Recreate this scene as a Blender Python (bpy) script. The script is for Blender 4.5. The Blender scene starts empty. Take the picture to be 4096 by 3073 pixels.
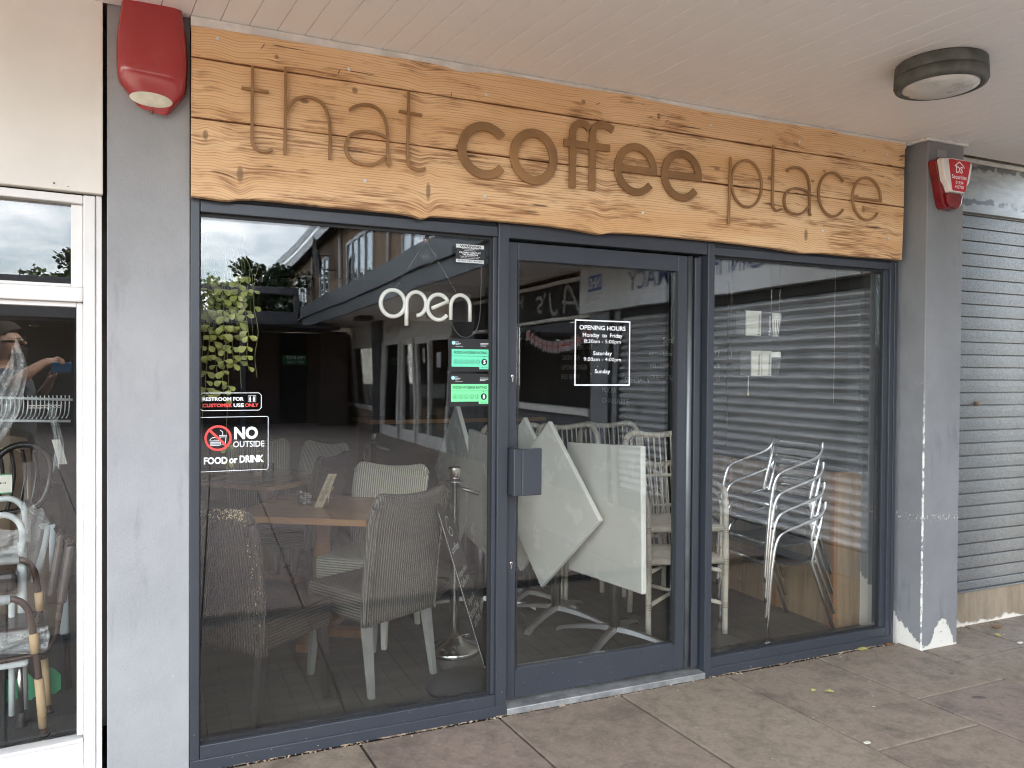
import bpy, bmesh, math, random
from mathutils import Vector, Matrix
random.seed(7)
SC = bpy.context.scene
COL = SC.collection
R = math.radians

# ------------------------------------------------------------------ camera
cam_d = bpy.data.cameras.new("camera")
cam = bpy.data.objects.new("camera", cam_d)
COL.objects.link(cam)
_R = Vector((0.91303745, -0.4078164, 0.00695704))
_U = Vector((-0.000652532627, 0.0155962486, 0.999878158))
_F = Vector((0.40787521, 0.91293074, -0.01397385))
cam.matrix_world = Matrix(((_R.x, _U.x, -_F.x, 0.0), (_R.y, _U.y, -_F.y, -3.146), (_R.z, _U.z, -_F.z, 1.5), (0, 0, 0, 1)))
cam_d.sensor_width = 36.0
cam_d.lens = 27.686
cam_d.clip_start = 0.02
cam_d.clip_end = 500.0
SC.camera = cam

# ------------------------------------------------------------------ sky, sun, exposure
SUN_EL, SUN_AZ = 48.0, 55.0          # sun behind the cafe, to the right (soft, cloud-veiled)
world = bpy.data.worlds.new("World")
SC.world = world
world.use_nodes = True
wn, wl = world.node_tree.nodes, world.node_tree.links
wn.clear()
w_out = wn.new("ShaderNodeOutputWorld")
w_bg = wn.new("ShaderNodeBackground")
w_sky = wn.new("ShaderNodeTexSky")
w_sky.sky_type = 'NISHITA'
w_sky.sun_disc = False
w_sky.sun_elevation = R(SUN_EL)
w_sky.sun_rotation = R(SUN_AZ)
w_sky.air_density = 1.0
w_sky.dust_density = 0.6
w_tc = wn.new("ShaderNodeTexCoord")
w_map = wn.new("ShaderNodeMapping")
w_map.inputs['Scale'].default_value = (1.2, 1.2, 4.2)
w_noise = wn.new("ShaderNodeTexNoise")
w_noise.inputs['Scale'].default_value = 2.3
w_noise.inputs['Detail'].default_value = 7.0
w_noise.inputs['Roughness'].default_value = 0.58
w_ramp = wn.new("ShaderNodeValToRGB")
w_ramp.color_ramp.elements[0].position = 0.49
w_ramp.color_ramp.elements[0].color = (0.18, 0.18, 0.18, 1)
w_ramp.color_ramp.elements[1].position = 0.70
w_ramp.color_ramp.elements[1].color = (0.95, 0.95, 0.95, 1)
w_mix = wn.new("ShaderNodeMix")
w_mix.data_type = 'RGBA'
w_mix.inputs['B'].default_value = (9.6, 9.5, 9.3, 1)
wl.new(w_tc.outputs['Generated'], w_map.inputs['Vector'])
wl.new(w_map.outputs['Vector'], w_noise.inputs['Vector'])
wl.new(w_noise.outputs['Fac'], w_ramp.inputs['Fac'])
wl.new(w_ramp.outputs['Color'], w_mix.inputs['Factor'])
wl.new(w_sky.outputs['Color'], w_mix.inputs['A'])
w_dot = wn.new("ShaderNodeVectorMath"); w_dot.operation = 'DOT_PRODUCT'
w_dot.inputs[1].default_value = (-0.42, -0.88, 0.22)
w_mr = wn.new("ShaderNodeMapRange"); w_mr.interpolation_type = 'SMOOTHSTEP'
w_mr.inputs['From Min'].default_value = -0.1; w_mr.inputs['From Max'].default_value = 0.95
w_mr.inputs['To Min'].default_value = 0.75; w_mr.inputs['To Max'].default_value = 2.0
w_sc = wn.new("ShaderNodeVectorMath"); w_sc.operation = 'SCALE'
w_sc.inputs[0].default_value = (9.6, 9.45, 9.2)
wl.new(w_tc.outputs['Generated'], w_dot.inputs[0])
wl.new(w_dot.outputs['Value'], w_mr.inputs['Value'])
wl.new(w_mr.outputs['Result'], w_sc.inputs['Scale'])
wl.new(w_sc.outputs['Vector'], w_mix.inputs['B'])
wl.new(w_mix.outputs['Result'], w_bg.inputs['Color'])
w_bg.inputs['Strength'].default_value = 0.15
wl.new(w_bg.outputs['Background'], w_out.inputs['Surface'])

sun_d = bpy.data.lights.new("sun", 'SUN')
sun_d.energy = 3.0
sun_d.angle = R(4)
sun_d.color = (1.0, 0.95, 0.88)
sun = bpy.data.objects.new("sun", sun_d)
COL.objects.link(sun)
_sd = Vector((math.sin(R(SUN_AZ)) * math.cos(R(SUN_EL)), math.cos(R(SUN_AZ)) * math.cos(R(SUN_EL)), math.sin(R(SUN_EL))))
sun.rotation_euler = _sd.to_track_quat('Z', 'Y').to_euler()
sun.location = (0, 0, 30)

vs = SC.view_settings
vs.view_transform = 'Standard'
vs.look = 'None'
vs.exposure = 2.62
vs.gamma = 1.0
vs.use_curve_mapping = False
SC.cycles.filter_width = 1.1
SC.cycles.max_bounces = 10
SC.cycles.diffuse_bounces = 6
SC.cycles.transparent_max_bounces = 24
SC.cycles.sample_clamp_indirect = 8.0
SC.cycles.caustics_reflective = False
SC.cycles.caustics_refractive = False

# ------------------------------------------------------------------ helpers
LOC = {}

def link(o):
    COL.objects.link(o)
    return o

def tag(o, label=None, cat=None, group=None, kind=None):
    if label: o['label'] = label
    if cat: o['category'] = cat
    if group: o['group'] = group
    if kind: o['kind'] = kind
    return o

def empty(name, loc, label, cat, group=None, rz=0.0):
    o = bpy.data.objects.new(name, None)
    o.empty_display_size = 0.1
    o.location = loc
    o.rotation_euler.z = rz
    link(o)
    LOC[o.name] = Vector(loc)
    return tag(o, label, cat, group)

def copy_tree(o, parent=None):
    c = o.copy()
    COL.objects.link(c)
    if parent is not None:
        c.parent = parent
    LOC[c.name] = LOC.get(o.name, Vector((0, 0, 0)))
    for ch in list(o.children):
        copy_tree(ch, c)
    return c

class MB:
    """collects shapes in one bmesh and links them as ONE mesh object"""
    def __init__(self):
        self.bm = bmesh.new()
    def _faces(self, vs_, fs):
        v = [self.bm.verts.new(p) for p in vs_]
        for f in fs:
            try: self.bm.faces.new([v[i] for i in f])
            except ValueError: pass
        return v
    def box(self, x0, x1, y0, y1, z0, z1, bev=0.0, M=None):
        t = bmesh.new()
        vs_ = [t.verts.new(p) for p in ((x0,y0,z0),(x1,y0,z0),(x1,y1,z0),(x0,y1,z0),(x0,y0,z1),(x1,y0,z1),(x1,y1,z1),(x0,y1,z1))]
        for f in ((3,2,1,0),(4,5,6,7),(0,1,5,4),(1,2,6,5),(2,3,7,6),(3,0,4,7)):
            t.faces.new([vs_[i] for i in f])
        if bev > 0:
            bmesh.ops.bevel(t, geom=list(t.edges), offset=bev, segments=2, affect='EDGES', profile=0.5)
        self.merge(t, M)
        return self
    def merge(self, t, M=None):
        mp = {}
        for v in t.verts:
            p = v.co.copy()
            if M is not None: p = M(p) if callable(M) else M @ p
            mp[v.index if False else v] = self.bm.verts.new(p)
        for f in t.faces:
            try:
                nf = self.bm.faces.new([mp[v] for v in f.verts]); nf.smooth = f.smooth
            except ValueError: pass
        t.free()
    def prism(self, poly, M, d0, d1):
        """poly: list of (u,v); M(u,v,h)->point; extruded from h=d0 to h=d1"""
        n = len(poly)
        vs_ = [M(u, v, d0) for u, v in poly] + [M(u, v, d1) for u, v in poly]
        fs = [tuple(range(n)), tuple(range(2 * n - 1, n - 1, -1))] + [(i, n + i, n + (i + 1) % n, (i + 1) % n) for i in range(n)]
        self._faces(vs_, fs)
        return self
    def tube(self, pts, r, n=8, closed=False, cap=True):
        pts = [Vector(p) for p in pts]
        m = len(pts)
        rs = r if isinstance(r, (list, tuple)) else [r] * m
        up = None
        rings = []
        for i in range(m):
            a = pts[i - 1] if (i > 0 or closed) else pts[0]
            b = pts[(i + 1) % m] if (i < m - 1 or closed) else pts[-1]
            d = (b - a)
            if d.length < 1e-9: d = Vector((0, 0, 1))
            d.normalize()
            if up is None:
                up = Vector((0, 0, 1)) if abs(d.z) < 0.9 else Vector((1, 0, 0))
            s = d.cross(up)
            if s.length < 1e-6: s = d.cross(Vector((0, 1, 0)))
            s.normalize()
            up = s.cross(d).normalized()
            rings.append([self.bm.verts.new(pts[i] + (s * math.cos(2 * math.pi * k / n) + up * math.sin(2 * math.pi * k / n)) * rs[i]) for k in range(n)])
        last = m if closed else m - 1
        for i in range(last):
            A, B = rings[i], rings[(i + 1) % m]
            for k in range(n):
                f = self.bm.faces.new((A[k], A[(k + 1) % n], B[(k + 1) % n], B[k])); f.smooth = True
        if cap and not closed:
            self.bm.faces.new(rings[0][::-1]); self.bm.faces.new(rings[-1])
        return self
    def lathe(self, prof, c, n=24, axis='z', smooth=True):
        c = Vector(c)
        rings = []
        for r, z in prof:
            ring = []
            for k in range(n):
                a = 2 * math.pi * k / n
                if axis == 'z': p = Vector((r * math.cos(a), r * math.sin(a), z))
                elif axis == 'y': p = Vector((r * math.cos(a), z, r * math.sin(a)))
                else: p = Vector((z, r * math.cos(a), r * math.sin(a)))
                ring.append(self.bm.verts.new(c + p))
            rings.append(ring)
        for A, B in zip(rings, rings[1:]):
            for k in range(n):
                f = self.bm.faces.new((A[k], A[(k + 1) % n], B[(k + 1) % n], B[k])); f.smooth = smooth
        self.bm.faces.new(rings[0][::-1]); self.bm.faces.new(rings[-1])
        return self
    def grid(self, fn, nu, nv, smooth=True, closed_u=False):
        g = [[self.bm.verts.new(fn(i / nu, j / nv)) for j in range(nv + 1)] for i in range(nu + (0 if closed_u else 1))]
        m = len(g)
        for i in range(nu):
            for j in range(nv):
                f = self.bm.faces.new((g[i][j], g[(i + 1) % m][j], g[(i + 1) % m][j + 1], g[i][j + 1])); f.smooth = smooth
        return self
    def slab(self, fn, nrm, th, nu, nv):
        """a closed curved panel: fn(u,v) front surface, thickness th along nrm"""
        nrm = Vector(nrm)
        F_ = [[self.bm.verts.new(fn(i / nu, j / nv)) for j in range(nv + 1)] for i in range(nu + 1)]
        B_ = [[self.bm.verts.new(Vector(fn(i / nu, j / nv)) + nrm * th) for j in range(nv + 1)] for i in range(nu + 1)]
        for i in range(nu):
            for j in range(nv):
                f = self.bm.faces.new((F_[i][j], F_[i+1][j], F_[i+1][j+1], F_[i][j+1])); f.smooth = True
                f = self.bm.faces.new((B_[i][j+1], B_[i+1][j+1], B_[i+1][j], B_[i][j])); f.smooth = True
        for i in range(nu):
            self.bm.faces.new((F_[i][0], B_[i][0], B_[i+1][0], F_[i+1][0])); self.bm.faces.new((F_[i+1][nv], B_[i+1][nv], B_[i][nv], F_[i][nv]))
        for j in range(nv):
            self.bm.faces.new((F_[0][j+1], B_[0][j+1], B_[0][j], F_[0][j])); self.bm.faces.new((F_[nu][j], B_[nu][j], B_[nu][j+1], F_[nu][j+1]))
        return self
    def text(self, s, u0, v0, u1, v1, M, bold=0.0, keep=False, h=0.0, spacing=1.0):
        """lettering fitted to the rectangle u0..u1, v0..v1 of the frame M"""
        cu = bpy.data.curves.new("lettering", 'FONT')
        cu.body = s; cu.size = 1.0; cu.offset = bold; cu.resolution_u = 3
        cu.space_character = spacing
        ob = bpy.data.objects.new("lettering", cu); link(ob)
        bpy.context.view_layer.update()
        me = ob.to_mesh()
        if me is not None and len(me.vertices):
            xs = [v.co.x for v in me.vertices]; ys = [v.co.y for v in me.vertices]
            ax, bx, ay, by = min(xs), max(xs), min(ys), max(ys)
            sx = (u1 - u0) / max(bx - ax, 1e-6); sy = (v1 - v0) / max(by - ay, 1e-6)
            if keep: sx = sy
            vv = [self.bm.verts.new(M(u0 + (v.co.x - ax) * sx, v0 + (v.co.y - ay) * sy, h)) for v in me.vertices]
            for p in me.polygons:
                try: self.bm.faces.new([vv[i] for i in p.vertices])
                except ValueError: pass
        ob.to_mesh_clear()
        bpy.data.objects.remove(ob); bpy.data.curves.remove(cu)
        return self
    def ribbon(self, path, w, M, h0, h1, closed=False):
        """flat bar of width w along a path in the frame, extruded h0..h1"""
        P = [Vector((p[0], p[1])) for p in path]
        n = len(P)
        Lp, Rp = [], []
        for i in range(n):
            a = P[i - 1] if (i > 0 or closed) else P[0]
            b = P[(i + 1) % n] if (i < n - 1 or closed) else P[-1]
            d = (b - a).normalized(); nn = Vector((-d.y, d.x))
            Lp.append(P[i] + nn * w / 2); Rp.append(P[i] - nn * w / 2)
        rows = [[self.bm.verts.new(M(q.x, q.y, h)) for q in S_] for S_, h in ((Lp, h0), (Rp, h0), (Rp, h1), (Lp, h1))]
        m = n if closed else n - 1
        for i in range(m):
            j = (i + 1) % n
            for a in range(4):
                b = (a + 1) % 4
                self.bm.faces.new((rows[a][i], rows[b][i], rows[b][j], rows[a][j]))
        if not closed:
            self.bm.faces.new([rows[a][0] for a in range(4)][::-1]); self.bm.faces.new([rows[a][-1] for a in range(4)])
        return self
    def build(self, name, mat_, parent=None, label=None, cat=None, group=None, kind=None, loc=None, local=False, recalc=True):
        off = Vector((0, 0, 0))
        if parent is not None and not local: off = LOC[parent.name]
        if parent is None and loc is not None: off = Vector(loc)
        if off.length > 0: bmesh.ops.translate(self.bm, verts=self.bm.verts, vec=-off)
        if recalc: bmesh.ops.recalc_face_normals(self.bm, faces=self.bm.faces)
        me = bpy.data.meshes.new(name)
        self.bm.to_mesh(me); self.bm.free()
        me.materials.append(mat_)
        o = bpy.data.objects.new(name, me); link(o)
        if parent is not None:
            o.parent = parent
            LOC[o.name] = LOC[parent.name]
        else:
            o.location = off
            LOC[o.name] = off
        return tag(o, label, cat, group, kind)

def XZ(y):
    """frame of a facade-parallel plane at depth y: h points to the street"""
    return lambda u, v, h: Vector((u, y - h, v))

def arc(cx, cz, rx, rz, a0, a1, n=24):
    return [(cx + rx * math.cos(R(a0 + (a1 - a0) * i / n)), cz + rz * math.sin(R(a0 + (a1 - a0) * i / n))) for i in range(n + 1)]

def smooth_path(pts, k=4):
    """Catmull-Rom through points of any dimension"""
    P = [Vector(p) for p in pts]; out = []
    for i in range(len(P) - 1):
        p0 = P[max(i - 1, 0)]; p1 = P[i]; p2 = P[i + 1]; p3 = P[min(i + 2, len(P) - 1)]
        for j in range(k):
            t = j / k
            out.append(0.5 * ((2 * p1) + (p2 - p0) * t + (2 * p0 - 5 * p1 + 4 * p2 - p3) * t * t + (3 * p1 - p0 - 3 * p2 + p3) * t ** 3))
    out.append(P[-1])
    return out

# ------------------------------------------------------------------ materials
class NT:
    def __init__(self, name):
        self.m = bpy.data.materials.new(name); self.m.use_nodes = True
        self.n = self.m.node_tree.nodes; self.l = self.m.node_tree.links
        self.n.clear()
        self.out = self.n.new("ShaderNodeOutputMaterial")
    def add(self, t, **kw):
        nd = self.n.new(t)
        for k, v in kw.items():
            if k.startswith('_'): setattr(nd, k[1:], v)
            else:
                key = k.replace('__', ' ')
                self.set(nd, key, v)
        return nd
    def set(self, nd, key, v):
        s = nd.inputs[int(key[1:])] if key[0] == 'i' and key[1:].isdigit() else nd.inputs[key]
        if isinstance(v, bpy.types.NodeSocket): self.l.new(v, s)
        else: s.default_value = v
    def math(self, op, a, b=None, c=None, clamp=False):
        nd = self.n.new("ShaderNodeMath"); nd.operation = op; nd.use_clamp = clamp
        for i, v in enumerate((a, b, c)):
            if v is None: continue
            if isinstance(v, bpy.types.NodeSocket): self.l.new(v, nd.inputs[i])
            else: nd.inputs[i].default_value = v
        return nd.outputs[0]
    def sstep(self, x, lo, hi):
        nd = self.n.new("ShaderNodeMapRange"); nd.interpolation_type = 'SMOOTHSTEP'
        self.l.new(x, nd.inputs['Value'])
        nd.inputs['From Min'].default_value = lo; nd.inputs['From Max'].default_value = hi
        return nd.outputs['Result']
    def mix(self, f, a, b):
        nd = self.n.new("ShaderNodeMix"); nd.data_type = 'RGBA'
        for k, v in (('Factor', f), ('A', a), ('B', b)):
            s = [x for x in nd.inputs if x.name == k and (x.type == ('VALUE' if k == 'Factor' else 'RGBA'))][0]
            if isinstance(v, bpy.types.NodeSocket): self.l.new(v, s)
            else: s.default_value = v if k == 'Factor' else (*v[:3], 1)
        return [x for x in nd.outputs if x.type == 'RGBA'][0]
    def coord(self, kind='Object'):
        return self.add("ShaderNodeTexCoord").outputs[kind]
    def xyz(self, v):
        nd = self.n.new("ShaderNodeSeparateXYZ"); self.l.new(v, nd.inputs[0]); return nd.outputs
    def comb(self, x, y, z):
        nd = self.n.new("ShaderNodeCombineXYZ")
        for i, v in enumerate((x, y, z)):
            if isinstance(v, bpy.types.NodeSocket): self.l.new(v, nd.inputs[i])
            else: nd.inputs[i].default_value = v
        return nd.outputs[0]
    def noise(self, v, scale, detail=4, rough=0.55, dist=0.0):
        nd = self.n.new("ShaderNodeTexNoise")
        self.l.new(v, nd.inputs['Vector']); nd.inputs['Scale'].default_value = scale
        nd.inputs['Detail'].default_value = detail; nd.inputs['Roughness'].default_value = rough; nd.inputs['Distortion'].default_value = dist
        return nd.outputs['Fac']
    def scaled(self, v, s):
        nd = self.n.new("ShaderNodeMapping"); self.l.new(v, nd.inputs['Vector']); nd.inputs['Scale'].default_value = s; return nd.outputs[0]
    def bump(self, h, strength=0.3, dist=0.01):
        nd = self.n.new("ShaderNodeBump"); self.l.new(h, nd.inputs['Height']); nd.inputs['Strength'].default_value = strength; nd.inputs['Distance'].default_value = dist
        return nd.outputs[0]
    def bsdf(self, color, rough=0.5, metal=0.0, normal=None, **kw):
        b = self.n.new("ShaderNodeBsdfPrincipled")
        for k, v in (('Base Color', color), ('Roughness', rough), ('Metallic', metal)):
            if isinstance(v, bpy.types.NodeSocket): self.l.new(v, b.inputs[k])
            else: b.inputs[k].default_value = (*v[:3], 1) if k == 'Base Color' else v
        if normal is not None: self.l.new(normal, b.inputs['Normal'])
        for k, v in kw.items():
            b.inputs[k.replace('__', ' ')].default_value = v
        self.l.new(b.outputs[0], self.out.inputs['Surface'])
        return b

def plain(name, col, rough=0.5, metal=0.0, var=0.15, scale=6.0, bump=0.0, bscale=60.0, **kw):
    t = NT(name); v = t.coord()
    n1 = t.noise(v, scale, 5, 0.6)
    dark = tuple(c * (1 - var) for c in col); lite = tuple(min(c * (1 + var), 1) for c in col)
    c = t.mix(t.sstep(n1, 0.3, 0.7), dark, lite)
    nrm = t.bump(t.noise(v, bscale, 3), bump, 0.004) if bump else None
    r = t.math('ADD', t.math('MULTIPLY', t.math('SUBTRACT', n1, 0.5), 0.25), rough, clamp=True)
    t.bsdf(c, r, metal, nrm, **kw)
    return t.m

def flat(name, col, rough=0.5, **kw):
    t = NT(name); t.bsdf(col, rough, 0.0, None, **kw); return t.m

M = {}
M['white_vinyl'] = flat('white_vinyl', (0.86, 0.88, 0.90), 0.45)
M['red_vinyl'] = flat('red_vinyl', (0.72, 0.07, 0.06), 0.45)
M['black_vinyl'] = flat('black_vinyl', (0.012, 0.012, 0.013), 0.35)
M['grey_vinyl'] = flat('grey_vinyl', (0.62, 0.64, 0.64), 0.45)
M['mint_vinyl'] = flat('mint_vinyl', (0.14, 0.68, 0.42), 0.4)
M['green_vinyl'] = flat('green_vinyl', (0.19, 0.76, 0.33), 0.4)
M['teal_vinyl'] = flat('teal_vinyl', (0.35, 0.70, 0.72), 0.4)
M['chalk'] = flat('chalk', (0.55, 0.55, 0.53), 0.9)

def glass(name, base=0.135, wav=0.0, tint=(0.955, 0.96, 0.95), seed=0.0):
    """double glazed pane: clear body, mirror-like share grows with the angle of view"""
    t = NT(name)
    geo = t.add("ShaderNodeNewGeometry")
    dt = t.n.new("ShaderNodeVectorMath"); dt.operation = 'DOT_PRODUCT'
    t.l.new(geo.outputs['Normal'], dt.inputs[0]); t.l.new(geo.outputs['Incoming'], dt.inputs[1])
    c1 = t.math('SUBTRACT', 1.0, t.math('ABSOLUTE', dt.outputs['Value']), clamp=True)
    f = t.math('ADD', base, t.math('MULTIPLY', t.math('POWER', c1, 3.0), 1.0 - base), clamp=True)
    tr = t.add("ShaderNodeBsdfTransparent", Color=(*tint, 1))
    gl = t.add("ShaderNodeBsdfGlossy", Color=(0.97, 0.985, 1.0, 1), Roughness=0.0)
    if wav > 0:
        v = t.scaled(t.coord(), (1.0, 1.0, 0.45))
        n1 = t.noise(v, 2.6 + seed, 1, 0.4)
        nrm = t.bump(n1, 1.0, wav)
        t.l.new(nrm, gl.inputs['Normal'])
    mx = t.n.new("ShaderNodeMixShader")
    t.l.new(f, mx.inputs[0]); t.l.new(tr.outputs[0], mx.inputs[1]); t.l.new(gl.outputs[0], mx.inputs[2])
    t.l.new(mx.outputs[0], t.out.inputs['Surface'])
    return t.m
M['glass_window'] = glass('glass_window', 0.049, 0.0018)
M['glass_door'] = glass('glass_door', 0.050, 0.0008, seed=0.7)
M['glass_side'] = glass('glass_side', 0.068, 0.0006, seed=1.3)
M['glass_old'] = glass('glass_old', 0.045, 0.0010, seed=0.3)
M['glass_far'] = glass('glass_far', 0.10, 0.0)
M['glass_jar'] = glass('glass_jar', 0.05, 0.0)

def anthracite(name):
    t = NT(name); v = t.coord()
    n = t.noise(v, 5, 4)
    base = t.mix(n, (0.030, 0.035, 0.045), (0.043, 0.048, 0.058))
    # pale scuffs and scratches, mostly low down
    z = t.xyz(v)[2]
    sc = t.noise(t.scaled(v, (9, 9, 60)), 3.0, 3, 0.7, 1.2)
    low = t.math('SUBTRACT', 1.0, t.sstep(z, 0.05, 0.55))
    m = t.math('MULTIPLY', t.sstep(sc, 0.685, 0.74), low)
    sp = t.math('MULTIPLY', t.sstep(t.noise(v, 90, 2), 0.74, 0.78), t.math('ADD', t.math('MULTIPLY', low, 0.8), 0.12))
    c = t.mix(t.math('MAXIMUM', t.math('MULTIPLY', m, 0.5), sp), base, (0.42, 0.43, 0.44))
    t.bsdf(c, 0.34, 0.0, t.bump(t.noise(v, 400, 2), 0.05, 0.001))
    return t.m
M['frame'] = anthracite('anthracite_frame')
M['gasket'] = flat('black_gasket', (0.012, 0.012, 0.012), 0.6)
M['dark_alu'] = plain('dark_aluminium', (0.16, 0.17, 0.18), 0.45, 0.6)
M['chrome'] = plain('polished_steel', (0.30, 0.30, 0.295), 0.32, 1.0, 0.10)
M['cast_alu'] = plain('cast_aluminium', (0.36, 0.36, 0.355), 0.42, 0.85, 0.12)
M['steel'] = plain('brushed_steel', (0.58, 0.56, 0.53), 0.22, 1.0, 0.08)
M['threshold'] = plain('threshold_strip', (0.42, 0.43, 0.43), 0.45, 0.7, 0.25, 14)

def timber():
    t = NT('scorched_pine'); v = t.coord()
    x, y, z = t.xyz(v)
    knots = [(0.16, 0.055), (0.88, 0.05), (1.73, 0.045), (2.92, 0.06), (0.02, 0.03), (3.58, 0.05)]
    zz = z
    for i, (kx, kw) in enumerate(knots):       # whole-width branch ridges where the grain dips
        g = t.math('POWER', 2.718, t.math('MULTIPLY', t.math('POWER', t.math('ABSOLUTE', t.math('DIVIDE', t.math('SUBTRACT', x, kx), kw)), 2.0), -1.0))
        zz = t.math('ADD', zz, t.math('MULTIPLY', g, 0.013 if i != 4 else 0.007))
    eyes = [(0.404, 0.395, .030, .016), (0.597, 0.465, .02, .02), (1.32, 0.385, .016, .014), (2.36, 0.355, .03, .016), (2.97, 0.36, .02, .014), (2.69, 0.345, .03, .018), (1.03, 0.30, .022, .015), (0.30, 0.545, .014, .014), (3.28, 0.31, .03, .02), (1.62, 0.57, .02, .014), (2.02, 0.56, .016, .026), (3.33, 0.25, .02, .03), (0.17, 0.09, .02, .05), (0.9, 0.10, .016, .06), (2.93, 0.08, .02, .05), (1.9, 0.2, .016, .02), (0.05, 0.22, .016, .03), (3.05, 0.42, .018, .012)]
    eye_m = None
    for (ex, ez, rx, rz) in eyes:
        dx = t.math('DIVIDE', t.math('SUBTRACT', x, ex), rx); dz = t.math('DIVIDE', t.math('SUBTRACT', z, ez), rz)
        d2 = t.math('ADD', t.math('MULTIPLY', dx, dx), t.math('MULTIPLY', dz, dz))
        g = t.math('POWER', 2.718, t.math('MULTIPLY', d2, -0.35))
        zz = t.math('ADD', zz, t.math('MULTIPLY', t.math('MULTIPLY', g, dz), -rz * 0.42))
        e = t.math('SUBTRACT', 1.0, t.sstep(d2, 0.10, 0.55))
        eye_m = e if eye_m is None else t.math('MAXIMUM', eye_m, e)
    lv = t.comb(t.math('MULTIPLY', x, 1.0), 0.0, t.math('MULTIPLY', zz, 1.0))
    wob = t.noise(t.scaled(lv, (1.6, 1, 6)), 1.0, 3, 0.5)
    ph = t.math('ADD', t.math('MULTIPLY', zz, 610.0), t.math('MULTIPLY', wob, 30.0))
    ring = t.math('MULTIPLY', t.math('ADD', t.math('SINE', ph), 1.0), 0.5)
    fine = t.noise(t.scaled(lv, (3.0, 1, 210)), 1.0, 3, 0.6)
    broad = t.noise(t.scaled(lv, (0.9, 1, 7)), 1.0, 4, 0.55)
    base = t.mix(t.sstep(broad, 0.3, 0.72), (0.78, 0.530, 0.300), (0.66, 0.385, 0.180))
    late = t.math('MULTIPLY', t.sstep(ring, 0.60, 0.95), t.sstep(fine, 0.30, 0.62))
    c = t.mix(t.math('MULTIPLY', late, 0.55), base, (0.34, 0.155, 0.055))
    # torch scorching: patches whose dark streaks follow the grain
    patch = t.noise(t.scaled(lv, (2.6, 1, 11)), 1.0, 4, 0.62)
    streak = t.noise(t.scaled(lv, (5.5, 1, 120)), 1.0, 2, 0.5)
    lowz = t.math('SUBTRACT', 1.0, t.sstep(z, 0.10, 0.62))
    sc = t.math('MULTIPLY', t.sstep(t.math('ADD', patch, t.math('MULTIPLY', lowz, 0.06)), 0.515, 0.65), t.sstep(streak, 0.38, 0.62))
    c = t.mix(t.math('MULTIPLY', sc, 0.80), c, (0.235, 0.092, 0.028))
    dash = t.math('MULTIPLY', t.sstep(t.noise(t.scaled(lv, (4.0, 1, 95)), 1.0, 2, 0.45, 0.4), 0.665, 0.70), t.sstep(patch, 0.46, 0.56))
    c = t.mix(t.math('MULTIPLY', dash, 0.85), c, (0.06, 0.022, 0.008))
    c = t.mix(t.math('MULTIPLY', eye_m, 0.8), c, (0.20, 0.115, 0.055))
    h = t.math('SUBTRACT', t.math('MULTIPLY', fine, 0.4), t.math('ADD', t.math('MULTIPLY', late, 0.6), dash))
    t.bsdf(c, 0.55, 0.0, t.bump(h, 0.5, 0.0022))
    return t.m
M['timber'] = timber()
M['letter'] = plain('bronze_letter_paint', (0.27, 0.142, 0.058), 0.36, 0.15, 0.22, 2.5)

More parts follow.
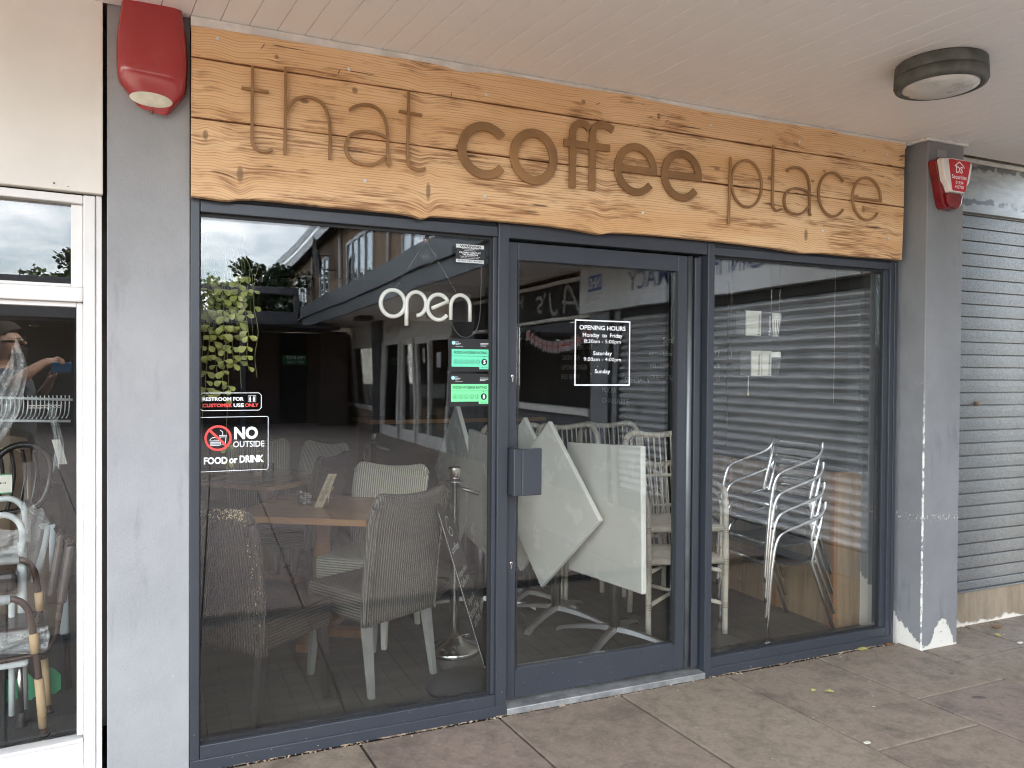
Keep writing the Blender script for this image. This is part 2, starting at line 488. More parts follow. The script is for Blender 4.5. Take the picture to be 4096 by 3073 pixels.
def render_wall(name, flake_z=0.0, seed=0.0, k=1.0):
    t = NT(name); v = t.coord(); x, y, z = t.xyz(v)
    n = t.noise(v, 2.2 + seed, 5, 0.6)
    c = t.mix(t.sstep(n, 0.25, 0.75), (0.268 * k, 0.273 * k, 0.281 * k), (0.334 * k, 0.338 * k, 0.344 * k))
    st = t.noise(t.scaled(v, (7, 7, 1.6)), 1.5, 4, 0.6, 0.4)
    c = t.mix(t.math('MULTIPLY', t.sstep(st, 0.57, 0.74), 0.5), c, (0.175 * k, 0.178 * k, 0.184 * k))
    pits = t.sstep(t.noise(v, 130, 2), 0.715, 0.76)
    c = t.mix(t.math('MULTIPLY', pits, 0.55), c, (0.13, 0.13, 0.13))
    pale = t.sstep(t.noise(t.scaled(v, (1, 1, 1.0)), 34 + seed, 2, 0.5), 0.77, 0.80)
    c = t.mix(t.math('MULTIPLY', pale, 0.7), c, (0.72, 0.70, 0.66))
    h = t.math('ADD', t.math('MULTIPLY', t.noise(v, 170, 3), 0.6), t.noise(v, 32, 3))
    if flake_z > 0:
        # bare white render where the grey paint has come off: base patches, worn arris, one scrape
        nb = t.noise(v, 9.0, 6, 0.7)
        side = t.sstep(y, 0.16, 0.0)
        fx = t.math('DIVIDE', t.math('SUBTRACT', x, 0.165), 0.10)
        arch = t.math('MULTIPLY', t.math('SUBTRACT', 1.0, t.math('MULTIPLY', fx, fx)), 0.155)       # front face: a rounded patch
        ramp = t.math('ADD', t.math('MULTIPLY', y, 0.72), 0.035)                                  # side face: rises towards the frame
        isf = t.sstep(x, 0.004, 0.008)
        top = t.math('ADD', t.math('MULTIPLY', arch, isf), t.math('MULTIPLY', ramp, t.math('SUBTRACT', 1.0, isf)))
        top = t.math('ADD', t.math('MAXIMUM', top, 0.022), t.math('MULTIPLY', t.math('SUBTRACT', t.noise(v, 26, 5, 0.75), 0.5), 0.13))
        lo = t.math('SUBTRACT', top, z)
        hole = t.sstep(t.noise(v, 21, 4, 0.7), 0.60, 0.64)
        f1 = t.math('MULTIPLY', t.sstep(lo, 0.0, 0.006), t.math('SUBTRACT', 1.0, t.math('MULTIPLY', hole, t.math('MULTIPLY', isf, t.sstep(z, 0.025, 0.05)))))
        ed = t.math('MAXIMUM', t.math('ABSOLUTE', x), t.math('ABSOLUTE', y))
        f2 = t.math('MULTIPLY', t.math('SUBTRACT', 1.0, t.sstep(t.math('ADD', ed, t.math('MULTIPLY', t.noise(v, 40, 4, 0.7), -0.013)), -0.002, 0.003)), t.math('SUBTRACT', 1.0, t.sstep(z, 1.05, 1.5)))
        f2 = t.math('MULTIPLY', f2, t.sstep(t.noise(v, 13, 5, 0.75), 0.44, 0.50))
        zb = t.math('ABSOLUTE', t.math('SUBTRACT', z, 0.72))
        f3 = t.math('MULTIPLY', t.math('SUBTRACT', 1.0, t.sstep(zb, 0.008, 0.03)), t.sstep(t.noise(v, 70, 4, 0.7), 0.55, 0.62))
        f = t.math('MAXIMUM', f1, t.math('MAXIMUM', f2, f3))
        c = t.mix(f, c, (0.70, 0.67, 0.60))
        h = t.math('SUBTRACT', h, t.math('MULTIPLY', f, t.math('ADD', 1.2, t.noise(v, 60, 3))))
    t.bsdf(c, 0.75, 0.0, t.bump(h, 0.55, 0.0035))
    return t.m
M['pillar_l'] = render_wall('grey_render', 0.0)
M['pillar_r'] = render_wall('grey_render_flaking_shaded', 0.1, 0.7, 0.70)  # whole colour darkened to stand for the dimmer light in the right corner

def pave(name, c1, c2, c3):
    t = NT(name); v = t.coord()
    geo = t.add("ShaderNodeNewGeometry")
    rnd = geo.outputs['Random Per Island']
    n1 = t.noise(v, 1.9, 6, 0.62); n2 = t.noise(v, 14, 5, 0.65)
    r = t.math('ADD', t.math('MULTIPLY', rnd, 0.75), t.math('MULTIPLY', n1, 0.35))
    mid = t.noise(v, 44, 6, 0.72)
    c = t.mix(t.sstep(r, 0.2, 0.6), c1, c2)
    c = t.mix(t.sstep(r, 0.62, 0.9), c, c3)
    c = t.mix(t.math('MULTIPLY', t.sstep(n2, 0.42, 0.72), 0.42), c, (0.068, 0.052, 0.040))
    big = t.noise(v, 3.4, 5, 0.7, 0.6)
    c = t.mix(t.math('MULTIPLY', t.sstep(big, 0.48, 0.72), 0.52), c, (0.060, 0.046, 0.036))
    c = t.mix(t.math('MULTIPLY', t.sstep(mid, 0.50, 0.70), 0.32), c, (0.085, 0.066, 0.052))
    c = t.mix(t.math('MULTIPLY', t.sstep(mid, 0.46, 0.30), 0.30), c, (0.44, 0.36, 0.29))
    pale = t.sstep(t.noise(v, 2.6, 6, 0.75, 0.8), 0.60, 0.74)
    c = t.mix(t.math('MULTIPLY', pale, 0.5), c, (0.36, 0.285, 0.22))
    grit = t.sstep(t.noise(v, 95, 3, 0.6), 0.60, 0.72)
    c = t.mix(t.math('MULTIPLY', grit, 0.42), c, (0.36, 0.29, 0.23))
    dk = t.sstep(t.noise(v, 150, 3, 0.6), 0.62, 0.74)
    c = t.mix(t.math('MULTIPLY', dk, 0.45), c, (0.06, 0.05, 0.045))
    spots = t.sstep(t.noise(v, 6.2, 2, 0.4), 0.735, 0.765)
    c = t.mix(t.math('MULTIPLY', spots, 0.8), c, (0.045, 0.042, 0.04))
    bits = t.sstep(t.noise(v, 30, 1, 0.3), 0.80, 0.82)
    c = t.mix(bits, c, (0.62, 0.58, 0.50))
    h = t.math('ADD', t.math('MULTIPLY', t.noise(v, 160, 3), 0.5), n2)
    t.bsdf(c, 0.72, 0.0, t.bump(h, 0.35, 0.003))
    return t.m
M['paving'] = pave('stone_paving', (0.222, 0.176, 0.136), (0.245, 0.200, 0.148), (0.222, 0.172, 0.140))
M['paving_court_lit'] = pave('court_paving', (0.37, 0.29, 0.24), (0.40, 0.33, 0.26), (0.38, 0.30, 0.26))  # paler copy of the paving: open daylight and its bounce put into the colour
M['joint'] = plain('paving_joint', (0.035, 0.030, 0.025), 0.95, 0, 0.4, 40, 0.4, 90)
M['debris'] = plain('grit', (0.30, 0.22, 0.15), 0.9, 0, 0.75, 45)
M['leaf_dry'] = plain('fallen_leaf', (0.42, 0.38, 0.11), 0.7, 0, 0.4, 30)
M['leaf_brown'] = plain('fallen_brown_leaf', (0.20, 0.10, 0.04), 0.8, 0, 0.4, 30)
M['paper'] = plain('litter_paper', (0.66, 0.62, 0.54), 0.8, 0, 0.2, 30)

def soffit_mat():
    t = NT('soffit_board_paint'); v = t.coord(); x, y, z = t.xyz(v)
    n = t.noise(v, 1.3, 5, 0.6)
    c = t.mix(n, (0.86, 0.845, 0.82), (0.91, 0.895, 0.875))
    d = t.sstep(t.noise(v, 38, 3, 0.6), 0.74, 0.78)
    c = t.mix(t.math('MULTIPLY', d, 0.6), c, (0.12, 0.10, 0.08))
    st = t.sstep(t.noise(t.scaled(v, (1, 1, 1)), 3.0, 5, 0.7), 0.60, 0.78)
    c = t.mix(t.math('MULTIPLY', st, 0.16), c, (0.33, 0.28, 0.23))
    t.bsdf(c, 0.42)
    return t.m
M['soffit'] = soffit_mat()
M['white_paint'] = plain('white_gloss_paint', (0.73, 0.715, 0.695), 0.38, 0, 0.05, 5, 0.12, 30)
M['cream_panel'] = plain('cream_fascia_paint', (0.74, 0.70, 0.64), 0.45, 0, 0.05, 3)
M['white_trim'] = plain('white_trim', (0.66, 0.65, 0.62), 0.5, 0, 0.12, 12)
M['dark_fascia'] = plain('dark_fascia', (0.10, 0.105, 0.115), 0.45, 0, 0.15)

def galv(name, base=(0.185, 0.19, 0.19)):
    t = NT(name); v = t.coord()
    n = t.noise(v, 120, 4, 0.75); b = t.noise(t.scaled(v, (1, 1, 3)), 2.5, 5, 0.6)
    c = t.mix(t.sstep(n, 0.3, 0.7), tuple(k * 0.50 for k in base), tuple(k * 1.25 for k in base))
    c = t.mix(t.math('MULTIPLY', t.sstep(b, 0.48, 0.75), 0.5), c, (0.13, 0.125, 0.115))
    t.bsdf(c, 0.52, 0.35, t.bump(n, 0.08, 0.002))
    return t.m
M['galv'] = galv('galvanised_slats', (0.17, 0.175, 0.175))
def lintel_mat():
    t = NT('stained_grey_lintel'); v = t.coord(); x, y, z = t.xyz(v)
    n = t.noise(t.scaled(v, (3, 3, 9)), 1.6, 6, 0.65, 0.8)
    c = t.mix(t.sstep(n, 0.3, 0.7), (0.34, 0.35, 0.35), (0.22, 0.225, 0.23))
    zz = t.math('ADD', z, t.math('MULTIPLY', t.noise(v, 11, 4), 0.09))
    b1 = t.math('SUBTRACT', 1.0, t.sstep(t.math('ABSOLUTE', t.math('SUBTRACT', zz, 0.115)), 0.010, 0.022))
    b2 = t.math('SUBTRACT', 1.0, t.sstep(t.math('ABSOLUTE', t.math('SUBTRACT', zz, 0.33)), 0.012, 0.03))
    br = t.sstep(t.noise(v, 7, 3), 0.40, 0.5)
    c = t.mix(t.math('MULTIPLY', t.math('MAXIMUM', b1, b2), br), c, (0.075, 0.075, 0.08))
    t.bsdf(c, 0.45, 0.15)
    return t.m
M['lintel'] = lintel_mat()
def stall_mat():
    t = NT('stained_concrete'); v = t.coord(); x, y, z = t.xyz(v)
    n = t.noise(t.scaled(v, (7, 7, 2)), 1.6, 6, 0.7)
    c = t.mix(t.sstep(n, 0.3, 0.7), (0.29, 0.23, 0.16), (0.19, 0.145, 0.10))
    zz = t.math('ADD', z, t.math('MULTIPLY', t.noise(v, 12, 5), -0.10))
    c = t.mix(t.math('SUBTRACT', 1.0, t.sstep(zz, -0.04, -0.02)), c, (0.66, 0.60, 0.52))
    t.bsdf(c, 0.85, 0, t.bump(t.noise(v, 40, 4), 0.3, 0.004))
    return t.m
M['stall'] = stall_mat()

def red_plastic():
    t = NT('weathered_red_plastic'); v = t.coord(); x, y, z = t.xyz(v)
    n = t.noise(v, 6, 4)
    c = t.mix(n, (0.29, 0.018, 0.020), (0.37, 0.030, 0.030))
    d = t.sstep(t.noise(v, 42, 3, 0.65), 0.70, 0.75)
    c = t.mix(t.math('MULTIPLY', d, 0.7), c, (0.08, 0.02, 0.018))
    fade = t.sstep(t.noise(v, 3.0, 5, 0.7), 0.56, 0.74)
    c = t.mix(t.math('MULTIPLY', fade, 0.2), c, (0.36, 0.12, 0.11))
    t.bsdf(c, 0.20, 0, None, Coat__Weight=0.4, Coat__Roughness=0.12)
    return t.m
M['red_plastic'] = red_plastic()
M['lens_cream'] = plain('aged_lens', (0.62, 0.58, 0.47), 0.35, 0, 0.12, 22)
M['rust'] = plain('rusty_screw', (0.22, 0.12, 0.07), 0.7, 0.3, 0.4, 60)
M['white_plastic'] = plain('white_plastic', (0.72, 0.68, 0.64), 0.3, 0, 0.06)
M['red_face'] = plain('red_label', (0.50, 0.020, 0.035), 0.3, 0, 0.05)
M['red_lens'] = plain('dark_red_lens', (0.20, 0.012, 0.016), 0.18, 0, 0.25, 12)
M['lamp_body'] = plain('weathered_green_grey_metal', (0.085, 0.088, 0.075), 0.6, 0.0, 0.35, 14, 0.15, 60)
M['lamp_lens'] = plain('dusty_opal_glass', (0.62, 0.61, 0.57), 0.3, 0, 0.12, 9)

def wicker(name, c0, c1, pitch=0.0135, worn=0.0, rows=False):
    """woven loom: upright ribs on backs, level rows round seats"""
    t = NT(name); v = t.coord(); x, y, z = t.xyz(v); nx, ny, nz = t.xyz(t.coord('Normal'))
    side = t.math('GREATER_THAN', t.math('ABSOLUTE', nx), 0.7)
    flatf = t.math('GREATER_THAN', t.math('ABSOLUTE', nz), 0.7)
    def sel(f, a, b): return t.math('ADD', t.math('MULTIPLY', f, a), t.math('MULTIPLY', t.math('SUBTRACT', 1.0, f), b))
    hor = sel(side, y, x)
    a = sel(flatf, x, z) if rows else hor
    b_ = sel(flatf, y, hor) if rows else sel(flatf, y, z)
    rib = t.math('SINE', t.math('MULTIPLY', a, 2 * math.pi / pitch))
    row = t.math('SINE', t.math('ADD', t.math('MULTIPLY', b_, 2 * math.pi / 0.0095), t.math('MULTIPLY', t.math('SIGN', rib), 1.57)))
    n = t.noise(v, 70, 3, 0.7)
    h = t.math('ADD', rib, t.math('MULTIPLY', row, 0.45))
    f = t.sstep(t.math('ADD', t.math('MULTIPLY', h, 0.30), t.math('MULTIPLY', n, 0.6)), -0.05, 0.72)
    c = t.mix(f, c0, c1)
    if worn > 0:
        wv = t.sstep(t.noise(t.scaled(v, (60, 60, 160)), 1.0, 3, 0.6), 0.70, 0.74)
        c = t.mix(t.math('MULTIPLY', wv, worn), c, (0.50, 0.40, 0.26))
    t.bsdf(c, 0.55, 0, t.bump(h, 0.7, 0.003))
    return t.m
for key_, ca, cb_, wo in (('grey', (0.040, 0.036, 0.031), (0.20, 0.182, 0.155), 0), ('brown', (0.008, 0.006, 0.005), (0.062, 0.044, 0.033), 0.2), ('cream', (0.27, 0.255, 0.20), (0.74, 0.72, 0.60), 0), ('dark', (0.012, 0.010, 0.009), (0.080, 0.064, 0.054), 0)):
    M['wicker_' + key_] = wicker(key_ + '_woven_loom', ca, cb_, worn=wo)
    M['wicker_' + key_ + '_seat'] = wicker(key_ + '_woven_seat', ca, cb_, worn=wo, rows=True)
M['leg_grey'] = plain('grey_painted_leg', (0.22, 0.22, 0.205), 0.5, 0, 0.12)
M['leg_dark'] = plain('dark_stained_leg', (0.020, 0.017, 0.016), 0.45, 0, 0.2)
M['leg_cream'] = plain('cream_painted_leg', (0.62, 0.60, 0.52), 0.5, 0, 0.1)
M['straw'] = plain('bare_straw_strand', (0.62, 0.50, 0.30), 0.7, 0, 0.3, 50)

def woodmat(name, c0, c1, axis=0, rough=0.35, sc=26):
    t = NT(name); v = t.coord()
    s = [sc, sc, sc]; s[axis] = 1.6
    g = t.noise(t.scaled(v, tuple(s)), 1.0, 4, 0.6, 0.5)
    f = t.noise(t.scaled(v, tuple(k * 5 for k in s)), 1.0, 2)
    c = t.mix(t.sstep(t.math('ADD', t.math('MULTIPLY', g, 0.75), t.math('MULTIPLY', f, 0.25)), 0.3, 0.7), c0, c1)
    t.bsdf(c, rough, 0, t.bump(g, 0.1, 0.002))
    return t.m
M['oak_table'] = woodmat('oak_tabletop', (0.30, 0.15, 0.065), (0.40, 0.22, 0.10), 0, 0.22)
M['pine_board'] = woodmat('pine_board', (0.22, 0.145, 0.082), (0.33, 0.228, 0.138), 2, 0.5, 18)
M['pine_edge'] = woodmat('orange_pine_batten', (0.22, 0.10, 0.04), (0.30, 0.14, 0.06), 2, 0.5, 18)
M['floor_wood'] = woodmat('grey_plank_floor', (0.048, 0.047, 0.041), (0.092, 0.089, 0.078), 0, 0.42, 9)
M['cane'] = plain('pale_cane', (0.56, 0.51, 0.42), 0.45, 0, 0.14, 18)
M['cane_bind'] = plain('cane_binding', (0.36, 0.30, 0.22), 0.55, 0, 0.25, 40)
M['table_white'] = plain('white_laminate', (0.72, 0.71, 0.65), 0.25, 0, 0.03)
M['table_edge'] = plain('white_table_edge', (0.80, 0.80, 0.74), 0.35, 0, 0.03)
M['alu_tube'] = plain('aluminium_tube', (0.80, 0.80, 0.79), 0.20, 1.0, 0.05)
M['black_weave'] = wicker('black_chair_weave', (0.008, 0.007, 0.007), (0.040, 0.035, 0.032), 0.016)
M['neon_tube'] = flat('white_silicone_tube', (0.93, 0.92, 0.86), 0.35)
M['cable'] = flat('grey_cable', (0.09, 0.09, 0.09), 0.5)
M['leaf'] = plain('succulent_leaf', (0.30, 0.32, 0.085), 0.42, 0, 0.30, 30, Subsurface__Weight=0.0)
M['stem'] = plain('plant_stem', (0.20, 0.20, 0.085), 0.6, 0, 0.3, 30)
M['pot'] = plain('dark_pot', (0.03, 0.028, 0.026), 0.6)
M['black_wall'] = plain('black_painted_wall', (0.022, 0.020, 0.019), 0.7, 0, 0.3, 2)
M['room_wall'] = plain('dark_brown_wall', (0.035, 0.028, 0.024), 0.8, 0, 0.3, 2)
M['room_ceiling'] = plain('dark_ceiling', (0.05, 0.048, 0.045), 0.8, 0, 0.2, 2)
M['charcoal_post'] = plain('charcoal_painted_post', (0.030, 0.034, 0.034), 0.55, 0, 0.1)
M['blackboard'] = plain('blackboard', (0.016, 0.016, 0.016), 0.7, 0, 0.5, 5)
M['card'] = plain('menu_card', (0.40, 0.34, 0.22), 0.6, 0, 0.2, 20)
M['carton'] = plain('pale_carton', (0.60, 0.59, 0.52), 0.6, 0, 0.06)
M['cup_white'] = plain('white_cup', (0.74, 0.73, 0.68), 0.35, 0, 0.05)
M['cup_dark'] = plain('charcoal_cup', (0.05, 0.05, 0.05), 0.5, 0, 0.1)
M['wire'] = plain('dark_wire', (0.03, 0.03, 0.03), 0.4, 0.6)
M['shell'] = plain('white_shell', (0.66, 0.62, 0.55), 0.4, 0, 0.3, 50)
M['dried_flower'] = plain('dried_flower', (0.46, 0.34, 0.18), 0.8, 0, 0.4, 50)
M['copper'] = plain('copper', (0.50, 0.26, 0.15), 0.25, 1.0, 0.1)

def brick(name, c1, c2, mort, sx=1.0):
    t = NT(name); v = t.coord(); x, y, z = t.xyz(v)
    b = t.n.new("ShaderNodeTexBrick")
    t.l.new(t.comb(t.math('ADD', x, y), z, 0.0), b.inputs['Vector'])
    b.inputs['Color1'].default_value = (*c1, 1); b.inputs['Color2'].default_value = (*c2, 1); b.inputs['Mortar'].default_value = (*mort, 1)
    b.inputs['Scale'].default_value = 1.0; b.inputs['Brick Width'].default_value = 0.225; b.inputs['Row Height'].default_value = 0.075; b.inputs['Mortar Size'].default_value = 0.008
    n = t.noise(v, 3, 4)
    c = t.mix(t.math('MULTIPLY', n, 0.4), b.outputs['Color'], tuple(k * 0.6 for k in c1))
    t.bsdf(c, 0.85, 0, t.bump(b.outputs['Fac'], -0.4, 0.006))
    return t.m
M['brick'] = brick('buff_brick', (0.44, 0.28, 0.17), (0.32, 0.20, 0.12), (0.30, 0.25, 0.20))
M['brick_dark'] = brick('dark_brick', (0.11, 0.075, 0.058), (0.075, 0.052, 0.042), (0.13, 0.11, 0.095))
M['roof'] = plain('roof_felt', (0.09, 0.09, 0.095), 0.8, 0, 0.2)
M['curtain'] = plain('net_curtain', (0.50, 0.50, 0.49), 0.8, 0, 0.2, 8)
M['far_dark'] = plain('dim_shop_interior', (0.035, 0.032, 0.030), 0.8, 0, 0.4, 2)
M['pharm_white'] = plain('white_sign_panel', (0.68, 0.68, 0.67), 0.30, 0, 0.05)
M['navy'] = flat('navy_lettering', (0.025, 0.035, 0.14), 0.4)
M['nhs_blue'] = flat('blue_panel', (0.012, 0.06, 0.32), 0.4)
M['sign_grey_text'] = flat('pale_grey_lettering', (0.40, 0.39, 0.37), 0.5)
M['charity_panel'] = plain('off_white_fascia', (0.66, 0.62, 0.57), 0.5, 0, 0.1)
M['far_frame'] = plain('weathered_white_frame', (0.76, 0.73, 0.68), 0.5, 0, 0.15, 9)
M['pier_dark'] = plain('dark_grey_pier', (0.10, 0.10, 0.105), 0.6, 0, 0.15)
M['pier_grey'] = plain('grey_pier', (0.26, 0.27, 0.28), 0.6, 0, 0.12)
M['pink_stall'] = plain('pinkish_stall_riser', (0.36, 0.25, 0.20), 0.8, 0, 0.2)
M['exit_green'] = flat('exit_green', (0.02, 0.24, 0.11), 0.5)
M['shutter_far'] = galv('grey_shutter_slats', (0.60, 0.605, 0.61))
M['leaf_tree'] = plain('tree_leaf', (0.060, 0.105, 0.026), 0.6, 0, 0.45, 3)
M['leaf_tree_dark'] = plain('dark_tree_leaf', (0.035, 0.060, 0.020), 0.6, 0, 0.45, 3)
M['bark'] = plain('bark', (0.10, 0.075, 0.055), 0.9, 0, 0.3, 12)
M['skin'] = plain('skin', (0.50, 0.30, 0.22), 0.5, 0, 0.08)
M['hair'] = plain('short_dark_hair', (0.045, 0.032, 0.025), 0.8, 0, 0.3, 60)
M['tshirt'] = plain('dark_grey_tshirt', (0.075, 0.080, 0.095), 0.85, 0, 0.15, 30)
M['shorts'] = plain('grey_shorts', (0.12, 0.12, 0.13), 0.85, 0, 0.2, 30)
M['phone_blue'] = plain('blue_phone', (0.03, 0.09, 0.20), 0.25, 0.2, 0.05)
M['walker_white'] = plain('white_powder_coated_tube', (0.70, 0.74, 0.74), 0.3, 0, 0.04)
M['brown_tube'] = plain('brown_enamelled_tube', (0.075, 0.045, 0.036), 0.25, 0, 0.1)
M['card_wrap'] = plain('cardboard_sleeve', (0.52, 0.36, 0.20), 0.7, 0, 0.08)
M['foam'] = plain('pale_blue_foam', (0.56, 0.66, 0.70), 0.6, 0, 0.08)
M['brown_vinyl'] = plain('brown_vinyl', (0.075, 0.060, 0.055), 0.3, 0, 0.15, 10)
M['black_gloss'] = plain('black_gloss_wood', (0.018, 0.015, 0.013), 0.2, 0, 0.2)
M['recliner'] = plain('tan_recliner', (0.17, 0.125, 0.085), 0.5, 0, 0.2, 6)
M['carpet'] = plain('charcoal_carpet', (0.030, 0.033, 0.036), 0.95, 0, 0.5, 120, 0.5, 200)
def poly_mat():
    t = NT('clear_polythene'); v = t.coord()
    tr = t.add("ShaderNodeBsdfTransparent", Color=(0.93, 0.95, 0.95, 1))
    gl = t.add("ShaderNodeBsdfGlossy", Color=(0.95, 0.97, 0.97, 1), Roughness=0.18)
    df = t.add("ShaderNodeBsdfDiffuse", Color=(0.75, 0.78, 0.78, 1))
    t.l.new(t.bump(t.noise(t.scaled(v, (5, 5, 14)), 3, 4, 0.6, 1.5), 1.0, 0.02), gl.inputs['Normal'])
    a = t.n.new("ShaderNodeMixShader"); a.inputs[0].default_value = 0.5
    t.l.new(gl.outputs[0], a.inputs[1]); t.l.new(df.outputs[0], a.inputs[2])
    m = t.n.new("ShaderNodeMixShader"); m.inputs[0].default_value = 0.34
    t.l.new(tr.outputs[0], m.inputs[1]); t.l.new(a.outputs[0], m.inputs[2]); t.l.new(m.outputs[0], t.out.inputs['Surface'])
    return t.m
M['polythene'] = poly_mat()

# ================================================================== SETTING: ground
gb = MB(); gb.box(-60, 60, -90, 40, -0.30, -0.014)
gb.build('ground', M['joint'], kind='structure')

pv = MB(); pc = MB()
SK = -0.055                                    # the slab joints lean a little from the facade normal
def slab(x0, x1, y0, y1, g=0.0055):
    """one paving stone between two joints (y0 < y1)"""
    h = random.uniform(-0.0015, 0.0015)
    def Mf(p): return Vector((p.x + SK * p.y, p.y, p.z + h))
    pv.box(x0 + g, x1 - g, y0 + g, y1 - g, -0.04, 0.0, 0.004, Mf)
bounds = [0.125 + 0.6117 * k for k in range(-22, 13)]
first = {0: -0.93, 1: -0.68, 2: -1.28, 3: -1.36, 4: -0.89, 5: -0.60, 6: -0.33}
for i, (a, b) in enumerate(zip(bounds, bounds[1:])):
    k = i - 22
    y = -0.012 if k < 6 else 0.05
    f = first.get(k, -0.3 - 0.61 * ((k * 0.37) % 1.0))
    ys = [y, f]
    while ys[-1] - 0.92 > -1.70: ys.append(ys[-1] - 0.92)
    if ys[-1] > -1.62: ys.append(-1.70)
    else: ys[-1] = -1.70
    for hi, lo in zip(ys, ys[1:]): slab(a, b, lo, hi)
    pvn, pv = pv, pc
    y = -1.87
    o = -0.9 * ((k * 0.41 + 0.2) % 1.0)
    ys = [y] + ([y + o] if o < -0.12 else [])
    while ys[-1] > -21.0: ys.append(ys[-1] - 0.92)
    for hi, lo in zip(ys, ys[1:]): slab(a, b, lo, hi)
    pv = pvn
pv.build('pavement', M['paving'], kind='structure')
pc.build('court_paving', M['paving_court_lit'], kind='structure')

dc = MB()
dc.box(-13, 8, -1.80, -1.77, -0.03, -0.004)
dc.box(-13, 8, -1.862, -1.812, -0.03, -0.006)
dc.box(-13, 8, -1.758, -1.708, -0.03, -0.006)
dc.build('drain_channel', M['gasket'], label='narrow dark drain channel let into the paving parallel to the cafe front', cat='drain')

db = MB()
for i in range(620):
    x = random.uniform(0.14, 3.76); 
    y = -0.002 - abs(random.gauss(0, 0.014)); r = random.uniform(0.0015, 0.0045) * (1.5 if random.random() < 0.1 else 1)
    s = bmesh.new(); bmesh.ops.create_icosphere(s, subdivisions=0 or 1, radius=r)
    for v in s.verts: v.co = Vector((v.co.x * random.uniform(.7, 1.6), v.co.y, v.co.z * random.uniform(.5, .9)))
    db.merge(s, lambda p, x=x, y=y: p + Vector((x, y, 0.002)))
for i in range(160):
    x = random.uniform(3.82, 4.7); y = random.uniform(-0.03, 0.045); r = random.uniform(0.0015, 0.004)
    s = bmesh.new(); bmesh.ops.create_icosphere(s, subdivisions=1, radius=r)
    db.merge(s, lambda p, x=x, y=y: p + Vector((x, y, 0.002)))
db.build('grit', M['debris'], kind='stuff', label='pale grit and crumbs of mortar along the foot of the cafe front')

mo = MB()
pts = [(0.12 + i * 0.045, -0.006 - random.random() * 0.014) for i in range(82)]
mo._faces([Vector((x, y, 0.0035)) for x, y in pts] + [Vector((x, 0.004, 0.006)) for x, y in pts], [(i, i + 1, len(pts) + i + 1, len(pts) + i) for i in range(len(pts) - 1) if random.random() < 0.62])
mo.build('mortar_bed', M['debris'], kind='stuff', label='broken mortar bed under the sill of the cafe front')

def flat_leaf(x, y, a, L, mat_, label, grp=None):
    b = MB(); w = L * 0.42
    out = [(-.5, 0), (-.3, .55), (-.1, .4), (.05, .8), (.25, .45), (.5, .1), (.28, -.5), (.05, -.75), (-.1, -.4), (-.32, -.5)]
    ca, sa = math.cos(a), math.sin(a)
    top = [Vector((x + (u * L * ca - v * w * sa), y + (u * L * sa + v * w * ca), 0.006 + 0.006 * abs(v) + 0.003 * random.random())) for u, v in out]
    n = len(out)
    b._faces(top + [p - Vector((0, 0, 0.0012)) for p in top], [tuple(range(n)), tuple(range(2 * n - 1, n - 1, -1))] + [(i, n + i, n + (i + 1) % n, (i + 1) % n) for i in range(n)])
    b.build('fallen_leaf', mat_, label=label, cat='leaf', group=grp)
flat_leaf(2.827, -0.346, 0.4, 0.034, M['leaf_dry'], 'smaller yellow leaf lying on the slab in front of the right window', 'fallen leaves on the paving')
flat_leaf(2.885, -0.385, -0.5, 0.044, M['leaf_dry'], 'larger yellow leaf beside a smaller one on the slab before the right window', 'fallen leaves on the paving')
flat_leaf(3.505, -0.022, 0.1, 0.075, M['leaf_dry'], 'yellow green leaf tucked against the sill near the right pillar', 'fallen leaves on the paving')
flat_leaf(3.70, -0.03, 0.5, 0.06, M['leaf_brown'], 'curled brown leaf in the corner of sill and right pillar', 'fallen leaves on the paving')
flat_leaf(4.56, -0.06, 0.2, 0.07, M['leaf_brown'], 'brown leaf on the paving by the concrete wall under the shutter', 'fallen leaves on the paving')
flat_leaf(4.42, -0.16, 1.2, 0.05, M['leaf_dry'], 'yellow leaf on the paving out from the shutter wall', 'fallen leaves on the paving')
lt = MB(); lt.box(2.62, 2.645, -0.835, -0.82, 0.001, 0.006, 0.001); lt.build('litter_scrap', M['paper'], label='tiny pale scrap of paper at the crossing of two paving joints', cat='litter')
lt = MB(); lt.box(4.40, 4.43, -0.30, -0.285, 0.001, 0.008, 0.001); lt.build('litter_scrap', M['paper'], label='pale scrap of litter on the paving right of the flaking pillar', cat='litter')

# ================================================================== CANOPY over the cafe front
canopy = empty('canopy', (0, -1.0, 2.79), 'pale boarded walkway canopy running over the cafe front', 'canopy')
sb = MB()
SHY = 0.107
k = -70
while k < 60:
    x0 = 0.198 + 0.1012 * k
    def Ms(p, x0=x0): return Vector((x0 + p.x - SHY * p.y, p.y, p.z))
    if -6.5 < x0 < 4.9:
        sb.box(0.0009, 0.1003, -2.0, -0.012, 2.79, 2.80, 0.0030, Ms)
    k += 1
sb.build('soffit_boards', M['soffit'], canopy)
cb = MB(); cb.box(-6.6, 5.3, -2.02, 0.0, 2.803, 2.86); cb.box(-6.6, 5.3, -2.02, 0.3, 3.25, 3.32)
cb.build('roof_deck', M['roof'], canopy)
cb = MB(); cb.box(-6.6, 4.60, -2.06, -2.022, 2.74, 3.02, 0.004); cb.box(-6.6, 4.60, -2.10, -2.062, 3.0, 3.32, 0.004)
cb.build('fascia_board', M['dark_fascia'], canopy)
cb = MB(); cb.box(0.10, 3.76, -0.046, -0.014, 2.752, 2.7885, 0.003)
cb.build('edge_trim', M['white_trim'], canopy)
cb = MB()
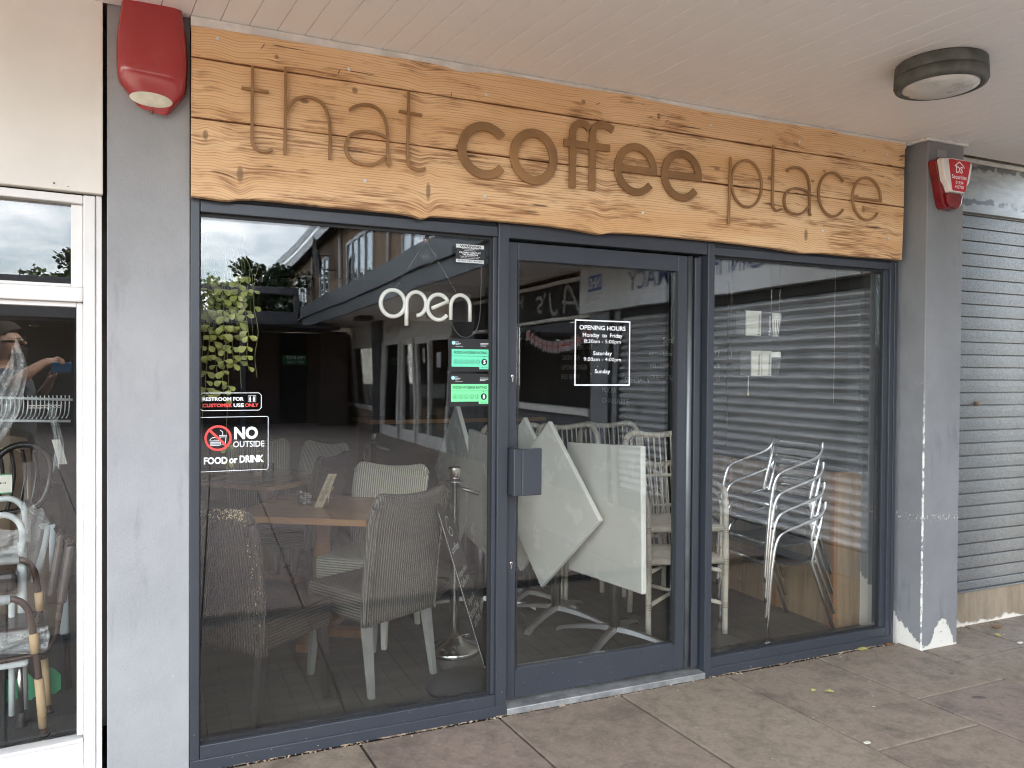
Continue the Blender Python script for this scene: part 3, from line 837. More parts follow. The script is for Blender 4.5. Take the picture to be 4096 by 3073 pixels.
cb.box(3.775, 4.095, -0.172, -0.1535, 2.772, 2.7890, 0.002); cb.box(3.770, 3.789, -0.152, -0.02, 2.772, 2.7890, 0.002); cb.box(4.10, 5.29, 0.020, 0.034, 2.765, 2.789, 0.002)
cb.build('pillar_trim', M['white_trim'], canopy)

# unseen upper storey over the cafe, added to block light from behind
up = empty('light_block_storey', (1.9, 0.15, 3.3), 'unseen buff brick storey added above the canopy to block light from behind', 'building')
ub = MB(); ub.box(-8, 5.6, 0.06, 0.34, 2.81, 5.6); ub.build('brick_wall', M['brick'], up)
ub = MB(); ub.box(-8, 5.6, -0.35, 8.2, 5.6, 5.85); ub.build('roof', M['roof'], up)
ub = MB(); ub.box(-8, -7.7, 0.34, 8.0, 0, 5.6); ub.box(5.3, 5.6, 0.34, 8.0, 0, 5.6); ub.box(-7.7, 5.3, 7.7, 8.0, 0, 5.6); ub.build('side_wall', M['brick'], up)

# ================================================================== PILLARS
pb = MB(); pb.box(-0.173, 0.100, 0.0, 0.30, -0.03, 2.80, 0.004)
pb.build('pillar', M['pillar_l'], label='grey rendered pillar left of the cafe window under the large red box', cat='pillar')
pb = MB(); pb.box(3.795, 4.082, -0.152, 0.30, -0.03, 2.79, 0.005)
pb.build('pillar', M['pillar_r'], label='grey rendered pillar with flaking white base right of the cafe front', cat='pillar', loc=(3.795, -0.152, 0))

# ================================================================== TIMBER SIGN
sign = empty('timber_sign', (0.10, -0.02, 2.14), 'long scorched pine sign board lettered that coffee place above the shopfront', 'sign')
P = XZ(0.0)
top_e = [(0.102, 2.749), (0.2, 2.752), (0.387, 2.754), (0.652, 2.756), (0.938, 2.763), (1.06, 2.760), (1.12, 2.751), (1.17, 2.752), (1.285, 2.768), (1.493, 2.769), (1.698, 2.770), (1.98, 2.777), (2.06, 2.770), (2.39, 2.764), (2.837, 2.770), (3.202, 2.779), (3.27, 2.771), (3.596, 2.773), (3.742, 2.777)]
bot_e = [(0.102, 2.137), (0.153, 2.134), (0.20, 2.131), (0.235, 2.132), (0.263, 2.139), (0.31, 2.144), (0.389, 2.145), (0.586, 2.142), (0.795, 2.143), (0.90, 2.141), (0.945, 2.136), (0.978, 2.129), (1.0, 2.135), (1.03, 2.143), (1.25, 2.147), (1.498, 2.149), (1.66, 2.143), (1.76, 2.136), (1.80, 2.132), (1.83, 2.132), (1.86, 2.139), (1.90, 2.144), (2.087, 2.149), (2.398, 2.149), (2.73, 2.143), (2.88, 2.136), (2.96, 2.130), (3.04, 2.129), (3.15, 2.136), (3.407, 2.135), (3.60, 2.139), (3.728, 2.138)]
def edge(e): return [(p.x, p.y) for p in smooth_path(e, 4)]
def plank(poly, d0, d1):
    b = MB()
    t = bmesh.new(); vs_ = [t.verts.new((u, -d1, v)) for u, v in poly]; f = t.faces.new(vs_)
    r = bmesh.ops.extrude_face_region(t, geom=[f])
    bmesh.ops.translate(t, verts=[g for g in r['geom'] if isinstance(g, bmesh.types.BMVert)], vec=(0, d1 - d0, 0))
    ed = [e for e in t.edges if all(abs(v.co.y + d1) < 1e-6 for v in e.verts)]
    bmesh.ops.bevel(t, geom=ed, offset=0.0035, segments=2, affect='EDGES')
    b.merge(t)
    return b
wob = lambda x, k: 0.0012 * math.sin(x * 5.1 + k) + 0.0008 * math.sin(x * 13.7 + 2 * k)
xs = [0.102 + (3.738 - 0.102) * i / 60 for i in range(61)]
g1 = lambda x: 2.637 + (x - 0.1) * 0.0011; g2 = lambda x: 2.420 + (x - 0.1) * 0.0020
plank([(x, g1(x) + 0.0032 + wob(x, 1)) for x in xs] + edge(top_e)[::-1], 0.015, 0.0555).build('plank', M['timber'], sign)
plank([(x, g2(x) + 0.0032 + wob(x, 2)) for x in xs] + [(x, g1(x) - 0.0032 + wob(x, 3)) for x in xs[::-1]], 0.015, 0.0545).build('plank', M['timber'], sign)
plank(edge(bot_e) + [(x, g2(x) - 0.0032 + wob(x, 4)) for x in xs[::-1]], 0.015, 0.0550).build('plank', M['timber'], sign)
bb = MB(); bb.box(0.104, 3.735, -0.0145, -0.001, 2.16, 2.745); bb.build('backing_board', M['black_wall'], sign)
# white screw caps and nail slits
for (x, z) in [(0.192, 2.716), (0.673, 2.683), (1.253, 2.672), (0.74, 2.255), (1.253, 2.243), (2.04, 2.245), (2.42, 2.70), (2.98, 2.69), (3.14, 2.25), (3.60, 2.70), (3.62, 2.245)]:
    s = MB(); s.lathe([(0.0002, 0.0), (0.0072, 0.0), (0.0072, -0.0015), (0.0045, -0.003), (0.0002, -0.0032)], (x, -0.0553, z), 14, 'y'); s.build('screw_cap', M['white_plastic'], sign)
for (x, z, a) in [(0.35, 2.716, 60), (0.635, 2.668, 65), (1.097, 2.645, 75), (1.795, 2.712, 30), (2.075, 2.69, 30), (2.165, 2.685, 32), (2.72, 2.665, 30), (3.43, 2.70, 30)]:
    s = MB(); c, q = math.cos(R(a)) * 0.011, math.sin(R(a)) * 0.011
    s.tube([(x - c, -0.0562, z - q), (x + c, -0.0562, z + q)], 0.0012, 5); s.build('nail_slit', M['gasket'], sign)

BASE = [0]
def letter(paths, w):
    b = MB()
    for i, p in enumerate(paths):
        closed = p[0] == 'loop'
        b.ribbon(p[1:] if closed else p, w, P, 0.066, 0.0785 - 0.0004 * i, closed)
    o = b.build('letter', M['letter'], sign)
    md = o.modifiers.new('soft_edge', 'BEVEL'); md.width = 0.0012; md.segments = 1; md.limit_method = 'ANGLE'
    return o
def sm(*p): return [(q.x, q.y) for q in smooth_path(p, 5)]
T = 0.0105
letter([[(0.311, 2.629), (0.310, 2.37)] + sm((0.310, 2.36), (0.313, 2.343), (0.323, 2.327), (0.345, 2.3195), (0.366, 2.322), (0.383, 2.331)), [(0.273, 2.5435), (0.369, 2.5415)]], T)
letter([[(0.4305, 2.646), (0.429, 2.318)], sm((0.4325, 2.466), (0.44, 2.49), (0.452, 2.515), (0.475, 2.535), (0.512, 2.5455), (0.55, 2.539), (0.576, 2.518), (0.591, 2.48), (0.597, 2.44), (0.5975, 2.40)) + [(0.597, 2.318)]], T)
letter([sm((0.672, 2.518), (0.69, 2.534), (0.72, 2.546), (0.753, 2.549), (0.785, 2.539), (0.809, 2.511), (0.821, 2.47), (0.8245, 2.42), (0.8245, 2.34), (0.828, 2.327), (0.836, 2.318)), sm((0.822, 2.430), (0.80, 2.438), (0.774, 2.4435), (0.745, 2.445), (0.718, 2.442), (0.69, 2.432), (0.668, 2.413), (0.657, 2.38), (0.664, 2.345), (0.685, 2.324), (0.72, 2.3155), (0.76, 2.318), (0.79, 2.332), (0.822, 2.362))], T)
letter([[(0.910, 2.628), (0.907, 2.375)] + sm((0.907, 2.365), (0.910, 2.342), (0.921, 2.325), (0.945, 2.3175), (0.966, 2.321), (0.981, 2.328)), [(0.870, 2.543), (0.966, 2.5395)]], T)
WB = 0.036
letter([arc(1.2405, 2.4305, 0.1005, 0.1005, 40, 320, 40)], WB)
letter([['loop'] + arc(1.4685, 2.432, 0.0945, 0.1015, 0, 360, 48)[:-1]], WB)
letter([[(1.657, 2.317), (1.657, 2.545)] + sm((1.657, 2.545), (1.660, 2.572), (1.672, 2.594), (1.697, 2.606), (1.722, 2.602), (1.742, 2.588)),
        [(1.757, 2.317), (1.757, 2.555)] + sm((1.757, 2.555), (1.761, 2.582), (1.776, 2.604), (1.803, 2.614), (1.832, 2.611), (1.862, 2.598)),
        [(1.614, 2.5115), (1.847, 2.5135)]], 0.031)
for cx in (1.987, 2.2405):
    letter([arc(cx, 2.4345, 0.0975, 0.1025, 2, 322, 44), [(cx - 0.085, 2.4335), (cx + 0.1135, 2.4335)]], 0.033 if cx < 2.1 else 0.0335)
letter([[(2.5255, 2.554), (2.5185, 2.230)], ['loop'] + arc(2.6265, 2.437, 0.094, 0.1145, 0, 360, 44)[:-1]], T)
letter([[(2.792, 2.644), (2.789, 2.375)] + sm((2.789, 2.37), (2.792, 2.345), (2.802, 2.329), (2.82, 2.3225), (2.848, 2.332))], T)
letter([sm((2.881, 2.527), (2.905, 2.545), (2.945, 2.552), (2.985, 2.544), (3.015, 2.516), (3.030, 2.47), (3.033, 2.42), (3.033, 2.34), (3.036, 2.326), (3.043, 2.317)), sm((3.030, 2.432), (3.01, 2.440), (2.975, 2.446), (2.935, 2.4455), (2.898, 2.434), (2.874, 2.41), (2.866, 2.38), (2.873, 2.345), (2.895, 2.324), (2.93, 2.3165), (2.972, 2.32), (3.00, 2.334), (3.03, 2.362))], T)
letter([arc(3.190, 2.4395, 0.0965, 0.1125, 40, 322, 40)], T)
letter([arc(3.4345, 2.441, 0.103, 0.1125, 2, 322, 44), [(3.335, 2.4385), (3.543, 2.4405)]], T)

# ================================================================== SHOPFRONT
sf = empty('shopfront', (0.10, 0.0, 0.0), 'dark grey aluminium cafe shopfront with two fixed windows and a glazed door', 'shopfront')
def member(name, boxes, bev=0.003, mat_='frame', parent=None):
    b = MB()
    for bx in boxes: b.box(*bx, bev)
    return b.build(name, M[mat_], parent or sf)
member('jamb', [(0.1015, 0.1345, 0.0, 0.075, 0.0, 2.150)])
member('jamb', [(3.706, 3.757, 0.0, 0.075, 0.0, 2.135), (3.735, 3.7565, -0.006, -0.0005, 0.0, 2.13)])
member('mullion', [(1.3365, 1.3865, -0.004, 0.075, 0.0, 2.150)])
member('mullion', [(2.4545, 2.4945, -0.004, 0.075, 0.0, 2.148)])
member('top_rail', [(0.136, 1.335, 0.001, 0.075, 2.090, 2.134), (0.1355, 1.3355, 0.012, 0.07, 2.136, 2.150)])
member('top_rail', [(1.388, 2.453, 0.001, 0.075, 2.088, 2.150)])
member('top_rail', [(2.496, 3.705, 0.001, 0.075, 2.088, 2.128), (2.496, 3.705, 0.010, 0.07, 2.130, 2.150)])
member('head_flashing', [(0.102, 3.757, -0.012, 0.06, 2.151, 2.166)], 0.003, 'gasket')
for x0, x1 in ((0.136, 1.335), (2.496, 3.705)):
    b = MB(); b.box(x0, x1, 0.001, 0.075, 0.030, 0.094, 0.002)
    b.build('sill', M['frame'], sf)
b = MB(); b.box(0.1025, 1.3860, -0.008, 0.0, 0.0, 0.046, 0.002); b.build('kick_plate', M['frame'], sf)
b = MB(); b.box(2.4550, 3.734, -0.008, 0.0, 0.0, 0.046, 0.002); b.build('kick_plate', M['frame'], sf)
def pane(x0, x1, z0, z1, y0, gmat, right_bead=0.0):
    b = MB(); b.box(x0, x1, y0, y0 + 0.024, z0, z1); gl = b.build('window_pane', M[gmat], sf)
    b = MB(); g = 0.012
    b.box(x0, x1, y0 - 0.0065, y0 - 0.0005, z1 - g, z1); b.box(x0, x1, y0 - 0.0065, y0 - 0.0005, z0, z0 + g * 0.8)
    b.box(x0, x0 + 0.004, y0 - 0.006, y0 - 0.0005, z0, z1); b.box(x1 - g, x1, y0 - 0.006, y0 - 0.0005, z0, z1)
    b.build('glazing_gasket', M['gasket'], sf)
pane(0.1350, 1.3180, 0.0945, 2.0895, 0.032, 'glass_window')
pane(2.4955, 3.672, 0.0945, 2.0875, 0.032, 'glass_side')
member('glazing_bead', [(1.3185, 1.3360, 0.012, 0.07, 0.0945, 2.0895)], 0.002)
member('glazing_bead', [(3.6725, 3.7055, 0.014, 0.07, 0.0945, 2.0875)], 0.002)
member('hinge_post', [(2.3985, 2.4335, 0.026, 0.07, 0.048, 2.073), (2.434, 2.4540, 0.045, 0.075, 0.048, 2.086)], 0.003)
thr = MB(); thr.box(1.388, 2.4535, -0.016, 0.09, 0.0, 0.030, 0.003); thr.build('threshold', M['threshold'], sf)
# door leaf (hung in the frame: a part with its own parts)
d = MB()
DY0, DY1 = 0.030, 0.072
d.box(1.3885, 1.4425, DY0, DY1, 0.052, 2.078, 0.003); d.box(2.300, 2.3560, DY0, DY1, 0.052, 2.078, 0.003)
d.box(1.4430, 2.2995, DY0 + 0.0005, DY1, 0.052, 0.185, 0.003); d.box(1.4430, 2.2995, DY0 + 0.0005, DY1, 2.000, 2.078, 0.003)
door = d.build('door', M['frame'], sf)
b = MB()
b.box(1.4430, 1.4500, DY0 - 0.003, DY0 - 0.0002, 0.178, 2.000); b.box(2.286, 2.3000, DY0 - 0.003, DY0 - 0.0002, 0.178, 2.000)
b.build('glazing_gasket', M['gasket'], door)
b = MB(); b.box(1.4435, 2.2990, 0.056, 0.070, 0.1855, 1.9995); b.build('door_pane', M['glass_door'], door)
b = MB(); b.lathe([(0.002, 0.052), (0.017, 0.052), (0.019, 1.0), (0.017, 2.078), (0.002, 2.078)], (2.377, 0.046, 0.0), 18); b.build('hinge_roller', M['dark_alu'], door)
b = MB()
b.box(1.3905, 1.4290, -0.062, 0.0285, 0.968, 1.172, 0.003); b.box(1.4295, 1.5240, -0.063, -0.050, 0.968, 1.172, 0.004)
hd = b.build('handle', M['frame'], door)
md = hd.modifiers.new('soft_edge', 'BEVEL'); md.width = 0.004; md.segments = 3; md.limit_method = 'ANGLE'
for z in (1.485, 0.657):
    b = MB(); b.lathe([(0.001, 0.0), (0.0085, 0.0), (0.0085, -0.004), (0.007, -0.005), (0.001, -0.005)], (1.420, DY0 - 0.0003, z), 16, 'y'); b.box(1.4165, 1.4235, DY0 - 0.0048, DY0 - 0.0003, z - 0.024, z - 0.004, 0.001)
    lk = b.build('lock', M['steel'], door)
    b = MB(); b.box(1.4192, 1.4208, DY0 - 0.0062, DY0 - 0.0052, z - 0.004, z + 0.004); b.build('keyhole', M['gasket'], lk)

# ================================================================== WINDOW LETTERING AND STICKERS (on the glass)
GY = 0.0305
def frame_line(b, pts, w, h=0.0006, closed=True):
    b.ribbon(pts, w, XZ(GY), 0.0002, h, closed)
st = empty('window_sticker', (0.25, GY, 1.38), 'small clear sticker reading restroom for customer use only in white and red', 'sticker')
b = MB(); x0, x1, z0, z1, c = 0.1365, 0.357, 1.350, 1.4165, 0.009
frame_line(b, [(x0 + c, z0), (x1 - c, z0), (x1, z0 + c), (x1, z1 - c), (x1 - c, z1), (x0 + c, z1), (x0, z1 - c), (x0, z0 + c)], 0.0022)
b.build('border', M['white_vinyl'], st)
def words(parent, y, items, mat_, h=0.0006, name='word'):
    for (t_, u0, v0, u1, v1, bo) in items:
        w_ = MB(); w_.text(t_, u0, v0, u1, v1, XZ(y), bo, h=h); w_.build(name, M[mat_], parent)
words(st, GY, [("RESTROOM FOR", 0.1455, 1.3865, 0.2925, 1.4005, 0.03), ("USE", 0.2555, 1.3625, 0.293, 1.3765, 0.03)], 'white_vinyl')
words(st, GY, [("CUSTOMER", 0.1455, 1.3625, 0.2505, 1.3765, 0.03), ("ONLY", 0.2975, 1.3625, 0.3470, 1.3765, 0.03)], 'red_vinyl')
b = MB(); x0, x1, z0, z1 = 0.309, 0.337, 1.3820, 1.4060
frame_line(b, [(x0, z0), (x1, z0), (x1, z1), (x0, z1)], 0.0012)
for cx, wdt in ((0.316, 0.0035), (0.330, 0.0045)):
    b.prism([(cx + 0.0017 * math.cos(R(30 * i)), 1.4022 + 0.0017 * math.sin(R(30 * i))) for i in range(12)], XZ(GY), 0.0002, 0.0006)
    b.prism([(cx - wdt, 1.3915), (cx - wdt * 0.5, 1.3995), (cx + wdt * 0.5, 1.3995), (cx + wdt, 1.3915), (cx + 0.002, 1.3912), (cx + 0.002, 1.3835), (cx - 0.002, 1.3835), (cx - 0.002, 1.3912)], XZ(GY), 0.0002, 0.0006)
b.build('toilet_symbol', M['white_vinyl'], st)

st = empty('window_sticker', (0.25, GY, 1.22), 'clear square sticker reading no outside food or drink with red prohibition ring', 'sticker')
b = MB(); x0, x1, z0, z1 = 0.1365, 0.383, 1.1195, 1.3250
frame_line(b, [(x0, z0), (x1 - 0.004, z0 + 0.0005), (x1, z0 + 0.004), (x1, z1 - 0.004), (x1 - 0.004, z1), (x0, z1)], 0.0020, closed=False)
b.build('border', M['white_vinyl'], st)
words(st, GY, [("NO", 0.258, 1.2385, 0.345, 1.2870, 0.045), ("OUTSIDE", 0.2545, 1.2085, 0.369, 1.2315, 0.006), ("FOOD", 0.150, 1.1470, 0.234, 1.1740, 0.04), ("or", 0.240, 1.1475, 0.271, 1.1670, 0.03), ("DRINK", 0.278, 1.1485, 0.367, 1.1765, 0.04)], 'white_vinyl')
b = MB(); cx, cz = 0.2005, 1.2455
b.ribbon(arc(cx, cz, 0.0445, 0.0445, 0, 360, 48)[:-1], 0.0085, XZ(GY), 0.0009, 0.0013, True)
b.ribbon([(cx - 0.030, cz + 0.030), (cx + 0.030, cz - 0.030)], 0.0090, XZ(GY), 0.0015, 0.0018)
b.build('prohibition_ring', M['red_vinyl'], st)
b = MB(); q = 0.0019
def ln(*p, closed=False): b.ribbon(list(p), q, XZ(GY), 0.0002, 0.0006, closed)
ln(*arc(cx - 0.011, cz - 0.010, 0.0185, 0.0135, 0, 180, 14), closed=True)
ln((cx - 0.029, cz - 0.0150), (cx + 0.006, cz - 0.0150)); ln((cx - 0.029, cz - 0.0185), (cx + 0.006, cz - 0.0185))
ln((cx - 0.0285, cz - 0.0225), (cx + 0.006, cz - 0.0225), (cx + 0.005, cz - 0.0275), (cx - 0.0275, cz - 0.0275), closed=True)
ln((cx + 0.0035, cz + 0.009), (cx + 0.031, cz + 0.009), (cx + 0.029, cz + 0.004), (cx + 0.0055, cz + 0.004), closed=True)
ln((cx + 0.007, cz + 0.004), (cx + 0.0085, cz - 0.026), (cx + 0.0255, cz - 0.026), (cx + 0.028, cz + 0.004))
ln((cx + 0.0165, cz + 0.0095), (cx + 0.0165, cz + 0.023), (cx + 0.007, cz + 0.030))
for dx, dz in ((-0.018, -0.001), (-0.012, 0.0005), (-0.006, -0.001), (-0.014, -0.004), (-0.008, -0.004)):
    b.box(cx + dx, cx + dx + 0.0014, GY - 0.0006, GY - 0.0002, cz + dz, cz + dz + 0.0016)
b.build('burger_and_cup_symbol', M['white_vinyl'], st)

st = empty('window_sticker', (1.217, GY, 2.01), 'small black and white closed circuit television warning sticker high on the left window', 'sticker')
b = MB(); b.box(1.1525, 1.2815, GY - 0.0003, GY - 0.0001, 1.9725, 2.0505); b.build('backing', M['black_vinyl'], st)
b = MB(); b.box(1.1530, 1.2810, GY - 0.0006, GY - 0.0004, 2.0345, 2.0505); b.box(1.1530, 1.2810, GY - 0.0006, GY - 0.0004, 1.9725, 1.9865); b.build('white_band', M['grey_vinyl'], st)
words(st, GY, [("WARNING", 1.170, 2.0375, 1.267, 2.0480, 0.03), ("24 Hour video recording", 1.161, 1.9750, 1.274, 1.9845, 0.01)], 'black_vinyl', 0.0009, 'black_line')
for s, w, z, h in (("These premises are", 0.078, 2.0285, 0.0048), ("protected by", 0.050, 2.0220, 0.0048), ("CLOSED CIRCUIT", 0.100, 2.0125, 0.0066), ("TELEVISION", 0.072, 2.0038, 0.0066), ("images are recorded for crime", 0.092, 1.9968, 0.0044), ("prevention and public safety", 0.084, 1.9900, 0.0044)):
    words(st, GY, [(s, 1.217 - w / 2, z, 1.217 + w / 2, z + h, 0.03 if s.isupper() else 0.01)], 'white_vinyl', 0.0006, 'white_line')

def hygiene(x0, zt, green, label):
    st = empty('rating_sticker', (x0 + 0.085, GY, zt - 0.05), label, 'sticker', 'food hygiene rating stickers')
    b = MB(); b.box(x0 - 0.011, x0 + 0.186, GY - 0.0003, GY - 0.0001, zt - 0.096, zt + 0.045, 0.0); b.build('backing', M['black_vinyl'], st)
    b = MB(); b.prism([(x0, zt), (x0 + 0.1735, zt), (x0 + 0.1735, zt - 0.0855), (x0 + 0.127, zt - 0.0855), (x0 + 0.127, zt - 0.0755), (x0, zt - 0.0755)], XZ(GY), 0.0004, 0.0007); b.build('green_panel', M[green], st)
    b = MB()
    b.text("FOOD HYGIENE RATING", x0 + 0.010, zt - 0.0205, x0 + 0.164, zt - 0.0085, XZ(GY), 0.022, h=0.0010)
    b.box(x0, x0 + 0.1735, GY - 0.0012, GY - 0.0009, zt - 0.0300, zt - 0.0287)
    b.prism([(x0 + 0.1465, zt - 0.0302), (x0 + 0.1535, zt - 0.0302), (x0 + 0.150, zt - 0.0345)], XZ(GY), 0.0009, 0.0012)
    for i in range(5):
        cx = x0 + 0.019 + 0.025 * i
        b.ribbon(arc(cx, zt - 0.0545, 0.0090, 0.0090, 0, 360, 20)[:-1], 0.0017, XZ(GY), 0.0009, 0.0012, True)
        b.text(str(i), cx - (0.0027 if i != 1 else 0.0016), zt - 0.0590, cx + (0.0027 if i != 1 else 0.0012), zt - 0.0500, XZ(GY), 0.03, h=0.0010)
    b.prism(arc(x0 + 0.150, zt - 0.0545, 0.0140, 0.0145, 0, 360, 28)[:-1], XZ(GY), 0.0009, 0.0012)
    b.text("VERY GOOD", x0 + 0.136, zt - 0.0810, x0 + 0.166, zt - 0.0770, XZ(GY), 0.0, h=0.0010)
    b.build('black_lettering', M['black_vinyl'], st)
    words(st, GY, [("5", x0 + 0.1455, zt - 0.0630, x0 + 0.1560, zt - 0.0460, 0.05)], 'white_vinyl', 0.0015, 'rating_figure')
    for k_, s_ in enumerate(("Food", "Standards", "Agency")): words(st, GY, [(s_, x0 + 0.0175, zt + 0.0285 - 0.0062 * k_, x0 + 0.0175 + (0.013, 0.024, 0.018)[k_], zt + 0.0332 - 0.0062 * k_, 0.01)], 'white_vinyl', 0.0006)
    words(st, GY, [("food.gov.uk/ratings", x0 + 0.0175, zt + 0.0095, x0 + 0.0520, zt + 0.0130, 0.0)], 'white_vinyl')
    for k_ in range(3):
        b = MB(); b.box(x0 + 0.132, x0 + 0.132 + (0.042, 0.040, 0.026)[k_], GY - 0.0006, GY - 0.0004, zt + 0.0255 - 0.0055 * k_, zt + 0.0270 - 0.0055 * k_); b.build('small_print_line', M['white_vinyl'], st)
    b = MB(); b.prism(arc(x0 + 0.0085, zt + 0.0265, 0.0082, 0.0082, 0, 360, 20)[:-1], XZ(GY), 0.0004, 0.0006); b.build('logo_disc', M['teal_vinyl'], st)
hygiene(1.1360, 1.6010, 'mint_vinyl', 'upper food hygiene rating sticker, bluish green panel with a black five')
hygiene(1.1345, 1.4510, 'green_vinyl', 'lower food hygiene rating sticker, leaf green panel with a black five')

HY = 0.0545
st = empty('opening_hours', (1.895, HY, 1.6), 'white outlined opening hours notice on the door glass', 'notice')
b = MB(); b.ribbon([(1.7480, 1.4465), (2.0420, 1.4465), (2.0420, 1.7465), (1.7480, 1.7465)], 0.0085, XZ(HY), 0.0002, 0.0006, True); b.build('border', M['white_vinyl'], st)
for s, w, z, h, bo in (("OPENING HOURS", 0.250, 1.7030, 0.0215, 0.022), ("Monday  to  Friday", 0.215, 1.6640, 0.0250, 0.012), ("8:30am - 5:00pm", 0.198, 1.6370, 0.0225, 0.0), ("Saturday", 0.101, 1.5805, 0.0240, 0.012), ("9:00am - 4:00pm", 0.202, 1.5530, 0.0225, 0.0), ("Sunday", 0.084, 1.4960, 0.0240, 0.012)):
    words(st, HY, [(s, 1.894 - w / 2, z, 1.894 + w / 2, z + h, bo)], 'white_vinyl', 0.0006, 'white_line')
b = MB(); b.box(1.8665, 1.8690, HY - 0.0006, HY - 0.0002, 1.5330, 1.5355); b.build('stray_mark', M['white_vinyl'], st)
b = MB(); b.box(1.8310, 1.8330, HY - 0.0006, HY - 0.0002, 1.4960, 1.5010)
b.build('stray_mark', M['white_vinyl'], st)

# ================================================================== OPEN SIGN (unlit tube lettering hung inside the window)
NY = 0.10
st = empty('open_sign', (1.05, NY, 1.79), 'white tube lettering reading open hung on chains behind the left window', 'sign')
def tube2(name, paths, r=0.0086):
    b = MB()
    for p in paths:
        closed = p[0] == 'loop'
        q = p[1:] if closed else p
        b.tube([(x, NY, z) for x, z in q], r, 10, closed)
    return b.build(name, M['neon_tube'], st)
tube2('letter', [['loop'] + arc(0.8970, 1.7910, 0.0525, 0.0560, 0, 360, 36)[:-1]])
tube2('letter', [[(0.9565, 1.6985), (0.9565, 1.76)] + arc(0.9995, 1.7930, 0.0430, 0.0500, 180, -88, 34)])
tube2('letter', [[(1.0690, 1.7765), (1.1430, 1.8080)] + arc(1.0985, 1.7825, 0.0490, 0.0545, 28, 322, 36)])
tube2('letter', [[(1.1555, 1.7300), (1.1555, 1.7880)] + arc(1.2000, 1.7900, 0.0445, 0.0490, 180, 0, 20) + [(1.2450, 1.7250)]])
b = MB(); b.prism(arc(0.897, 1.791, 0.0615, 0.065, 0, 360, 36)[:-1], XZ(NY), -0.014, -0.010)
b.box(0.95, 1.252, NY + 0.010, NY + 0.014, 1.722, 1.848); b.build('backing_plate', M['glass_jar'], st)
b = MB()
for a, c_ in (((0.909, 1.855), (1.036, 2.06)), ((1.182, 1.848), (1.044, 2.06))):
    n = 34
    for i in range(n):
        t0, t1 = i / n, (i + 0.7) / n
        b.tube([(a[0] + (c_[0] - a[0]) * t0, NY, a[1] + (c_[1] - a[1]) * t0), (a[0] + (c_[0] - a[0]) * t1, NY, a[1] + (c_[1] - a[1]) * t1)], 0.0011, 5)
b.build('chain', M['steel'], st)
b = MB(); b.tube([(q.x, NY + 0.012, q.y) for q in smooth_path([(1.163, 1.726), (1.175, 1.695), (1.20, 1.665), (1.235, 1.655), (1.270, 1.675), (1.290, 1.715), (1.300, 1.80), (1.303, 2.06)], 5)], 0.0021, 6); b.build('cable', M['cable'], st)

# ================================================================== ALARM BOXES
ab = empty('alarm_box', (-0.03, -0.002, 2.60), 'large weathered red alarm box with oval lens on the left pillar', 'alarm box')
b = MB()
def shell(u, v):
    # v 0..1 bottom->top, u around the front from left to right
    z = 2.425 + 0.42 * v
    wl = 0.0
    w = 0.102 + 0.016 * math.sin(math.pi * min(1, v * 1.15)) - 0.030 * max(0, 0.16 - v) / 0.16 * 1.0
    a = -1 + 2 * u
    e = 5.0
    d = 0.078 * (1 - abs(a) ** e) ** (1 / e) if abs(a) < 1 else 0.0
    d *= 1 - 0.62 * max(0, (0.30 - v) / 0.30) ** 1.3
    x = -0.030 + w * a + (0.004 - 0.014 * max(0, 0.2 - v) / 0.2 * a)
    z2 = z - (0.012 * a * (1 - v)) + 0.022 * (abs(a) ** 6) * (1 - v)
    return Vector((x, -0.002 - d, z2))
b.grid(lambda u, v: shell(u, v), 28, 26)
bo = [shell(i / 28, 0) for i in range(29)]
b._faces([Vector((p.x, p.y, p.z)) for p in bo], [tuple(range(29))])
b.build('casing', M['red_plastic'], ab)
b = MB()
def lens(u, v):
    a = 2 * math.pi * u; r_ = v
    x = -0.030 + 0.070 * math.cos(a) * r_; zz = 2.4625 + 0.0225 * math.sin(a) * r_ - 0.12 * (x + 0.03) * 0.3
    vv = (zz - 2.425) / 0.42
    p = shell(min(max((x + 0.030) / (2 * 0.104) + 0.5, 0), 1), vv)
    return Vector((x, p.y - 0.003 - 0.004 * math.sqrt(max(0, 1 - r_ * r_)), zz))
b.grid(lens, 36, 6, True, True); b.build('lens', M['lens_cream'], ab)
b = MB(); b.lathe([(0.0005, -0.008), (0.004, -0.0075), (0.006, -0.004), (0.006, 0.004)], (-0.028, -0.036, 2.424), 12); b.build('screw', M['rust'], ab)

ar = empty('alarm_box', (3.915, -0.152, 2.54), 'small red and white securities alarm box on the right pillar', 'alarm box')
cx = 3.918
def sec(o_, y0, y1, ins=0.0):
    b_ = MB(); n = len(o_)
    b_._faces([Vector((x, y0, z)) for x, z in o_] + [Vector((cx + (x - cx) * (1 - ins), y1, 2.55 + (z - 2.55) * (1 - ins))) for x, z in o_], [tuple(range(n)), tuple(range(2 * n - 1, n - 1, -1))] + [(i, n + i, n + (i + 1) % n, (i + 1) % n) for i in range(n)])
    return b_
o1 = [(cx - 0.128, 2.655), (cx - 0.112, 2.668), (cx - 0.05, 2.674), (cx + 0.05, 2.674), (cx + 0.112, 2.668), (cx + 0.128, 2.655), (cx + 0.062, 2.425), (cx + 0.045, 2.408), (cx - 0.045, 2.408), (cx - 0.062, 2.425)]
bk = sec(o1, -0.1525, -0.205).build('base', M['red_lens'], ar)
md = bk.modifiers.new('soft_edge', 'BEVEL'); md.width = 0.006; md.segments = 2; md.limit_method = 'ANGLE'
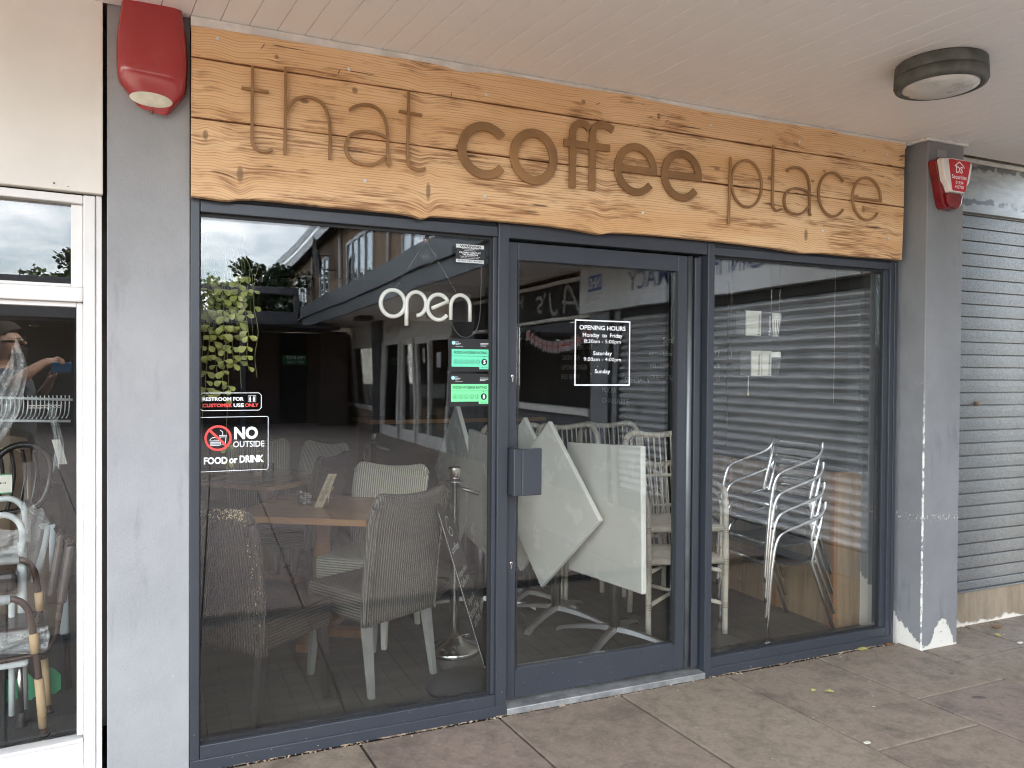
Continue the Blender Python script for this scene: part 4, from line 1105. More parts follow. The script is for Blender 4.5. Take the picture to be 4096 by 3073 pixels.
o2 = [(cx - 0.125, 2.655), (cx - 0.110, 2.668), (cx - 0.05, 2.675), (cx + 0.05, 2.675), (cx + 0.110, 2.668), (cx + 0.125, 2.655), (cx + 0.098, 2.548), (cx + 0.073, 2.520), (cx + 0.056, 2.486), (cx - 0.056, 2.486), (cx - 0.073, 2.520), (cx - 0.098, 2.548)]
cv = sec(o2, -0.2055, -0.238, 0.06).build('cover', M['white_plastic'], ar)
md = cv.modifiers.new('soft_edge', 'BEVEL'); md.width = 0.005; md.segments = 2; md.limit_method = 'ANGLE'
o3 = [(cx - 0.062, 2.484), (cx + 0.062, 2.484), (cx + 0.050, 2.428), (cx + 0.036, 2.412), (cx - 0.036, 2.412), (cx - 0.050, 2.428)]
l_ = sec(o3, -0.2055, -0.226, 0.0).build('strobe_lens', M['red_lens'], ar)
md = l_.modifiers.new('soft_edge', 'BEVEL'); md.width = 0.006; md.segments = 2; md.limit_method = 'ANGLE'
AY = -0.2385
b = MB(); b.prism([(cx - 0.074, 2.656), (cx - 0.066, 2.662), (cx + 0.090, 2.662), (cx + 0.098, 2.654), (cx + 0.062, 2.502), (cx + 0.056, 2.496), (cx - 0.036, 2.496), (cx - 0.042, 2.502)], XZ(AY), 0.0, 0.0012); b.build('label_panel', M['red_face'], ar)
b = MB(); lx = cx + 0.012
b.ribbon([(lx - 0.040, 2.628), (lx - 0.002, 2.652), (lx + 0.034, 2.628), (lx + 0.034, 2.620)], 0.0055, XZ(AY), 0.0014, 0.0018); b.ribbon([(lx - 0.028, 2.632), (lx - 0.028, 2.622)], 0.005, XZ(AY), 0.0014, 0.00185)
b.text("DS", lx - 0.029, 2.592, lx + 0.024, 2.628, XZ(AY), 0.02, h=0.0019)
b.text("Securities", lx - 0.060, 2.560, lx + 0.056, 2.583, XZ(AY), 0.012, h=0.0016); b.text("01934", lx - 0.030, 2.533, lx + 0.030, 2.550, XZ(AY), 0.012, h=0.0016); b.text("417730", lx - 0.035, 2.509, lx + 0.033, 2.526, XZ(AY), 0.012, h=0.0016)
b.build('white_lettering', M['white_vinyl'], ar)
b = MB(); b.box(3.86, 3.935, -0.158, -0.1525, 2.690, 2.735, 0.002); b.build('blank_plate', M['pillar_l'], label='small grey painted blanking plate above the securities alarm box', cat='plate')

# ================================================================== CEILING LAMP
lm = empty('bulkhead_lamp', (2.94, -0.88, 2.79), 'round weathered dark bulkhead lamp on the canopy boards', 'lamp')
b = MB(); b.lathe([(0.165, 2.7895), (0.172, 2.783), (0.1745, 2.742), (0.172, 2.7385), (0.150, 2.7385)], (2.94, -0.88, 0), 48); b.build('base', M['lamp_body'], lm)
b = MB(); b.lathe([(0.160, 2.7380), (0.1745, 2.7365), (0.176, 2.706), (0.170, 2.694), (0.150, 2.690), (0.146, 2.696)], (2.94, -0.88, 0), 48); b.build('rim', M['lamp_body'], lm)
b = MB(); b.lathe([(0.147, 2.697), (0.140, 2.689), (0.115, 2.680), (0.07, 2.673), (0.0005, 2.670)], (2.94, -0.88, 0), 48); b.build('diffuser', M['lamp_lens'], lm)

# ================================================================== RIGHT NEIGHBOUR: roller shutter
rs = empty('roller_shutter', (4.4, 0.07, 0.2), 'closed galvanised roller shutter right of the flaking pillar', 'shutter')
b = MB()
prof = []
z = 0.262; pit = 0.0760
while z < 2.50:
    prof += [(0.064, z), (0.0600, z + 0.003), (0.0590, z + pit * 0.5), (0.0600, z + pit - 0.006), (0.073, z + pit - 0.0050), (0.073, z + pit - 0.0005)]
    z += pit
n = len(prof)
b._faces([Vector((4.085, y, z_)) for y, z_ in prof] + [Vector((5.28, y, z_)) for y, z_ in prof], [(i, i + 1, n + i + 1, n + i) for i in range(n - 1)])
b.build('slat_curtain', M['galv'], rs)
b = MB(); b.box(4.085, 5.28, 0.048, 0.080, 0.214, 0.262, 0.004); b.box(4.085, 5.28, 0.030, 0.062, 0.205, 0.213, 0.002); b.build('bottom_rail', M['galv'], rs)
b = MB(); b.lathe([(0.001, -0.012), (0.010, -0.011), (0.013, 0.0), (0.013, 0.006)], (4.505, 0.052, 1.335), 14, 'y'); b.build('lock', M['rust'], rs)
b = MB(); b.box(4.084, 5.30, 0.035, 0.30, 2.475, 2.80, 0.004)
b.build('shutter_lintel', M['lintel'], label='stained pale grey metal lintel above the roller shutter', cat='lintel', loc=(4.08, 0.035, 2.47))
b = MB(); b.box(4.084, 5.30, 0.040, 0.30, -0.02, 0.203, 0.006)
b.build('low_wall', M['stall'], label='low stained concrete wall below the roller shutter', cat='wall', loc=(4.08, 0.04, 0))

# ================================================================== LEFT NEIGHBOUR: white shopfront turned a few degrees
LO = Vector((-0.185, 0.0, 0.0)); LTd = Vector((0.99488, 0.10102, 0)); LN = Vector((-0.10102, 0.99488, 0))
def LM(p): return LO + LTd * p[0] + LN * p[1] + Vector((0, 0, p[2]))
def LF(d): return lambda u, v, h: LM((u, d - h, v))
nb = empty('white_shopfront', tuple(LM((-0.3, 0, 0))), 'white painted timber shopfront of the mobility aid shop left of the grey pillar', 'shopfront')
b = MB(); b.box(-3.0, -0.001, -0.014, 0.03, 2.120, 2.80, 0.003, LM); b.build('fascia_panel', M['cream_panel'], nb)
b = MB()
b.box(-0.0225, -0.003, 0.012, 0.09, 0.0, 2.117, 0.003, LM); b.build('outer_strip', M['white_paint'], nb)
b = MB(); b.box(-0.0615, -0.0235, 0.006, 0.10, 0.0, 2.114, 0.004, LM); b.build('jamb', M['white_paint'], nb)
b = MB(); b.box(-3.0, -0.0620, 0.008, 0.10, 2.0835, 2.113, 0.004, LM); b.build('head', M['white_paint'], nb)
b = MB(); b.box(-3.0, -0.0620, 0.006, 0.10, 1.7390, 1.7900, 0.005, LM); b.build('transom', M['white_paint'], nb)
b = MB(); b.box(-3.0, -0.0625, 0.012, 0.09, 0.0, 0.183, 0.003, LM); b.box(-3.0, -0.0630, 0.000, 0.0115, 0.1860, 0.1960, 0.002, LM); b.build('bottom_panel', M['white_paint'], nb)
b = MB(); b.box(-0.0990, -0.0622, 0.030, 0.075, 1.7905, 2.083, 0.004, LM); b.box(-3.0, -0.0992, 0.030, 0.075, 1.7905, 1.803, 0.003, LM); b.build('glazing_bead', M['white_paint'], nb)
b = MB(); b.box(-0.0820, -0.0622, 0.032, 0.075, 0.197, 1.7385, 0.004, LM); b.box(-3.0, -0.0822, 0.032, 0.075, 1.722, 1.7385, 0.003, LM); b.build('glazing_bead', M['white_paint'], nb)
b = MB(); b.box(-3.0, -0.0992, 0.050, 0.056, 1.8035, 2.083, 0, LM); b.build('window_pane', M['glass_old'], nb)
b = MB(); b.box(-3.0, -0.0822, 0.050, 0.056, 0.1965, 1.7215, 0, LM); b.build('window_pane', M['glass_old'], nb)
for (s_, z_) in ((-0.150, 2.140), (-0.108, 2.1335)):
    b = MB(); b.tube([LM((s_, -0.0165, z_)), LM((s_, -0.0138, z_))], 0.0035 if s_ < -0.12 else 0.002, 8); b.build('screw', M['rust'], nb)
# its room
b = MB(); b.box(-3.2, -0.0, 0.11, 3.0, 0.05, 0.10, 0, LM); b.build('shop_floor', M['carpet'], kind='structure')
rm = empty('shop_room', tuple(LM((-1.5, 1.5, 0.1))), 'dim room of the mobility shop behind its window', 'room')
b = MB(); b.box(-3.2, 0.05, 3.0, 3.1, 0.10, 2.8, 0, LM); b.build('back_wall', M['room_wall'], rm)
b = MB(); b.box(-0.012, 0.09, 0.32, 3.0, 0.10, 2.8, 0, LM); b.build('side_wall', M['room_wall'], rm)
b = MB(); b.box(-3.2, 0.05, 0.12, 3.0, 2.60, 2.66, 0, LM); b.build('ceiling', M['room_ceiling'], rm)
for d_ in (0.5, 0.95):
    lf = empty('ceiling_light', tuple(LM((-0.62, d_ * 2, 2.55))), 'nearer louvred ceiling light panel inside the mobility shop' if d_ < .7 else 'farther louvred ceiling light panel inside the mobility shop', 'ceiling light')
    b = MB(); b.box(-0.9, -0.35, d_ * 2 - 0.25, d_ * 2 + 0.25, 2.57, 2.598, 0, LM); b.build('casing', M['white_paint'], lf)
    b = MB()
    for i in range(12): b.box(-0.9, -0.35, d_ * 2 - 0.24 + i * 0.042, d_ * 2 - 0.22 + i * 0.042, 2.545, 2.569, 0, LM)
    b.build('louvre', M['white_paint'], lf)

def pl(*pts): return [LM(p) for p in pts]
def sp(pts, k=5): return [tuple(p) for p in smooth_path(pts, k)]
# white commode frame at the back
w = empty('commode_chair', tuple(LM((-0.5, 0.85, 0.1))), 'white tubular commode frame wrapped in clear plastic in the left shop window', 'commode')
for d_, z_ in ((0.78, 0.955), (0.50, 0.930)):
    b = MB(); b.tube(pl(*sp([(-0.95, d_, z_), (-0.40, d_, z_), (-0.315, d_, z_), (-0.275, d_, z_ - 0.03), (-0.262, d_, z_ - 0.075), (-0.265, d_, z_ - 0.15)])), 0.0125, 10); b.build('armrest', M['walker_white'], w)
b = MB()
b.tube(pl((-0.268, 0.6, 0.80), (-0.262, 0.6, 0.12)), 0.017, 10); b.tube(pl((-0.90, 0.6, 0.58), (-0.268, 0.6, 0.58)), 0.013, 10)
b.tube(pl((-0.95, 0.6, 0.76), (-0.268, 0.6, 0.76)), 0.012, 10)
b.tube(pl((-0.30, 0.55, 0.58), (-0.30, 0.55, 0.12)), 0.012, 10); b.build('frame', M['walker_white'], w)
b = MB(); b.tube(pl(*sp([(-0.205, 0.66, 0.845), (-0.19, 0.66, 0.85), (-0.18, 0.66, 0.825), (-0.20, 0.66, 0.72), (-0.235, 0.66, 0.62)])), 0.012, 10); b.build('back_tube', M['walker_white'], w)
b = MB(); b.box(-0.9, -0.28, 0.50, 0.86, 0.62, 0.70, 0.02, LM); b.build('seat', M['brown_vinyl'], w)
def sheet(pts_u, name, parent, n=14):
    """crumpled plastic cover following control rows"""
    b = MB(); rows = pts_u
    def fn(u, v):
        i = min(int(v * (len(rows) - 1)), len(rows) - 2); t_ = v * (len(rows) - 1) - i
        A = rows[i]; B = rows[i + 1]
        p = [A[0][k] + (A[1][k] - A[0][k]) * u for k in range(3)]; q = [B[0][k] + (B[1][k] - B[0][k]) * u for k in range(3)]
        r = [p[k] + (q[k] - p[k]) * t_ for k in range(3)]
        r[1] += 0.012 * math.sin(u * 17 + v * 9) + 0.008 * math.sin(v * 23 + u * 5); r[2] += 0.010 * math.sin(u * 13 + v * 4)
        return LM(r)
    b.grid(fn, n, n); return b.build(name, M['polythene'], parent)
sheet([((-0.62, 0.47, 0.90), (-0.235, 0.47, 0.88)), ((-0.60, 0.44, 0.83), (-0.25, 0.45, 0.82)), ((-0.55, 0.46, 0.76), (-0.30, 0.47, 0.78))], 'plastic_cover', w)
sheet([((-0.27, 0.63, 0.95), (-0.20, 0.63, 0.93)), ((-0.28, 0.62, 0.86), (-0.17, 0.62, 0.86)), ((-0.26, 0.62, 0.66), (-0.20, 0.62, 0.64))], 'plastic_cover', w)
# brown shower chair with cardboard sleeves in front
c_ = empty('shower_chair', tuple(LM((-0.4, 0.4, 0.1))), 'brown tubular chair with cardboard sleeves on its legs near the left shop window', 'chair')
for d_, so, zo in ((0.33, 0.0, 0.0), (0.56, 0.012, 0.10)):
    top = 0.640 + zo
    x1 = -0.225 + so
    b = MB(); b.tube(pl(*sp([(-0.75, d_, top), (-0.34, d_, top), (-0.275 + so, d_, top - 0.006), (-0.24 + so, d_, top - 0.045), (x1, d_, top - 0.12), (-0.205 + so, d_, 0.34), (-0.185 + so, d_, 0.10)])), 0.0125, 10); b.build('leg', M['brown_tube'], c_)
    b = MB(); b.tube(pl((-0.75, d_, top), (-0.295 + so * 1.6, d_, top)), 0.019, 12); b.build('arm_pad', M['walker_white'], c_)
    b = MB(); b.tube(pl((-0.2205 + so, d_, 0.500 + zo), (-0.2145 + so, d_, 0.425 + zo)), 0.0165, 12); b.build('cardboard_sleeve', M['card_wrap'], c_)
    b = MB(); b.tube(pl((-0.2035 + so, d_, 0.325), (-0.1885 + so, d_, 0.135)), 0.0165, 12); b.build('cardboard_sleeve', M['card_wrap'], c_)
    b = MB(); b.tube(pl((-0.1855 + so, d_, 0.112), (-0.1845 + so, d_, 0.10)), 0.018, 12); b.build('rubber_foot', M['gasket'], c_)
b = MB(); b.tube(pl(*sp([(-0.75, 0.42, 0.375), (-0.30, 0.42, 0.385), (-0.20, 0.42, 0.398), (-0.165, 0.42, 0.425), (-0.145, 0.42, 0.48), (-0.115, 0.42, 0.70), (-0.10, 0.42, 0.82)])), 0.011, 10); b.build('seat_rail', M['brown_tube'], c_)
b = MB(); b.box(-0.75, -0.185, 0.36, 0.62, 0.420, 0.515, 0.022, LM); b.build('seat', M['brown_vinyl'], c_)
sheet([((-0.75, 0.345, 0.50), (-0.175, 0.345, 0.52)), ((-0.75, 0.34, 0.46), (-0.168, 0.34, 0.47)), ((-0.72, 0.35, 0.41), (-0.18, 0.35, 0.42))], 'plastic_cover', c_)
b = MB()
def bpad(p): return LM((p.x + 0.14 * (p.z - 0.55), p.y, p.z))
b.box(-0.150, -0.118, 0.36, 0.56, 0.585, 0.815, 0.014, bpad); b.build('back_pad', M['brown_vinyl'], c_)
b = MB(); b.box(-0.185, -0.155, 0.50, 0.62, 0.585, 0.835, 0.014, bpad); b.build('back_pad', M['brown_vinyl'], c_)
lg = empty('adjustable_leg_stool', tuple(LM((-0.26, 0.45, 0.1))), 'grey adjustable aluminium leg with rubber foot under the brown shower chair', 'stool')
b = MB(); b.tube(pl((-0.272, 0.47, 0.36), (-0.265, 0.47, 0.135)), 0.010, 10); b.build('leg', M['steel'], lg)
b = MB(); b.lathe([(0.012, 0.155), (0.014, 0.13), (0.022, 0.108), (0.022, 0.10)], LM((-0.265, 0.47, 0)), 14); b.build('rubber_foot', M['gasket'], lg)
b = MB(); b.box(-0.75, -0.24, 0.44, 0.60, 0.34, 0.375, 0.012, LM); b.build('seat', M['walker_white'], lg)
b = MB(); b.grid(lambda u, v: LM((-0.33 + 0.20 * u, 0.75 + 0.02 * math.sin(9 * u), 0.10 + 0.10 * v + 0.02 * math.sin(14 * u + 3 * v))), 10, 6); b.build('green_bag', M['exit_green'], label='green plastic bag on the carpet behind the adjustable leg', cat='bag')
b = MB(); b.box(-0.175, -0.150, 0.80, 0.83, 0.62, 0.83, 0.008, LM); b.build('foam_handle', M['foam'], label='pale blue foam handled aid standing behind the brown back pad', cat='walking aid')
b = MB(); b.box(-0.135, -0.100, 0.72, 0.75, 0.36, 0.56, 0.010, LM); b.build('foam_handle', M['foam'], label='pale blue moulded aid low down beside the white window bead', cat='walking aid')
# wire shelf rack
rk = empty('wire_rack', tuple(LM((-0.25, 0.9, 1.3))), 'white wire rack of curved prongs hanging in the left shop window', 'rack')
b = MB()
b.tube(pl((-0.62, 0.72, 1.395), (-0.085, 0.72, 1.372)), 0.0055, 8); b.tube(pl((-0.62, 0.60, 1.305), (-0.095, 0.60, 1.287)), 0.0055, 8); b.build('rail', M['walker_white'], rk)
b = MB()
for i in range(34):
    s = -0.60 + i * 0.0152
    b.tube(pl(*sp([(s, 0.72, 1.39), (s, 0.74, 1.345), (s - 0.004, 0.70, 1.312), (s - 0.012, 0.62, 1.300)], 3)), 0.0024, 5)
b.build('prong_row', M['walker_white'], rk)
b = MB(); b.box(-0.245, -0.125, 0.575, 0.580, 1.352, 1.357, 0, LM); b.box(-0.245, -0.125, 0.575, 0.580, 1.343, 1.347, 0, LM); b.build('bag_clip', M['steel'], rk)
# black bent-wood chair and tan recliner
ch = empty('wooden_chair', tuple(LM((-0.3, 0.9, 0.1))), 'black gloss wooden chair with curved slatted back in the left shop window', 'chair')
b = MB()
b.tube(pl(*sp([(-0.48, 0.86, 0.80), (-0.44, 0.86, 1.00), (-0.36, 0.86, 1.13), (-0.28, 0.86, 1.175), (-0.20, 0.86, 1.15), (-0.168, 0.86, 1.07), (-0.185, 0.86, 0.96), (-0.24, 0.86, 0.90), (-0.36, 0.86, 0.88)])), 0.014, 10); b.build('back_hoop', M['black_gloss'], ch)
for i in range(4):
    s = -0.36 + i * 0.042
    b = MB(); b.tube(pl(*sp([(s, 0.88, 1.15), (s + 0.012, 0.89, 1.05), (s - 0.005, 0.88, 0.93), (s - 0.02, 0.87, 0.88)])), 0.0075, 8); b.build('slat', M['black_gloss'], ch)
for (a0, a1) in (((-0.27, 0.84, 0.92), (-0.10, 0.80, 0.76)), ((-0.27, 0.95, 0.92), (-0.14, 0.98, 0.72)), ((-0.40, 0.84, 0.90), (-0.42, 0.80, 0.10)), ((-0.13, 0.82, 0.80), (-0.10, 0.80, 0.10))):
    b = MB(); b.tube(pl(a0, a1), 0.013, 8); b.build('leg', M['black_gloss'], ch)
rc = empty('recliner', tuple(LM((-0.6, 1.5, 0.1))), 'tan leather recliner with pale piping at the back of the left shop window', 'armchair')
b = MB(); b.box(-1.3, -0.22, 1.25, 1.55, 0.55, 1.22, 0.12, LM); b.build('back_cushion', M['recliner'], rc)
b = MB(); b.box(-1.3, -0.10, 1.56, 2.3, 0.12, 0.85, 0.10, LM); b.build('body', M['recliner'], rc)
b = MB(); b.tube(pl(*sp([(-0.62, 1.235, 0.60), (-0.58, 1.235, 0.95), (-0.50, 1.235, 1.10), (-0.36, 1.235, 1.13), (-0.28, 1.235, 1.08), (-0.265, 1.235, 0.80), (-0.29, 1.235, 0.58)])), 0.004, 6); b.build('piping', M['card'], rc)
pc = empty('price_card', tuple(LM((-0.33, 0.25, 1.12))), 'white price card with green border at the left edge of the shop window', 'card')
b = MB(); b.box(-0.60, -0.283, 0.20, 0.203, 1.055, 1.125, 0, LM); b.build('card_face', M['carton'], pc)
b = MB(); b.prism([(-0.6, 1.0550), (-0.283, 1.0550), (-0.283, 1.0590), (-0.6, 1.0590)], LF(0.20), 0.0003, 0.0008); b.prism([(-0.6, 1.1210), (-0.283, 1.1210), (-0.283, 1.1250), (-0.6, 1.1250)], LF(0.20), 0.0003, 0.0008); b.build('green_border', M['exit_green'], pc)
b = MB(); b.prism([(-0.36, 1.090), (-0.315, 1.090), (-0.315, 1.096), (-0.36, 1.096)], LF(0.20), 0.0003, 0.0008); b.prism([(-0.311, 1.090), (-0.309, 1.090), (-0.309, 1.096), (-0.311, 1.096)], LF(0.20), 0.0003, 0.0008); b.prism([(-0.305, 1.090), (-0.302, 1.090), (-0.302, 1.096), (-0.305, 1.096)], LF(0.20), 0.0003, 0.0008); b.build('black_print', M['black_vinyl'], pc)
bg = empty('plastic_bag', tuple(LM((-0.3, 0.4, 1.5))), 'crumpled clear plastic packaging hanging inside the left shop window', 'packaging')
sheet([((-0.305, 0.30, 1.50), (-0.275, 0.30, 1.62)), ((-0.33, 0.30, 1.46), (-0.235, 0.31, 1.50)), ((-0.36, 0.30, 1.36), (-0.26, 0.31, 1.35)), ((-0.36, 0.30, 1.28), (-0.33, 0.31, 1.22))], 'film', bg)
sheet([((-0.18, 0.48, 1.36), (-0.155, 0.48, 1.36)), ((-0.165, 0.47, 1.28), (-0.14, 0.47, 1.29)), ((-0.15, 0.47, 1.20), (-0.12, 0.47, 1.21)), ((-0.16, 0.47, 1.10), (-0.115, 0.47, 1.12))], 'film', bg)
b = MB(); b.box(-0.150, -0.120, 0.50, 0.503, 1.12, 1.22, 0, lambda p: LM((p.x - 0.25 * (p.z - 1.17), p.y, p.z))); b.build('header_card', M['carton'], bg)

# ================================================================== CAFE ROOM
b = MB()
y = 0.0
for i in range(44):
    x0 = -0.10 + 0.0925 * i
    if x0 > 3.95: break
    b.box(x0 + 0.0008, x0 + 0.0915, 0.092, 6.4, -0.02, 0.020, 0.0008)
fl = MB(); 
b.build('cafe_floor', M['floor_wood'], kind='structure')
b = MB(); b.box(-0.3, 4.2, 0.076, 6.5, -0.06, -0.021); b.build('floor_slab', M['joint'], kind='structure')
room = empty('cafe_room', (1.9, 3.0, 0.0), 'dark painted room of the cafe behind the glass', 'room')
b = MB(); b.box(-0.20, 4.10, 6.4, 6.5, 0.0, 2.75); b.build('back_wall', M['room_wall'], room)
b = MB(); b.box(-0.17, -0.10, 0.302, 6.4, 0.0, 2.75); b.build('side_wall', M['room_wall'], room)
b = MB(); b.box(3.92, 4.08, 0.302, 6.4, 0.0, 2.75); b.build('side_wall', M['black_wall'], room)
b = MB(); b.box(-0.20, 4.10, 0.08, 6.5, 2.62, 2.74); b.build('ceiling', M['room_ceiling'], room)
b = MB(); b.box(0.104, 3.755, 0.02, 0.10, 2.168, 2.74); b.build('lintel', M['black_wall'], room)
b = MB(); b.box(3.715, 3.915, 0.215, 0.30, 0.935, 2.14, 0.002); b.build('wall_return', M['charcoal_post'], label='charcoal painted wall return at the right end of the cafe window', cat='wall')

# pine clad half wall on the right
hw = empty('pine_counter', (3.74, 0.6, 0.0), 'half height counter clad in pine boards behind the right window', 'counter')
b = MB()
for i in range(3): b.box(3.612 + 0.1005 * i, 3.711 + 0.1005 * i, 0.262, 0.282, 0.021, 0.932, 0.002)
b.build('front_board', M['pine_board'], hw)
b = MB(); b.box(3.582, 3.6105, 0.258, 0.300, 0.021, 0.934, 0.003); b.build('corner_batten', M['pine_edge'], hw)
b = MB()
for i in range(6): b.box(3.600, 3.6185, 0.305 + 0.19 * i, 0.49 + 0.19 * i, 0.021, 0.930, 0.002)
b.build('side_board', M['pine_board'], hw)
b = MB()
for yy in (0.72, 1.18): b.box(3.580, 3.5995, yy, yy + 0.035, 0.021, 0.928, 0.002)
b.build('side_batten', M['pine_edge'], hw)
b = MB(); b.box(3.619, 3.91, 0.283, 1.46, 0.021, 0.920); b.build('core', M['black_wall'], hw)

# ---- woven chairs
def wicker_chair(label, mat_, leg, H=0.905):
    t = empty('woven_chair', (0, 0, 0), label, 'chair', 'woven dining chairs in the cafe')
    b = MB(); b.box(-0.222, 0.222, -0.185, 0.235, 0.335, 0.468, 0.022)
    b.build('seat', M['wicker_grey_seat'], t, local=True)
    def back(u, v):
        a = -1 + 2 * u
        w = 0.228 - 0.010 * (1 - v)
        z = 0.325 + (H - 0.012 - 0.325) * v
        crn = max(0, abs(a) - 0.80) / 0.20
        z += v * (0.030 * a * a - 0.052 * crn ** 2.2 * (v ** 6))
        y = -0.180 - 0.070 * v ** 1.4 - 0.010 * max(0, v - .8) * 5 + 0.014 * (a * a)
        return Vector((w * a, y, z))
    b = MB(); b.slab(back, (0, -0.036, 0.004), 1.0, 20, 20); bk = b.build('backrest', mat_, t, local=True)
    b = MB()
    top = [back(i / 30, 1.0) + Vector((0, -0.022, 0.004)) for i in range(31)]
    b.tube(top, 0.0215, 10)
    for e in (0.0, 1.0):
        b.tube([back(e, 1 - i / 16) + Vector((0, -0.020, 0)) for i in range(17)], 0.0175, 8)
    # plait running along the rim
    for e in (0.03, 0.97):
        pts = []
        for i in range(60):
            v = i / 59; p = back(e, v) + Vector((0.004 * math.sin(i * 1.57), -0.046, 0)); pts.append(p)
        b.tube(pts, 0.0055, 6)
    b.build('braided_edge', mat_, bk, local=True)
    for sx in (-1, 1):
        for fy, y0, y1 in ((1, 0.205, 0.235), (-1, -0.165, -0.215)):
            b = MB()
            x0, x1 = sx * 0.188, sx * 0.198
            a, c = 0.020, 0.0125
            b._faces([Vector((x0 + dx * a, y0 + dy * a, 0.336)) for dx, dy in ((-1, -1), (1, -1), (1, 1), (-1, 1))] + [Vector((x1 + dx * c, y1 + dy * c, 0.0)) for dx, dy in ((-1, -1), (1, -1), (1, 1), (-1, 1))], [(0, 1, 2, 3), (7, 6, 5, 4), (0, 4, 5, 1), (1, 5, 6, 2), (2, 6, 7, 3), (3, 7, 4, 0)])
            b.build('leg', leg, t, local=True)
    return t
def put(t, rear, f, z=0.020, d=0.20):
    f = Vector((f[0], f[1])).normalized()
    t.location = (rear[0] + f.x * d, rear[1] + f.y * d, z)
    t.rotation_euler.z = math.atan2(-f.x, f.y)
    return t
def wlike(src, label, mat_=None, leg=None):
    c = copy_tree(src); c['label'] = label
    if mat_:
        def sw(o):
            for ch in o.children:
                if ch.type == 'MESH':
                    m_ = leg if ch.name.split('.')[0] == 'leg' else (M[[k for k in M if M[k] is mat_][0] + '_seat'] if ch.name.split('.')[0] == 'seat' else mat_)
                    ch.data = DATA.setdefault((ch.data.name, m_.name), None) or dcopy(ch.data, m_)
                sw(ch)
        sw(c)
    return c
DATA = {}
def dcopy(me, m_):
    d = me.copy(); d.materials.clear(); d.materials.append(m_); DATA[(me.name, m_.name)] = d; return d
chA = put(wicker_chair('grey woven chair in the middle of the left window with its back to the glass', M['wicker_grey'], M['leg_grey']), (1.045, 0.452), (-0.45, 0.89))
chB = wlike(chA, 'worn brown woven chair with frayed top rim at the left edge of the window', M['wicker_brown'], M['leg_dark']); put(chB, (0.235, 0.325), (0.77, 0.63))
chC = wlike(chA, 'cream woven chair at the near oak table behind the grey chair', M['wicker_cream'], M['leg_cream']); put(chC, (1.225, 1.41), (-0.65, -0.76))
chD = wlike(chA, 'cream woven chair at the far oak table under the reflected paving', M['wicker_cream'], M['leg_cream']); put(chD, (1.12, 3.0), (-0.75, -0.5))
chE = wlike(chA, 'dark woven chair directly behind the leaning menu card', M['wicker_dark'], M['leg_dark']); put(chE, (1.00, 2.18), (-0.75, 0.55))
chF = wlike(chA, 'cream woven chair cut off by the left window jamb', M['wicker_cream'], M['leg_cream']); put(chF, (-0.005, 1.10), (0.75, 0.66))
chG = wlike(chA, 'dark woven chair behind and right of the dark chair at the menu card', M['wicker_dark'], M['leg_dark']); put(chG, (1.33, 2.62), (-0.8, 0.2))
chH = wlike(chA, 'dim cream woven chair farthest back at the far oak table', M['wicker_cream'], M['leg_cream']); put(chH, (0.72, 3.42), (-0.1, -1.0))
# frayed straw along the rim of the worn chair
b = MB()
random.seed(3)
for i in range(150):
    u = 1.0 - abs(random.gauss(0, 0.16)) if random.random() < 0.75 else random.uniform(0.1, 1)
    u = max(0.02, u); a = -1 + 2 * u
    crn = max(0, abs(a) - 0.80) / 0.20
    p = Vector((0.228 * a, -0.295 + 0.027 * a * a, 0.897 + 0.018 * a * a - 0.05 * crn ** 2.2))
    ph = random.uniform(-0.6, 1.9)
    p += Vector((0, -0.024 * math.sin(ph) , 0.024 * math.cos(ph) + 0.003))
    L = random.uniform(0.006, 0.018); an = random.gauss(0.2, 0.6)
    q = Vector((math.sin(an) * L, -math.cos(an) * L * 0.6, -L * 0.35 + random.uniform(-.002, .004)))
    b.tube([p, p + q * 0.5 + Vector((0, 0, 0.001)), p + q], 0.0011, 4)
for i in range(46):
    v = random.uniform(0.2, 0.95); p = Vector((0.236, -0.20 - 0.085 * v ** 1.4 + random.uniform(-0.03, 0.03), 0.325 + 0.55 * v))
    b.tube([p, p + Vector((0.003, random.uniform(-.006, .006), random.uniform(-.008, .008)))], 0.0009, 4)
b.build('frayed_straw', M['straw'], chB, local=True)

# ---- oak tables
def oak_table(label):
    t = empty('oak_table', (0, 0, 0.02), label, 'table', 'oak pedestal tables in the cafe')
    b = MB(); b.box(-0.38, 0.38, -0.38, 0.38, 0.694, 0.728, 0.004); b.build('tabletop', M['oak_table'], t, local=True)
    b = MB(); b.lathe([(0.10, 0.6935), (0.06, 0.65), (0.042, 0.55), (0.055, 0.40), (0.042, 0.25), (0.06, 0.08), (0.06, 0.05)], (0, 0, 0), 20); b.build('pedestal', M['pine_edge'], t, local=True)
    b = MB(); b.box(-0.30, 0.30, -0.035, 0.035, 0.0, 0.05, 0.008); b.box(-0.0345, 0.0345, -0.30, 0.30, 0.0012, 0.0488, 0.008); b.build('base', M['pine_edge'], t, local=True)
    return t
t1 = oak_table('oak pedestal table with menu card behind the grey woven chair'); t1.location = (0.833, 1.313, 0.02); t1.rotation_euler.z = math.atan2(-0.53, 0.85)
t2 = copy_tree(t1); t2['label'] = 'farther oak table at the left edge of the window beside a wire basket'; t2.location = (0.69, 2.69, 0.02); t2.rotation_euler.z = R(39)
TZ = 0.749
